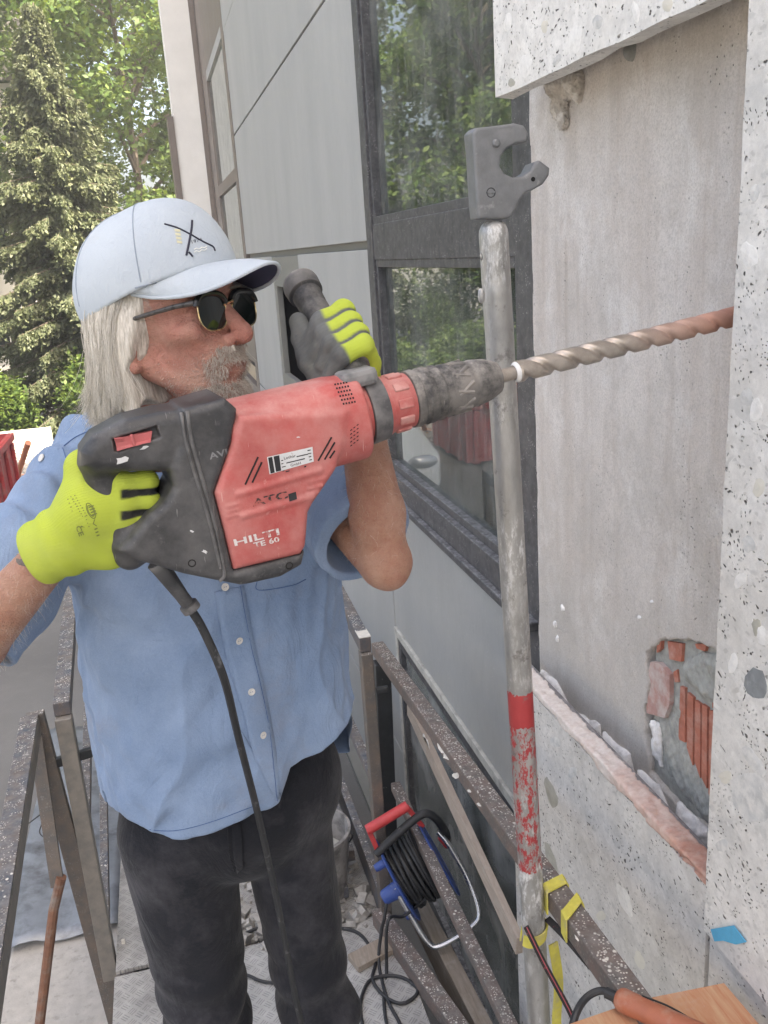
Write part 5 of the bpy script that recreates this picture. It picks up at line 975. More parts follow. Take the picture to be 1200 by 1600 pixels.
def f_body(p):
    m = np.linalg.norm(p-hw((0, 0, -0.02)), axis=1); d = m-0.12; k = m < 0.24
    if k.any(): d = d.copy(); d[k] = f_head(hloc(p[k]))*HS
    d = smin(d, cone(p, hw((-0.030, 0, -0.045)), nb_, 0.054, 0.060), 0.022); d = smin(d, cone(p, hw((0.030, 0.0, -0.095)), nb_+np.array([0.04, -0.02, 0]), 0.028, 0.03), 0.025)
    d = smin(d, ell(p, (0.035, 1.41, 1.80), (0.15, 0.09, 0.16)), 0.03)
    for S, E, W, mu in ((SR, ER, WR, 1), (SL, EL, WL, -1)):
        d = smin(d, cone(p, S, E, 0.050, 0.038), 0.02); d = smin(d, sph(p, E, 0.031), 0.012); d = d+0.0012*wob(p, 60, 91)*np.exp(-(np.linalg.norm(p-E, axis=1)/0.06)**2)
        od = 2*E-S-W; od /= np.linalg.norm(od); d = smin(d, cone(p, E, E+od*0.020, 0.028, 0.019), 0.012); c = E+(W-E)*0.30; d = smin(d, cone(p, E, c, 0.032, 0.0395), 0.012); d = smin(d, cone(p, c, W, 0.0395, 0.0275), 0.012)
    return d
tat = atY(40, 873, 1.062)
def skin_tint(V):
    q = hloc(V); base = np.tile(np.array([0.43, 0.235, 0.160]), (len(V), 1)); hd = np.linalg.norm(q-np.array([0, 0, -0.02]), axis=1) < 0.19
    face = np.array([0.50, 0.245, 0.192]); base[hd] = face
    def blend(c, w): nonlocal base; w = np.clip(w, 0, 1)[:, None]*hd[:, None]; base = base*(1-w)+np.array(c)*w
    for c, r, a in (((0.112, 0, -0.038), 0.022, 0.75), ((0.065, -0.045, -0.035), 0.03, 0.5), ((0.065, 0.045, -0.035), 0.03, 0.5), ((-0.012, -0.08, -0.02), 0.03, 0.5)): blend((0.47, 0.145, 0.115), a*(1-np.linalg.norm(q-np.array(c), axis=1)/r))
    blend((0.38, 0.135, 0.095), 1.2*(-0.08-q[:, 2])/0.06*(q[:, 0] < 0.055))                       # redder and darker down the neck
    bd = np.clip((q[:, 0]-0.030)/0.03, 0, 1)*np.clip((-0.052-q[:, 2])/0.02, 0, 1); blend((0.36, 0.24, 0.19), bd*0.55)
    lip = np.exp(-((q[:, 2]+0.0785)/0.009)**2)*(np.abs(q[:, 1]) < 0.021)*(q[:, 0] > 0.09); blend((0.36, 0.15, 0.12), lip*0.5)
    sc = (q[:, 2] > 0.0)*(q[:, 0] < 0.03)*1.0; blend((0.45, 0.40, 0.34), sc*0.6)
    t = np.linalg.norm(V-tat, axis=1); w = np.clip((0.0125+0.002*wob(V, 300, 77)-t)/0.003, 0, 1)[:, None]; base = base*(1-w*0.75)+np.array([0.10, 0.085, 0.07])*w*0.75   # tattoo on the wrist
    return base
body = solid('body', f_body, (-0.42, 1.02, 1.60), (0.36, 1.56, 2.34), 0.0032, MT['skin'], man, skin_tint)
# ---- shirt
TA = math.radians(12); te = np.array([math.cos(TA), math.sin(TA)]); tf = np.array([-math.sin(TA), math.cos(TA)])
TZ = np.array([1.10, 1.30, 1.40, 1.55, 1.70, 1.82, 1.90, 1.95, 2.00, 2.06]); TX = np.array([0.028, 0.028, 0.028, 0.028, 0.03, 0.033, 0.033, 0.025, 0.01, 0.0]); TY = np.array([1.43, 1.425, 1.42, 1.415, 1.41, 1.41, 1.405, 1.40, 1.385, 1.37])
Ta = np.array([0.235, 0.235, 0.232, 0.222, 0.212, 0.205, 0.185, 0.14, 0.085, 0.07]); Tb = np.array([0.165, 0.170, 0.172, 0.165, 0.148, 0.132, 0.112, 0.09, 0.075, 0.06])
def f_torso(p):
    z = p[:, 2]; x = p[:, 0]-np.interp(z, TZ, TX); y = p[:, 1]-np.interp(z, TZ, TY); a = np.interp(z, TZ, Ta); b = np.interp(z, TZ, Tb)
    u = x*te[0]+y*te[1]; v = x*tf[0]+y*tf[1]; k = (np.abs(u/a)**2.3+np.abs(v/b)**2.3)**(1/2.3); return (k-1)*np.minimum(a, b)*0.95
HEMX = [-0.30, -0.205, -0.165, -0.10, -0.035, 0.03, 0.075, 0.10, 0.16, 0.22, 0.26, 0.32]
def hem_table():
    px = [(140, 1262), (165, 1285), (215, 1306), (270, 1312), (330, 1296), (400, 1272), (437, 1256), (455, 1205), (500, 1165), (545, 1130), (562, 1112)]
    P = []
    for a, b in px:
        y = 1.26 if 200 < a < 470 else 1.32
        P.append(atY(a, b, y))
    P = np.array(P); o = np.argsort(P[:, 0]); return P[o, 0], P[o, 2]
HX, HZ = hem_table()
SLE = SL+(EL-SL)*0.80; SRE = SR+(ER-SR)*0.86
def f_shirt_raw(p):
    d = f_torso(p); z = p[:, 2]
    dr = cone(p, SR, SRE, 0.066, 0.072); dl = cone(p, SL, SLE, 0.068, 0.078)
    # sleeves gather into folds
    tr = (p-SR) @ (SRE-SR)/np.dot(SRE-SR, SRE-SR); tl_ = (p-SL) @ (SLE-SL)/np.dot(SLE-SL, SLE-SL)
    dr = dr+0.0035*np.sin(tr*17+4*wob(p, 9, 21))*np.clip(tr*2, 0.2, 1)+0.003*wob(p, 38, 23); dl = dl+0.0035*np.sin(tl_*16+4*wob(p, 9, 22))+0.003*wob(p, 40, 24)
    d = smin(d, smin(dr, dl, 0.01), 0.035); d = smin(d, cone(p, (-0.02, 1.385, 1.962), SR+np.array([0.01, 0, 0.018]), 0.052, 0.052), 0.03)
    lowz = np.clip((1.75-z)/0.4, 0, 1); sv = p*np.array([1, 1, 0.30])
    tn = np.abs(wob(np.stack([p[:, 0]*0.9+p[:, 2]*0.35, p[:, 1], p[:, 2]*0.45-p[:, 0]*0.3], 1), 26, 37)); d = d-0.0085*np.clip(1-tn*2.4, 0, 1)**2*(0.35+0.65*lowz)+0.0125*lowz*wob(sv, 24, 25)+0.0075*lowz*wob(sv, 50, 26)-0.0042*lowz*np.abs(wob(p*np.array([1, 1, 0.45]), 30, 35))+0.0030*wob(p*np.array([1, 1, 0.6]), 70, 27)-0.0035*np.abs(wob(p*np.array([0.8, 1, 1.0]), 38, 28))*(1.1-lowz)+0.0012*wob(p, 150, 36)
    d = d+0.0028*np.exp(-((z-1.36)/0.06)**2)*wob(p*np.array([1.2, 1, 1.4]), 70, 29)
    sh = np.clip((z-1.86)/0.06, 0, 1)*np.clip((0.06-p[:, 0])/0.05, 0, 1); d = d+0.0045*sh*np.sin((p[:, 0]*0.8+p[:, 1]*0.7)*130+3*wob(p, 14, 30))
    return d
def f_shirt(p):
    d = f_shirt_raw(p)*0.85; z = p[:, 2]
    hem = np.interp(p[:, 0], HX, HZ); hem = np.where(p[:, 1] > 1.43, 1.32, hem)+0.003*wob(p, 45, 31); d = smax(d, hem-z, 0.004)
    for S, E, r in ((SR, SRE, 0.072), (SL, SLE, 0.078)):
        ax = (E-S)/np.linalg.norm(E-S); t = (p-E) @ ax; near = np.linalg.norm(p-E, axis=1) < 0.16
        cut = np.where(near, t-0.004*wob(p, 30, 32), -1); d = smax(d, cut, 0.003)
        cav = np.maximum(cone(p, E-ax*0.10, E+ax*0.05, r-0.026, r-0.0055), -(t+0.085)); d = np.where(near, smax(d, -cav, 0.002), d)
    d = smax(d, -cone(p, nb_+np.array([0, -0.01, -0.03]), hw((-0.02, 0, -0.08)), 0.066, 0.070), 0.004)
    return smax(d, z-2.03, 0.003)
shirt = solid('shirt', f_shirt, (-0.46, 1.02, 1.22), (0.42, 1.62, 2.06), 0.0038, MT['shirt'], man)
# collar
def f_collar(p):
    a = nb_+np.array([0.0, 0.0, -0.005]); b = hw((-0.02, 0, -0.10)); d = cone(p, a, b, 0.078, 0.070); ax = (b-a)/np.linalg.norm(b-a); t = (p-a) @ ax
    s = np.maximum(np.abs(d)-0.0042, np.maximum(-t-0.01, t-0.040+0.3*np.clip(-(p[:, 1]-1.36), 0, 0.05))); gapm = (p[:, 1] < 1.33) & (p[:, 0] > 0.055) & (p[:, 0] < 0.09); return np.where(gapm, 0.02, s)+0.001*wob(p, 60, 33)
solid('collar', f_collar, (-0.14, 1.22, 1.90), (0.16, 1.52, 2.06), 0.0034, MT['shirt'], shirt)
def strip_px(name, L_, R_, f, mat, par, off, n=28):
    l = curvepts(np.array([(a, b, 0) for a, b in L_]), n//(len(L_)-1))[:, :2]; r = curvepts(np.array([(a, b, 0) for a, b in R_]), n//(len(R_)-1))[:, :2]; k = min(len(l), len(r)); m = 4; V = []
    for i in range(k):
        for j in range(m+1): V.append(l[i]*(1-j/m)+r[i]*j/m)
    P, N = march(f, V, off=off); o = obj(name, raw(P, [(i*(m+1)+j, (i+1)*(m+1)+j, (i+1)*(m+1)+j+1, i*(m+1)+j+1) for i in range(k-1) for j in range(m)]), mat, par, True)
    md = o.modifiers.new('thickness', 'SOLIDIFY'); md.thickness = 0.003; md.offset = 0; return o
PLL = [(336, 925), (344, 983), (360, 1050), (380, 1115), (397, 1180), (424, 1238)]; PLR = [(380, 915), (396, 1000), (411, 1065), (425, 1140), (433, 1200), (438, 1250)]
strip_px('button_placket', PLL, PLR, f_shirt, MT['shirt'], shirt, 0.0016, 30)
def seam(P, f, par, r=0.0008, off=0.0004, mat=None, name='seam'):
    q = curvepts(np.array([(a, b, 0) for a, b in P]), 8)[:, :2]; pp, nn = march(f, q, off=off); pp = pp[[np.abs(proj(a)-b).max() < 4 for a, b in zip(pp, q)]]
    if len(pp) > 3: MB().tube(pp, r, 6).build(name, mat or MT['shirt_dark'], par, True)
seam([(a+5, b) for a, b in PLR][::-1] and [(a-6, b) for a, b in PLR], f_shirt, shirt, 0.0006, 0.0034)
seam([(100, 697), (120, 682), (145, 672), (170, 668), (184, 655)], f_shirt, shirt); seam([(98, 700), (108, 730), (118, 760)], f_shirt, shirt, 0.0007)
seam([(158, 1258), (180, 1276), (215, 1292), (270, 1298), (330, 1284), (395, 1260)], f_shirt, shirt, 0.0006)
# breast pocket edge
for P in ([(402, 905), (404, 922), (455, 915), (478, 905)],): seam(P, f_shirt, shirt, 0.0007)
MT['button'] = plain('pearl_button', (0.62, 0.60, 0.56), 0.35)
for a, b in ((351, 917), (372, 1000), (392, 1080), (409, 1148)):
    P, N = march(f_shirt, [(a, b)], off=0.0032); bt = MB().lathe(P[0], N[0], [(-0.0005, 0.0052), (0.0012, 0.0058), (0.0018, 0.0048), (0.0012, 0.0038), (0.0012, 0.0004)], 18).build('button', MT['button'], shirt, True)
    sx = np.cross(N[0], [0, 0, 1]); sx /= np.linalg.norm(sx)
    for u in (-0.0014, 0.0014): MB().lathe(P[0]+N[0]*0.0012+sx*u, N[0], [(0, 0.0007), (0.0003, 0.0007)], 6).build('button_hole', MT['shirt_dark'], bt)
P, N = march(f_shirt, [(66, 716)], off=0.0015); MB().lathe(P[0], N[0], [(0, 0.006), (0.0012, 0.0058)], 16).build('button', MT['button'], shirt, True)
# ---- trousers
def f_pants(p):
    d = ell(p, (0.028, 1.43, 1.30), (0.195, 0.135, 0.17)); kR, kL = np.array([-0.070, 1.40, 0.80]), np.array([0.126, 1.385, 0.80])
    d = smin(d, cone(p, (-0.078, 1.42, 1.25), kR, 0.100, 0.074), 0.012); d = smin(d, cone(p, (0.112, 1.42, 1.22), kL, 0.082, 0.066), 0.012)
    d = smin(d, cone(p, kR, (-0.060, 1.46, 0.42), 0.074, 0.066), 0.012); d = smin(d, cone(p, kL, (0.130, 1.46, 0.42), 0.066, 0.064), 0.012)
    d = smin(d, ell(p, kL+np.array([0.045, -0.01, 0.01]), (0.032, 0.05, 0.075)), 0.02)
    sv = p*np.array([1, 1, 0.5]); k = np.clip((1.05-p[:, 2])/0.3, 0.25, 1)
    d = d+0.006*k*wob(sv, 26, 41)+0.0035*k*wob(p, 60, 42)-0.005*k*np.abs(wob(p*np.array([1, 1, 0.8]), 34, 44)); kn = np.exp(-((p[:, 2]-0.85)/0.13)**2); d = d+0.005*kn*np.sin(p[:, 2]*75+4*wob(p, 10, 43))
    return np.maximum(d*0.85, p[:, 2]-1.48)
pants = solid('trousers', f_pants, (-0.24, 1.22, 0.36), (0.28, 1.62, 1.50), 0.0055, MT['pants'], man)
for P in ([(366, 1290), (368, 1330), (372, 1365)], [(356, 1288), (358, 1330), (366, 1362)], [(185, 1455), (205, 1500), (225, 1560), (240, 1620)]): seam(P, f_pants, pants, 0.0012, 0.0006, MT['pants'])
strip_px('thigh_pocket', [(184, 1452), (200, 1500), (222, 1570)], [(206, 1462), (222, 1500), (240, 1570)], f_pants, MT['pants'], pants, 0.004, 20)
strip_px('fly', [(362, 1285), (364, 1325), (370, 1362)], [(376, 1282), (378, 1322), (380, 1352)], f_pants, MT['pants'], pants, 0.003, 12)
# boots
MT['boot'] = plain('brown_work_boot', (0.05, 0.038, 0.028), 0.7, 0, 0.3, 30, 0.5, dirt=(0.2, 0.19, 0.17), dscale=20)
for cx in (-0.045, 0.125):
    def f_boot(p, cx=cx):
        d = cone(p, (cx, 1.47, 0.46), (cx, 1.475, 0.37), 0.058, 0.054); d = smin(d, cone(p, (cx, 1.49, 0.355), (cx+0.015, 1.30, 0.345), 0.048, 0.042), 0.03); return np.maximum(d, 0.302-p[:, 2])
    solid('boot', f_boot, (cx-0.1, 1.20, 0.28), (cx+0.1, 1.58, 0.52), 0.005, MT['boot'], man)
# folding rule in the thigh pocket
MT['rule'] = plain('yellow_wood_rule', (0.45, 0.30, 0.10), 0.5, 0, 0.2, 30)
P, N = march(f_pants, [(172, 1384), (190, 1446)], off=0.004); rl = empty('folding_rule', P[1], 'yellowish folding rule sticking out of the trouser thigh pocket', 'folding rule')
for k in range(4): MB().bar(P[0]+np.array([0.0, -0.004*k+0.006, 0.0]), P[1]+np.array([0.0, -0.004*k+0.006, 0]), 0.016, 0.003, up=(0, 1, 0), bev=0.001).build('leaf', MT['rule'], rl)
# ---- right glove (on the rear grip)
def Pz(px, py, Y): return atY(px, py, Y)
rk = [Pz(186, 757, 1.062), Pz(191, 784, 1.060), Pz(190, 810, 1.062), Pz(182, 836, 1.066)]; rp = [Pz(229, 752, 1.068), Pz(232, 782, 1.066), Pz(229, 809, 1.067), Pz(219, 834, 1.070)]
rm = [Pz(232, 754, 1.108), Pz(235, 783, 1.106), Pz(231, 810, 1.106), Pz(221, 836, 1.106)]; rt_ = [Pz(205, 760, 1.138), Pz(208, 788, 1.138), Pz(206, 815, 1.136), Pz(200, 838, 1.134)]
RF = (0.0128, 0.0132, 0.0128, 0.0115); wr = Pz(88, 852, 1.090)
def f_fing(p): return [np.minimum(smin(cone(p, rk[i], rp[i], RF[i]*1.08, RF[i]), cone(p, rp[i], rm[i], RF[i], RF[i]*0.95), 0.006), cone(p, rm[i], rt_[i], RF[i]*0.95, RF[i]*0.85)) for i in range(4)]
def f_gr(p):
    w2 = Pz(64, 864, 1.094); web = Pz(132, 732, 1.088); heel = Pz(168, 852, 1.088); cen = Pz(140, 795, 1.076)
    d = cone(p, wr, cen, 0.034, 0.034); d = smin(d, cone(p, wr, w2, 0.034, 0.037), 0.01); d = smin(d, cone(p, cen, web, 0.032, 0.023), 0.02); d = smin(d, cone(p, wr, heel, 0.034, 0.026), 0.02); d = smin(d, cone(p, heel, cen, 0.026, 0.030), 0.02)
    for i in range(4): d = smin(d, cone(p, cen, rk[i], 0.026, RF[i]*1.18), 0.014)
    fs = f_fing(p); g = fs[0]
    for k in fs[1:]: g = smin(g, k, 0.0035)
    d = smin(d, g, 0.008); d = smin(d, cone(p, web, Pz(160, 722, 1.135), 0.021, 0.014), 0.01)
    ax = (w2-wr)/np.linalg.norm(w2-wr); d = smax(d, (p-w2) @ ax-0.008, 0.003); d = smax(d, -np.maximum(cone(p, w2-ax*0.03, w2+ax*0.03, 0.0295, 0.0345), -(p-w2) @ ax-0.02), 0.002)
    t = (p-wr) @ ax; d = d+0.0016*np.sin(t*230+2*wob(p, 20, 51))*np.exp(-((t-0.004)/0.022)**2)+0.0011*wob(p, 70, 52); return d
YEL = np.array([0.47, 0.56, 0.075]); GRY = np.array([0.105, 0.110, 0.112])
def tint_r(V):
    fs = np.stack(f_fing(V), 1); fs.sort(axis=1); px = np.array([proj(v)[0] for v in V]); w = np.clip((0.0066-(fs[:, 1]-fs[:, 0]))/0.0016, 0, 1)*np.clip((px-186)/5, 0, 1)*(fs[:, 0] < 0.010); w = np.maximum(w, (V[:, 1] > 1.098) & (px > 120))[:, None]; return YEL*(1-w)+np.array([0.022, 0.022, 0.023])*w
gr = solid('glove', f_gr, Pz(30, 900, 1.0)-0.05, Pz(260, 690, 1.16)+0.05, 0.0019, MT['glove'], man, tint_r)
gr['label'] = 'bright yellow green glove with printed back'
# printed marks on the back of the glove
letters('glove_print', 'CE', f_gr, (118, 823), (124, 838), 8, MT['ink_g'], gr, 0.0006, True, up=(0.93, -0.36)); letters('glove_print', 'VIII', f_gr, (143, 812), (151, 838), 5, MT['ink_g'], gr, 0.0006, False, up=(0.93, -0.36)); letters('glove_print', '(', f_gr, (124, 822), (127, 827), 6, MT['ink_g'], gr, 0.0006, False, up=(0.93, -0.36))
r_ = np.random.default_rng(8)
for row, (a, b, n) in enumerate((((110, 776), (128, 806), 9), ((116, 774), (134, 805), 9), ((105, 780), (112, 798), 4), ((132, 806), (138, 822), 4))):
    for k in range(n):
        t = k/(n-1); x = a[0]+(b[0]-a[0])*t; y = a[1]+(b[1]-a[1])*t; L2 = 1.2+1.6*r_.random(); patch('glove_print', f_gr, [(x, y), (x+L2, y-L2*0.4), (x+L2+0.5, y+0.9), (x+0.5, y+1.3)], MT['ink_g'], gr, (1, 1), 0.0005)
for rr in (1.0, 0.72):
    q = [(142+9*rr*math.cos(t)*0.55+13*rr*math.sin(t)*0.42, 798+13*rr*math.sin(t)*0.9-9*rr*math.cos(t)*0.25) for t in np.linspace(0, 6.28, 25)]; pp, _ = march(f_gr, q, off=0.0003); MB().tube(pp, 0.0005, 5).build('glove_print', MT['ink_g'], gr)
for k in range(4): patch('glove_print', f_gr, [(138+k*1.6, 792+k*4), (146+k*1.6, 789+k*4), (147+k*1.6, 791+k*4), (139+k*1.6, 794+k*4)], MT['ink_g'], gr, (2, 1), 0.0005)
# ---- left glove (round the side handle)
vd = np.array(CAM)-(h0+hd_*0.1); e1 = vd-hd_*vd.dot(hd_); e1 /= np.linalg.norm(e1); e2 = np.cross(hd_, e1); e2 = e2 if e2.dot(R[:, 0]) > 0 else -e2
def HPt(t, phi, r): a = math.radians(phi); return h0+hd_*(hL*t)+(e2*math.cos(a)+e1*math.sin(a))*r
lk = []; LF = (0.0138, 0.0142, 0.0136, 0.0125)
for i, t in enumerate((0.43, 0.315, 0.205, 0.10)): lk.append([HPt(t+0.05, -48, 0.036), HPt(t+0.03, 30, 0.035), HPt(t-0.02, 92, 0.0305), HPt(t-0.05, 150, 0.029)])
def lf(p):
    o = []
    for i, k in enumerate(lk): o.append(smin(smin(cone(p, k[0], k[1], LF[i]*1.12, LF[i]*1.02), cone(p, k[1], k[2], LF[i]*1.02, LF[i]), 0.006), cone(p, k[2], k[3], LF[i], LF[i]*0.88), 0.005))
    return o
def f_gl(p):
    fs = lf(p); g = fs[0]
    for k in fs[1:]: g = smin(g, k, 0.003)
    pa = [HPt(0.45, -95, 0.037), HPt(0.13, -80, 0.037), HPt(0.10, -150, 0.038), HPt(0.38, -160, 0.036)]
    d = cone(p, pa[0], pa[1], 0.021, 0.022); d = smin(d, cone(p, pa[1], pa[2], 0.022, 0.023), 0.015); d = smin(d, cone(p, pa[0], pa[3], 0.021, 0.019), 0.015); d = smin(d, cone(p, pa[2], pa[3], 0.022, 0.019), 0.015); d = smin(d, g, 0.010)
    th = [HPt(0.06, 198, 0.040), HPt(0.28, 180, 0.037), HPt(0.50, 165, 0.033), HPt(0.62, 155, 0.030)]
    d = smin(d, smin(cone(p, th[0], th[1], 0.0185, 0.0155), smin(cone(p, th[1], th[2], 0.0155, 0.0145), cone(p, th[2], th[3], 0.0145, 0.012), 0.004), 0.006), 0.008)
    wv = WL+np.array([0, 0.004, 0.0]); d = smin(d, cone(p, pa[1]*0.5+pa[2]*0.5, wv, 0.030, 0.031), 0.02); ax = (EL-WL)/np.linalg.norm(EL-WL); d = smin(d, cone(p, wv, wv+ax*0.035, 0.031, 0.035), 0.01)
    return d+0.0013*wob(p, 75, 61)+0.0008*wob(p, 190, 62)-0.0012*np.abs(wob(p, 120, 65))
def tint_l(V):
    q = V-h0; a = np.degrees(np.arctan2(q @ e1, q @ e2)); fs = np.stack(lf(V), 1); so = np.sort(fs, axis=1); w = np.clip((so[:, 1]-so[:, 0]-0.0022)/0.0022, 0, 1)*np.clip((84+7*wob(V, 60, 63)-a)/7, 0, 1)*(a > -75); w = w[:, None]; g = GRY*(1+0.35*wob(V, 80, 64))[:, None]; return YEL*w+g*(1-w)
lo_ = np.minimum(h0, htip)-0.11; hi_ = np.maximum(h0, htip)+0.09; lo_[2] -= 0.06
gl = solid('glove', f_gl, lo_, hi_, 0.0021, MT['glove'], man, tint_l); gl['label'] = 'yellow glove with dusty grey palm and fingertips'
# ---- cap
def f_cap(p):
    q = hloc(p); x, y, z = q[:, 0], q[:, 1], q[:, 2]
    d = ell(q, (-0.017, 0, 0.038), (0.118, 0.095, 0.106)); d = smin(d, ell(q, (0.022, 0, 0.062), (0.078, 0.076, 0.086)), 0.022)
    d = d+0.0022*wob(q, 45, 71)*np.clip(z/0.08, 0.2, 1)+0.002*np.exp(-((x+0.03)/0.006)**2)*0.4
    rim = 0.020+0.26*(x+0.02)-0.0; d = smax(d, rim-z, 0.003); inner = ell(q, (-0.015, 0, 0.030), (0.112, 0.089, 0.101)); return smax(d, -inner, 0.003)*HS
cap = solid('cap', f_cap, HC-np.array([0.16, 0.16, 0.10]), HC+np.array([0.16, 0.16, 0.20]), 0.003, MT['capc'], man)
nu, nv = 28, 12; Vt = []; 
for i in range(nu+1):
    t = -1+2*i/nu; al = t*math.radians(78); bx, by = -0.012+0.116*math.cos(al), 0.088*math.sin(al)
    for j in range(nv+1):
        s_ = j/nv; L2 = 0.074*(1-abs(t)**2.6)**0.8; x = bx+L2*s_; y = by*(1-0.10*s_); z = 0.020+0.26*(bx+0.02)+0.004 - 0.16*L2*s_ - 0.036*(y/0.08)**2*s_*L2/0.074+0.012*s_*(1-s_)*(1-abs(t))
        Vt.append((x, y, z))
Vt = np.array(Vt); Vb = Vt-np.array([0, 0, 0.0035]); K = (nu+1)*(nv+1)
qd0 = [(i*(nv+1)+j, (i+1)*(nv+1)+j, (i+1)*(nv+1)+j+1, i*(nv+1)+j+1) for i in range(4, nu-4) for j in range(nv)]
qd = [(i*(nv+1)+j, (i+1)*(nv+1)+j, (i+1)*(nv+1)+j+1, i*(nv+1)+j+1) for i in range(nu) for j in range(nv)]
top_b = obj('brim', raw([hw(v) for v in Vt], qd), MT['capc'], cap, True); bot_b = obj('brim_lining', raw([hw(v) for v in Vb], [f[::-1] for f in qd0]), MT['cap_under'], cap, True)
edge = [hw((Vt[i*(nv+1)+nv]+Vb[i*(nv+1)+nv])/2) for i in range(nu+1)]; MB().tube(edge, 0.0024, 8).build('brim_edge', MT['capc'], cap, True)
def hseam(Q): pts = [hw(q) for q in Q]; MB().tube(pts, 0.0009, 6).build('seam', MT['cap_seam'], cap, True)
def capproj(q):
    c = np.array([-0.015, 0, 0.03]); v = np.array(q)-c; v /= np.linalg.norm(v); t = 0.2
    h = _BV[f_cap].ray_cast(Vector(hw(c+v*0.3)), Vector(hw(c)-hw(c+v)).normalized()); return hloc(np.array(h[0])[None])[0]+v*0.0003
for az in (-58, 58, -128, 128, 180): hseam([capproj((-0.015+math.cos(math.radians(az))*math.cos(e), math.sin(math.radians(az))*math.cos(e), 0.03+math.sin(e))) for e in np.linspace(-0.02 if abs(az) > 100 else 0.12, 1.5, 18)])
hseam([capproj((math.cos(a), 0.8*math.sin(a), 0.040+0.12*math.cos(a))) for a in np.linspace(-1.2, 1.2, 30)])
MB().lathe(hw(capproj((-0.015, 0, 1))), hu, [(-0.002, 0.006), (0.002, 0.006), (0.0035, 0.003)], 14).build('top_button', MT['capc'], cap, True)
MT['thread'] = plain('dark_thread', (0.035, 0.035, 0.055), 0.9); MT['thread_y'] = plain('pale_yellow_thread', (0.66, 0.64, 0.45), 0.9); MT['thread_w'] = plain('white_thread', (0.72, 0.73, 0.70), 0.9)
for P, r in (([(257, 350), (277, 356), (297, 366), (318, 378), (332, 385), (336, 392)], 0.0011), ([(300, 345), (299, 358), (295, 380), (291, 399)], 0.0014), ([(295, 394), (298, 397), (301, 401)], 0.0013)): seam(P, f_cap, cap, r, 0.0005, MT['thread'], 'embroidery')
for k in range(4): patch('embroidery', f_cap, [(272+k*1.2, 358+k*6), (281+k, 359+k*6), (282+k, 363+k*6), (273+k*1.2, 362+k*6)], MT['thread_y'], cap, (2, 1), 0.0008)
for k in range(2): seam([(303, 390+k*4), (307, 388+k*4), (311, 389.5+k*4), (315, 386.5+k*4), (319, 387.5+k*4), (323, 384.5+k*4)], f_cap, cap, 0.0007, 0.0004, MT['thread_w'], 'embroidery')
letters('embroidery', '1974', f_cap, (300, 381), (316, 376.5), 5.2, MT['thread'], cap, 0.0007, False)
# ---- sunglasses
sg_ = empty('sunglasses', hw((0.09, 0, 0)), 'black browline sunglasses with gold rims worn under the pale cap brim', 'sunglasses')
def lens_pt(sgn, u, v):
    yy = sgn*(0.0335+u); return hw((0.1005-0.10*(abs(yy)-0.010)**1.0*0.35-1.6*(u*u)*0.5, yy, -0.004+v))
for sgn in (-1, 1):
    out = [(0.0268*math.copysign(abs(math.cos(t))**0.75, math.cos(t)), (0.020 if math.sin(t) > 0 else 0.0245)*math.copysign(abs(math.sin(t))**0.8, math.sin(t))) for t in np.linspace(0, 2*math.pi, 40, endpoint=False)]
    V = [lens_pt(sgn, 0, 0)]+[lens_pt(sgn, u*k, v*k) for k in (0.5, 1.0) for u, v in out]; n = 40
    Fc = [(0, 1+i, 1+(i+1) % n) for i in range(n)]+[(1+i, 1+n+i, 1+n+(i+1) % n, 1+(i+1) % n) for i in range(n)]
    ob = obj('lens', raw(V, Fc), MT['lens'], sg_, True)
    MB().tube([lens_pt(sgn, u, v) for u, v in out], 0.0009, 8, closed=True).build('rim', MT['gold'], sg_, True)
    MB().tube([lens_pt(sgn, u*1.06, v+0.002) for u, v in out if v > 0.003], 0.0042, 10).build('brow_bar', MT['blackp'], sg_, True)
    hg = lens_pt(sgn, 0.026, 0.012); MB().tube([hg, hw((0.070, sgn*0.069, 0.007)), hw((0.03, sgn*0.0765, 0.003)), hw((-0.012, sgn*0.083, -0.002)), hw((-0.035, sgn*0.084, -0.018))], 0.003, 10, rs=[0.0036, 0.0032, 0.003, 0.0028, 0.0025]).build('temple', MT['temple'], sg_, True)
MB().tube([lens_pt(-1, -0.0235, 0.006), hw((0.108, 0, 0.006)), lens_pt(1, -0.0235, 0.006)], 0.0014, 8).build('bridge', MT['gold'], sg_, True)
# ---- hair
def strands(name, P0, paths, r, mat, par, k=3):
    V = []; Fq = []; n = paths.shape[1]
    S = len(paths); T = np.gradient(paths, axis=1); T /= np.linalg.norm(T, axis=2)[..., None]+1e-9; A_ = np.cross(T, np.array([0.3, 0.8, 0.5])); A_ /= np.linalg.norm(A_, axis=2)[..., None]+1e-9; B_ = np.cross(T, A_)
    tp = np.linspace(1, 0.35, n)[None, :, None]; ring = [paths+r*tp*(math.cos(2*math.pi*i/k)*A_+math.sin(2*math.pi*i/k)*B_) for i in range(k)]; V = np.stack(ring, 2).reshape(-1, 3)
    s_, j, i = np.meshgrid(np.arange(S), np.arange(n-1), np.arange(k), indexing='ij'); b = (s_*n+j)*k; Q = np.stack([b+i, b+(i+1) % k, b+k+(i+1) % k, b+k+i], -1).reshape(-1, 4)
    return obj(name, rawquads(V, Q), mat, par, True)
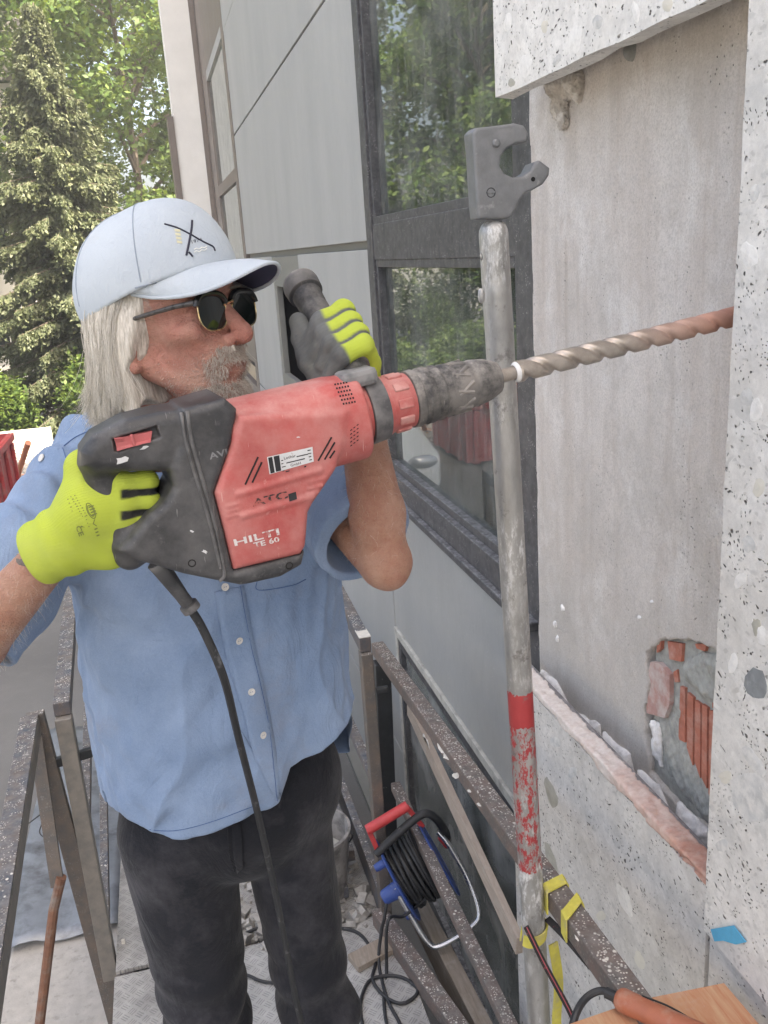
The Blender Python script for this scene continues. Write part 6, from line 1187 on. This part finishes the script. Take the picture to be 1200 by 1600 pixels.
def f_hairmass(p):
    q = hloc(p); x, y, z = q[:, 0]+0.020, q[:, 1], q[:, 2]
    rx = np.interp(z, [-0.17, -0.14, -0.08, 0.0, 0.05], [0.104, 0.103, 0.100, 0.096, 0.09]); ry = np.interp(z, [-0.17, -0.14, -0.08, -0.03, 0.01, 0.05], [0.080, 0.087, 0.0915, 0.0925, 0.088, 0.076])
    d = (np.hypot(x/rx, y/ry)-1)*0.085; xf = np.interp(z, [-0.16, -0.10, -0.065, -0.045, -0.01, 0.02, 0.05], [0.0, -0.012, -0.012, 0.003, 0.014, 0.022, 0.028]); d = smax(d, q[:, 0]-xf-0.003*wob(q*np.array([1, 1, 0.2]), 120, 94), 0.008)
    sv = q*np.array([1, 1, 0.07]); d = d+0.0026*wob(sv, 150, 95)+0.0016*wob(sv, 330, 96); bot = -0.106+0.014*wob(q*np.array([1, 1, 0]), 70, 97)+0.010*np.clip(x/0.1, -1, 1); return np.maximum(np.maximum(d, bot-z), z-0.045)*HS
def hairmass_mat():
    s = NT('hair_mass'); m = s.mapping((1, 1, 0.07)); col = s.ramp(s.noise(330, 4, 0.6, m), [(0.3, (0.36, 0.32, 0.265)), (0.7, (0.74, 0.70, 0.63))]); return s.fin(col, 0.5, 0, s.bump(s.noise(420, 4, 0.6, m), 0.002, 0.8), 0.35)
solid('hair', f_hairmass, HC-np.array([0.17, 0.17, 0.20]), HC+np.array([0.15, 0.15, 0.10]), 0.0032, hairmass_mat(), man)
r_ = np.random.default_rng(21); N_ = 6500; u = np.linspace(0, 1, 11); PA = []
for i in range(N_):
    th = math.radians(r_.uniform(80, 280)) if r_.random() < 0.3 else math.radians(r_.uniform(78, 190)); c, s_ = math.cos(th), -math.sin(th); back = max(0, -c); L2 = r_.uniform(0.112, 0.150)*(0.92+0.1*back)
    z0 = 0.020+0.24*(0.1*c)+0.012+r_.uniform(-0.01, 0.01); lay = r_.normal()*0.0016; fly = r_.random() < 0.06; sw = r_.normal()*(0.004 if not fly else 0.016); cl_ = math.sin(th*17+1.3)*0.004; w1, w2 = r_.normal()*0.0018, r_.uniform(0, 6.28)
    flip = (0.010+0.022*r_.random())*(back*0.9+0.12)
    zz = z0-L2*u; rx = np.interp(zz, [-0.17, -0.14, -0.08, 0.0, 0.05], [0.105, 0.104, 0.101, 0.097, 0.09])+lay+0.0015+flip*u**5+cl_*u; ry = np.interp(zz, [-0.17, -0.14, -0.08, -0.03, 0.01, 0.05], [0.081, 0.088, 0.0925, 0.0935, 0.089, 0.077])+lay+0.0015+flip*u**5*0.6+cl_*u
    x = -0.020+rx*c+sw*u**1.5+w1*np.sin(u*5+w2); y = ry*s_+sw*0.5*u**2+w1*np.cos(u*5+w2)
    if th < 1.75: x = x-0.022*np.sin(np.clip(u*1.3, 0, 1)*1.57)*max(0.25, (100-math.degrees(th))/22)
    PA.append(np.stack([x, y, zz+0.008*u**6*(flip > 0.015)], 1))
PA = np.array(PA); PW = HC+HS*(PA.reshape(-1, 3) @ HM).reshape(PA.shape)
strands('hair_strands', None, PW, 0.00042, MT['hair'], man)
# beard and moustache on the skin
me = body.data; nv_ = len(me.vertices); co = np.empty(nv_*3, np.float32); me.vertices.foreach_get('co', co); co = co.reshape(-1, 3); no = np.empty(nv_*3, np.float32); me.vertices.foreach_get('normal', no); no = no.reshape(-1, 3); q = hloc(co)
chin = (q[:, 0] > 0.050) & (q[:, 2] < -0.096) & (q[:, 2] > -0.145) & (np.abs(q[:, 1]) < 0.045); mous = (q[:, 0] > 0.082) & (q[:, 2] > -0.0695) & (q[:, 2] < -0.050) & (np.abs(q[:, 1]) < 0.030); side = (q[:, 0] > 0.070) & (np.abs(q[:, 1]) > 0.020) & (np.abs(q[:, 1]) < 0.036) & (q[:, 2] < -0.060) & (q[:, 2] > -0.11); stub = (q[:, 0] > 0.015) & (q[:, 2] < -0.055) & (q[:, 2] > -0.13)
PB = []
for mask, dens, L2, drop in ((chin, 7, 0.0075, 0.6), (mous, 8, 0.0062, 1.0), (side, 4, 0.006, 0.9), (stub, 0.7, 0.0024, 0.6)):
    idx = np.where(mask)[0]; n = int(len(idx)*dens); pick = r_.choice(idx, n); j = r_.normal(size=(n, 3))*0.0014; base = co[pick]+j*(1-np.abs(no[pick])*0.8)
    out = no[pick]*0.55+(-hu)*drop*0.7+r_.normal(size=(n, 3))*0.28+hl*(np.sign(q[pick, 1])*0.25)[:, None]; out /= np.linalg.norm(out, axis=1)[:, None]; ln_ = L2*(0.5+r_.random(n))[:, None]
    PB.append(np.stack([base-no[pick]*0.001, base+out*ln_*0.5, base+out*ln_*0.9+(-hu)*ln_*0.25], 1))
strands('beard', None, np.concatenate(PB), 0.00026, MT['beard'], man)
fa = [np.where((np.abs((co-E) @ ((W-E)/np.linalg.norm(W-E))-0.12) < 0.11) & (np.linalg.norm(np.cross(co-E, (W-E)/np.linalg.norm(W-E)), axis=1) < 0.06))[0] for E, W in ((ER, WR), (EL, WL))]
for idx in fa:
    pick = r_.choice(idx, 500); out = no[pick]*0.35+r_.normal(size=(500, 3))*0.5+np.array([0, 0, -0.5]); strands('arm_hair', None, np.stack([co[pick], co[pick]+out*0.006, co[pick]+out*0.010+np.array([0, 0, -0.002])], 1), 0.00012, MT['beard'], man)
MT['tattoo'] = plain('faded_tattoo', (0.12, 0.10, 0.085), 0.6, 0, 0.3, 200)
tq = [(39+15*math.cos(t)*k, 873+13*math.sin(t)*k) for t, k in zip(np.linspace(0, 6.28, 15)[:-1], 0.85+0.25*np.random.default_rng(3).random(14))]; P, N = march(f_body, [(39, 873)]+tq, off=0.0005); obj('tattoo', raw(P, [(0, 1+i, 1+(i+1) % 14) for i in range(14)]), MT['tattoo'], man)
# far eyebrow hint under the brim
bro = np.where((q[:, 0] > 0.06) & (q[:, 2] > 0.012) & (q[:, 2] < 0.024) & (np.abs(q[:, 1]) > 0.012) & (np.abs(q[:, 1]) < 0.05))[0]; pick = r_.choice(bro, 500); out = no[pick]*0.5+hl*(np.sign(q[pick, 1])*0.9)[:, None]+hu*0.2; strands('eyebrows', None, np.stack([co[pick], co[pick]+out*0.005, co[pick]+out*0.009], 1), 0.0004, MT['beard'], man)
# ================================================================ the yard and trees behind
def leaf_mat(name, stops, trans=0.35):
    s = NT(name); rnd = s.n('ShaderNodeNewGeometry').outputs['Random Per Island']; col = s.ramp(rnd, stops); s.t.nodes.remove(s.b)
    d = s.n('ShaderNodeBsdfPrincipled'); d.inputs['Roughness'].default_value = 0.55; d.inputs['Specular IOR Level'].default_value = 0.35; s.l(col, d.inputs['Base Color']); t = s.n('ShaderNodeBsdfTranslucent'); s.l(s.mix(0.35, col, (0.30, 0.36, 0.05)), t.inputs[0])
    m = s.n('ShaderNodeMixShader'); m.inputs[0].default_value = trans; s.l(d.outputs[0], m.inputs[1]); s.l(t.outputs[0], m.inputs[2]); s.l(m.outputs[0], s.out.inputs[0]); return s.m
MT['leaf'] = leaf_mat('maple_leaves', [(0, (0.040, 0.085, 0.018)), (0.5, (0.070, 0.125, 0.028)), (1, (0.115, 0.165, 0.040))]); MT['leaf2'] = leaf_mat('darker_leaves', [(0, (0.030, 0.062, 0.018)), (0.6, (0.050, 0.095, 0.025)), (1, (0.085, 0.13, 0.035))])
MT['needle'] = leaf_mat('spruce_needles', [(0, (0.060, 0.080, 0.042)), (0.5, (0.092, 0.112, 0.060)), (1, (0.13, 0.145, 0.08))], 0.15); MT['shrubl'] = leaf_mat('shrub_leaves', [(0, (0.05, 0.10, 0.02)), (1, (0.13, 0.19, 0.045))])
MT['bark'] = plain('bark', (0.10, 0.08, 0.062), 0.95, 0, 0.3, 30, 1.0)
def leaves(C, size, rg, el=1.0, droop=None):
    n = len(C); a = rg.normal(size=(n, 3)); a[:, 2] *= 0.6
    if droop is not None: a = droop+0.45*rg.normal(size=(n, 3))
    a /= np.linalg.norm(a, axis=1)[:, None]; b = np.cross(a, rg.normal(size=(n, 3))); b /= np.linalg.norm(b, axis=1)[:, None]; s = size*(0.6+0.8*rg.random(n))[:, None]
    V = np.stack([C-a*s*el, C+b*s*0.55, C+a*s*el, C-b*s*0.55], 1).reshape(-1, 3); return V, np.arange(4*n).reshape(-1, 4)
def tree(pos, h, rad, seed, mat, label, n=16000, leaf=0.085, base=0.25, trunk=0.16):
    rg = np.random.default_rng(seed); x, y = pos; t = empty('leafy_tree', (x, y, GZ), label, 'tree', 'leafy trees beyond the yard'); tm = MB(); top = np.array([x+rg.normal()*0.3, y, GZ+h*0.82])
    tp = curvepts([(x, y, GZ-0.1), (x+rg.normal()*0.12, y, GZ+h*0.3), (x+rg.normal()*0.25, y+rg.normal()*0.2, GZ+h*0.58), top], 5); tm.tube(tp, trunk, 9, rs=np.linspace(trunk, trunk*0.15, len(tp))); cl = []
    for k in range(26):
        f = base+(1-base)*((k+0.5)/26)**0.9; az = k*2.399+rg.normal()*0.3; z = GZ+h*f; rr = rad*math.sin(math.pi*min(1, 0.16+0.84*(1-(f-base)/(1-base))))**0.7*(0.75+0.35*rg.random()) if f > base else rad*0.8
        b0 = tp[int(min(len(tp)-1, (f*0.85/0.82)*(len(tp)-1)))]; e = np.array([x+rr*math.cos(az), y+rr*math.sin(az), z+0.35*rr*rg.random()]); md = (b0+e)/2+np.array([0, 0, 0.12*rr]); pp = curvepts([b0, md, e], 5); tm.tube(pp, 0.05, 6, rs=np.linspace(trunk*0.36, 0.012, len(pp)))
        for q in (0.45, 0.65, 0.85, 1.0): cl.append((pp[int(q*(len(pp)-1))], 0.30+0.34*rg.random()+0.08*rad))
    tm.build('trunk', MT['bark'], t, True); C = []; per = n//len(cl)
    for c, r in cl:
        v = rg.normal(size=(per, 3)); v /= np.linalg.norm(v, axis=1)[:, None]; v *= (rg.random(per)**0.45)[:, None]*r*np.array([1.15, 1.15, 0.75]); C.append(c+v)
    V, Q = leaves(np.concatenate(C), leaf, rg); obj('crown', rawquads(V, Q), mat, t)
def conifer(pos, h, rad, seed, label):
    rg = np.random.default_rng(seed); x, y = pos; t = empty('conifer_tree', (x, y, GZ), label, 'tree'); tm = MB(); tm.tube([(x, y, GZ-0.1), (x, y, GZ+h*0.5), (x+0.05, y, GZ+h*0.99)], 0.14, 9, rs=[0.16, 0.09, 0.012]); C = []; D = []
    for k in range(230):
        f = 0.04+0.95*(k/230)**0.95; az = k*2.399+rg.normal()*0.4; L = rad*(1-f)**0.85*(0.75+0.5*rg.random())+0.10; z = GZ+h*f; u = np.linspace(0, 1, 7); d = np.array([math.cos(az), math.sin(az), 0]); P = np.array([x, y, z])+d*L*u[:, None]; P[:, 2] += L*(0.10*u-0.34*u**2+0.10*u**4)
        tm.tube(P, 0.02, 5, rs=np.linspace(0.028*(1-f)+0.008, 0.004, 7)); m = int(200+760*L)
        q = rg.random(m)**0.7; i = np.clip((q*6).astype(int), 0, 5); fr = (q*6-i)[:, None]; c = P[i]*(1-fr)+P[i+1]*fr; sd = np.cross(d, (0, 0, 1.0)); off = rg.normal(size=m)*0.16*(0.35+L*0.5); c = c+sd*off[:, None]*(1.1-q)[:, None]; c[:, 2] -= np.abs(rg.normal(size=m))*0.10+0.25*np.abs(off); C.append(c); D.append(np.tile(d*0.6+np.array([0, 0, -0.55]), (m, 1))+sd*off[:, None]*1.5)
    tm.build('trunk', MT['bark'], t, True); V, Q = leaves(np.concatenate(C), 0.042, rg, 1.3, np.concatenate(D)); obj('crown', rawquads(V, Q), MT['needle'], t)
def shrub(pos, r, h, seed, label, z0=GZ):
    rg = np.random.default_rng(seed); t = empty('garden_shrub', (*pos, z0), label, 'shrub', 'shrubs behind the low wall'); tm = MB(); C = []
    for k in range(9):
        az = k*2.399; e = np.array([pos[0]+r*0.75*math.cos(az)*rg.random(), pos[1]+r*0.75*math.sin(az)*rg.random(), z0+h*(0.5+0.45*rg.random())]); tm.tube([(pos[0], pos[1], z0), ((pos[0]+e[0])/2, (pos[1]+e[1])/2, z0+h*0.4), e], 0.02, 5, rs=[0.025, 0.018, 0.008])
        for q in range(5): c = e*(0.5+0.12*q)+np.array([pos[0], pos[1], z0])*(0.5-0.12*q); v = rg.normal(size=(230, 3)); C.append(c+v*np.array([0.16, 0.16, 0.13])*r*1.2)
    tm.build('stem', MT['bark'], t, True); V, Q = leaves(np.concatenate(C), 0.05, rg); obj('foliage', rawquads(V, Q), MT['shrubl'], t)
conifer((-1.50, 20.0), 8.2, 2.25, 3, 'tall olive green conifer with drooping boughs above the low wall')
for k, (x, y, h, r, mt, nn, lb) in enumerate(((0.2, 24.5, 13.0, 3.2, 'leaf', 30000, 'bright green leafy tree rising behind the white pier'), (-4.6, 27.0, 14.0, 3.6, 'leaf', 26000, 'broad leafy tree rising behind the conifer'), (2.6, 31.0, 15.0, 4.2, 'leaf2', 20000, 'dark leafy tree hidden behind the end of the panelled building'), (-8.6, 24.0, 13.0, 3.6, 'leaf2', 26000, 'dark leafy tree mirrored in the upper window pane'),
        (-6.0, 20.5, 10.0, 2.8, 'leaf', 24000, 'light green leafy tree mirrored in the window beside the pole'), (-13.0, 23.0, 13.0, 3.8, 'leaf', 22000, 'wide leafy tree at the open side of the yard'), (-2.2, 33.0, 16.0, 4.4, 'leaf2', 20000, 'tall dark leafy tree far behind the house corner'), (-11.0, 32.0, 16.0, 4.6, 'leaf2', 20000, 'tall dark leafy tree beyond the end of the house'), (-17.5, 26.0, 14.0, 4.2, 'leaf2', 18000, 'dark leafy tree at the far edge of the yard'))):
    tree((x, y), h, r, 40+k, MT[mt], lb, nn)
for k, (x, y, r, h, lb) in enumerate(((-3.05, 18.75, 0.75, 1.25, 'sunlit yellow green shrub growing over the low grey wall'), (-4.4, 18.9, 0.9, 1.5, 'rounded shrub beside the sunlit one behind the low wall'), (-5.9, 18.4, 0.9, 1.3, 'shrub at the far stretch of the low wall'), (-1.5, 19.0, 0.9, 1.6, 'shrub under the conifer boughs'), (-0.2, 19.3, 1.0, 1.9, 'shrub between the conifer and the white pier'), (-7.6, 18.8, 1.0, 1.6, 'large shrub under the light green tree'), (-5.2, 22.5, 1.7, 3.2, 'tall shrub filling the gap beside the house'), (-7.6, 22.0, 1.8, 3.4, 'tall shrub between the two trees mirrored in the window'), (-9.9, 22.5, 1.8, 3.2, 'tall shrub at the foot of the wide tree'), (-12.4, 21.5, 1.8, 3.0, 'tall shrub at the open end of the hedge'))): shrub((x, y), r, h, 70+k, lb)
# low wall, gravel, barrier post
o = MB().box((-12.0, 18.0, GZ-0.05), (-2.2, 18.2, -0.66), 0.01).build('low_wall', MT['concrete']); props(o, 'low grey concrete wall in front of the shrubs', 'wall')
MT['gravel'] = plain('gravel', (0.40, 0.385, 0.36), 0.95, 0, 0.35, 30, 1.0)
g = MB().add([(-12, 14.2, GZ+0.006), (-1.4, 14.2, GZ+0.006), (-1.4, 17.99, GZ+0.006), (-12, 17.99, GZ+0.006)], [(0, 1, 2, 3)]).build('gravel_bed', MT['gravel']); props(g, kind='structure')
rg = np.random.default_rng(6); n = 5000; c = np.stack([rg.uniform(-6, -1.5, n), rg.uniform(14.3, 17.9, n), GZ+0.02+0.03*rg.random(n)], 1); s_ = 0.02+0.035*rg.random(n)
octa = np.array([(1, 0, 0), (-1, 0, 0), (0, 1, 0), (0, -1, 0), (0, 0, 0.8), (0, 0, -0.8)]); V = (c[:, None]+octa*s_[:, None, None]*(0.7+0.6*rg.random((n, 6, 1)))).reshape(-1, 3); tri = np.array([(0, 2, 4), (2, 1, 4), (1, 3, 4), (3, 0, 4), (2, 0, 5), (1, 2, 5), (3, 1, 5), (0, 3, 5)])
st_ = obj('gravel_stones', rawquads(V, (np.arange(n)[:, None, None]*6+tri).reshape(-1, 3)), MT['gravel']); props(st_, 'loose pale gravel stones in the bed before the low wall', 'gravel', kind='stuff')
MT['orange'] = plain('faded_orange_paint', (0.52, 0.20, 0.11), 0.6, 0, 0.15, 20)
o = MB().tube([atZ(26, 748, GZ), atY(44, 692, 14.6)], 0.045, 12).lathe(atZ(26, 748, GZ), (0, 0, 1), [(0, 0.16), (0.04, 0.15), (0.06, 0.05)], 16).build('barrier_post', MT['orange'], None, True); props(o, 'leaning faded orange post standing in the gravel', 'post')
# red skip container
MT['skip'] = plain('red_skip_paint', (0.38, 0.045, 0.05), 0.55, 0, 0.2, 8, 0.2, dirt=(0.30, 0.2, 0.18), dscale=6)
sk = empty('skip_container', (-3.0, 12.9, GZ), 'red steel skip container standing in the yard beyond the platform', 'container')
X0, X1, Y0, Y1, Zt = -3.9, -2.28, 12.4, 14.1, GZ+0.95
for lo2, hi2 in (((X0, Y0, GZ+0.06), (X0+0.05, Y1, Zt)), ((X1-0.05, Y0, GZ+0.06), (X1, Y1, Zt)), ((X0+0.051, Y0, GZ+0.06), (X1-0.051, Y0+0.05, Zt)), ((X0+0.051, Y1-0.05, GZ+0.06), (X1-0.051, Y1, Zt))): MB().box(lo2, hi2, 0.006).build('side_panel', MT['skip'], sk)
MB().box((X0-0.04, Y0-0.04, Zt-0.10), (X1+0.04, Y0-0.001, Zt), 0.01).build('rim', MT['skip'], sk); MB().box((X1+0.001, Y0, Zt-0.10), (X1+0.04, Y1, Zt), 0.01).build('rim', MT['skip'], sk); MB().box((X0+0.05, Y0+0.05, GZ+0.07), (X1-0.05, Y1-0.05, GZ+0.1)).build('floor', MT['skip'], sk)
for x in np.linspace(X0+0.2, X1-0.15, 4): MB().box((x-0.04, Y0-0.05, GZ+0.06), (x+0.04, Y0-0.002, Zt-0.11), 0.006).build('rib', MT['skip'], sk)
for y in np.linspace(Y0+0.25, Y1-0.25, 3): MB().box((X1+0.002, y-0.04, GZ+0.06), (X1+0.05, y+0.04, Zt-0.11), 0.006).build('rib', MT['skip'], sk)
for x in (X0+0.2, X1-0.2): MB().box((x-0.06, Y0+0.1, GZ), (x+0.06, Y1-0.1, GZ+0.059), 0.004).build('skid', MT['skip'], sk)
# white car, nose towards the platform
MT['carw'] = NT('white_car_paint').fin((0.72, 0.73, 0.74), 0.25, 0, None, 0.5, **{'Coat Weight': 0.6}); MT['carg'] = NT('car_glass').fin((0.01, 0.012, 0.013), 0.05, 0, None, 0.6); MT['tyre'] = plain('tyre', (0.02, 0.02, 0.02), 0.9); MT['rimm'] = plain('wheel_rim', (0.4, 0.4, 0.41), 0.35, 0.7); MT['lamp'] = NT('headlight').fin((0.5, 0.52, 0.55), 0.08, 0.3, None, 0.8)
car = empty('parked_car', (-0.50, 12.1, GZ), 'white hatchback parked nose on to the platform, seen mirrored in the window', 'car'); cx, cy = -0.50, 10.3
prof = [(0.0, 0.30), (0.02, 0.55), (0.12, 0.70), (0.95, 0.88), (1.05, 0.90), (1.65, 1.34), (1.9, 1.41), (2.8, 1.40), (3.3, 1.22), (3.55, 0.95), (3.65, 0.85), (3.68, 0.45), (3.60, 0.28)]
pp = [(-b, a) for a, b in prof]; PF = [(a, b) for a, b in prof]
def f_car(p):
    y = p[:, 1]-cy; z = p[:, 2]-GZ; x = np.abs(p[:, 0]-cx); w = 0.80-0.22*np.clip((z-0.85)/0.55, 0, 1)-0.14*np.clip((0.35-y)/0.35, 0, 1)**2
    d = extr(poly2(y, z, PF), p[:, 0]-cx, w, 0.07)
    for wy in (0.72, 2.95): d = smax(d, -np.maximum(np.hypot(y-wy, z-0.30)-0.345, 0.58-x), 0.02)
    return d
solid('body', f_car, (cx-0.9, cy-0.1, GZ+0.2), (cx+0.9, cy+3.8, GZ+1.5), 0.03, MT['carw'], car)
def quad3(name, P, mat, par): obj(name, raw(P, [tuple(range(len(P)))]), mat, par)
for nm, zz in (('windscreen', [(1.12, 0.945, 0.60), (1.60, 1.315, 0.47)]),): quad3(nm, [(cx-zz[0][2], cy+zz[0][0]-0.01, GZ+zz[0][1]+0.01), (cx+zz[0][2], cy+zz[0][0]-0.01, GZ+zz[0][1]+0.01), (cx+zz[1][2], cy+zz[1][0]-0.02, GZ+zz[1][1]+0.015), (cx-zz[1][2], cy+zz[1][0]-0.02, GZ+zz[1][1]+0.015)], MT['carg'], car)
for sg in (-1, 1):
    for a, b in ((1.45, 2.2), (2.28, 3.1)): quad3('side_window', [(cx+sg*0.785, cy+a-0.1*(a < 2), GZ+0.92), (cx+sg*0.785, cy+b, GZ+0.92), (cx+sg*0.64, cy+b-0.1*(b > 3), GZ+1.28), (cx+sg*0.64, cy+a+0.3*(a < 2), GZ+1.28)], MT['carg'], car)
    c = np.array([cx+sg*0.52, cy+0.085, GZ+0.66]); solid('headlight', lambda p: ell(p, c, (0.19, 0.09, 0.085)), c-0.22, c+0.22, 0.02, MT['lamp'], car)
    for wy in (0.72, 2.95):
        wc = np.array([cx+sg*0.68, cy+wy, GZ+0.30]); tw = MB().lathe(wc-np.array([0.09*sg, 0, 0]), (sg, 0, 0), [(0, 0.24), (0.01, 0.29), (0.05, 0.30), (0.13, 0.30), (0.17, 0.285), (0.18, 0.21)], 28).build('wheel', MT['tyre'], car, True); MB().lathe(wc-np.array([0.0, 0, 0]), (sg, 0, 0), [(0.07, 0.2), (0.085, 0.19), (0.08, 0.06), (0.09, 0.05)], 20).build('rim', MT['rimm'], tw, True)
MB().box((cx-0.45, cy-0.006, GZ+0.36), (cx+0.45, cy+0.02, GZ+0.50), 0.02).build('grille', MT['tyre'], car)
# house beyond the trees
hs = empty('white_house', (-3.6, 34, GZ), 'white rendered house with dark windows half hidden behind the trees', 'house'); MB().box((-5.0, 30.0, GZ-0.1), (-2.5, 40.0, 7.5)).build('wall', MT['white'], hs)
MT['roof'] = plain('grey_roof', (0.18, 0.17, 0.16), 0.8); MB().prism([(-5.4, 29.6, 7.5), (-2.0, 29.6, 7.5), (-2.0, 35, 10.5), (-5.4, 35, 10.5)], (0, 0, 0.15)).prism([(-5.4, 35.01, 10.5), (-2.0, 35.01, 10.5), (-2.0, 40.4, 7.5), (-5.4, 40.4, 7.5)], (0, 0, 0.15)).build('roof', MT['roof'], hs)
for iz, z in enumerate((-0.1, 2.7, 5.2)):
    for x in (-4.35, -3.1):
        w = MB().box((x-0.5, 29.95, z-0.06), (x+0.5, 29.995, z+1.36), 0.01).build('window', MT['white'], hs); MB().box((x-0.43, 29.93, z), (x-0.02, 29.945, z+1.3)).build('pane', MT['carg'], w); MB().box((x+0.02, 29.93, z), (x+0.43, 29.945, z+1.3)).build('pane', MT['carg'], w); MB().box((x-0.58, 29.86, z-0.12), (x+0.58, 29.949, z-0.061)).build('sill', MT['white'], w)

# dusty summer air between the platform and the trees
hz = MB().box((-24, -6, GZ-1.0), (6.5, 44.5, 17.0)).build('haze', None)
hm = bpy.data.materials.new('dusty_air'); hm.use_nodes = True; hn = hm.node_tree; hn.nodes.clear(); vo = hn.nodes.new('ShaderNodeVolumePrincipled'); vo.inputs['Color'].default_value = (0.86, 0.88, 0.9, 1); vo.inputs['Density'].default_value = 0.0045; vo.inputs['Anisotropy'].default_value = 0.3
ho = hn.nodes.new('ShaderNodeOutputMaterial'); hn.links.new(vo.outputs[0], ho.inputs['Volume']); hz.data.materials.clear(); hz.data.materials.append(hm); props(hz, 'thin dusty air over the yard', 'haze', kind='stuff')
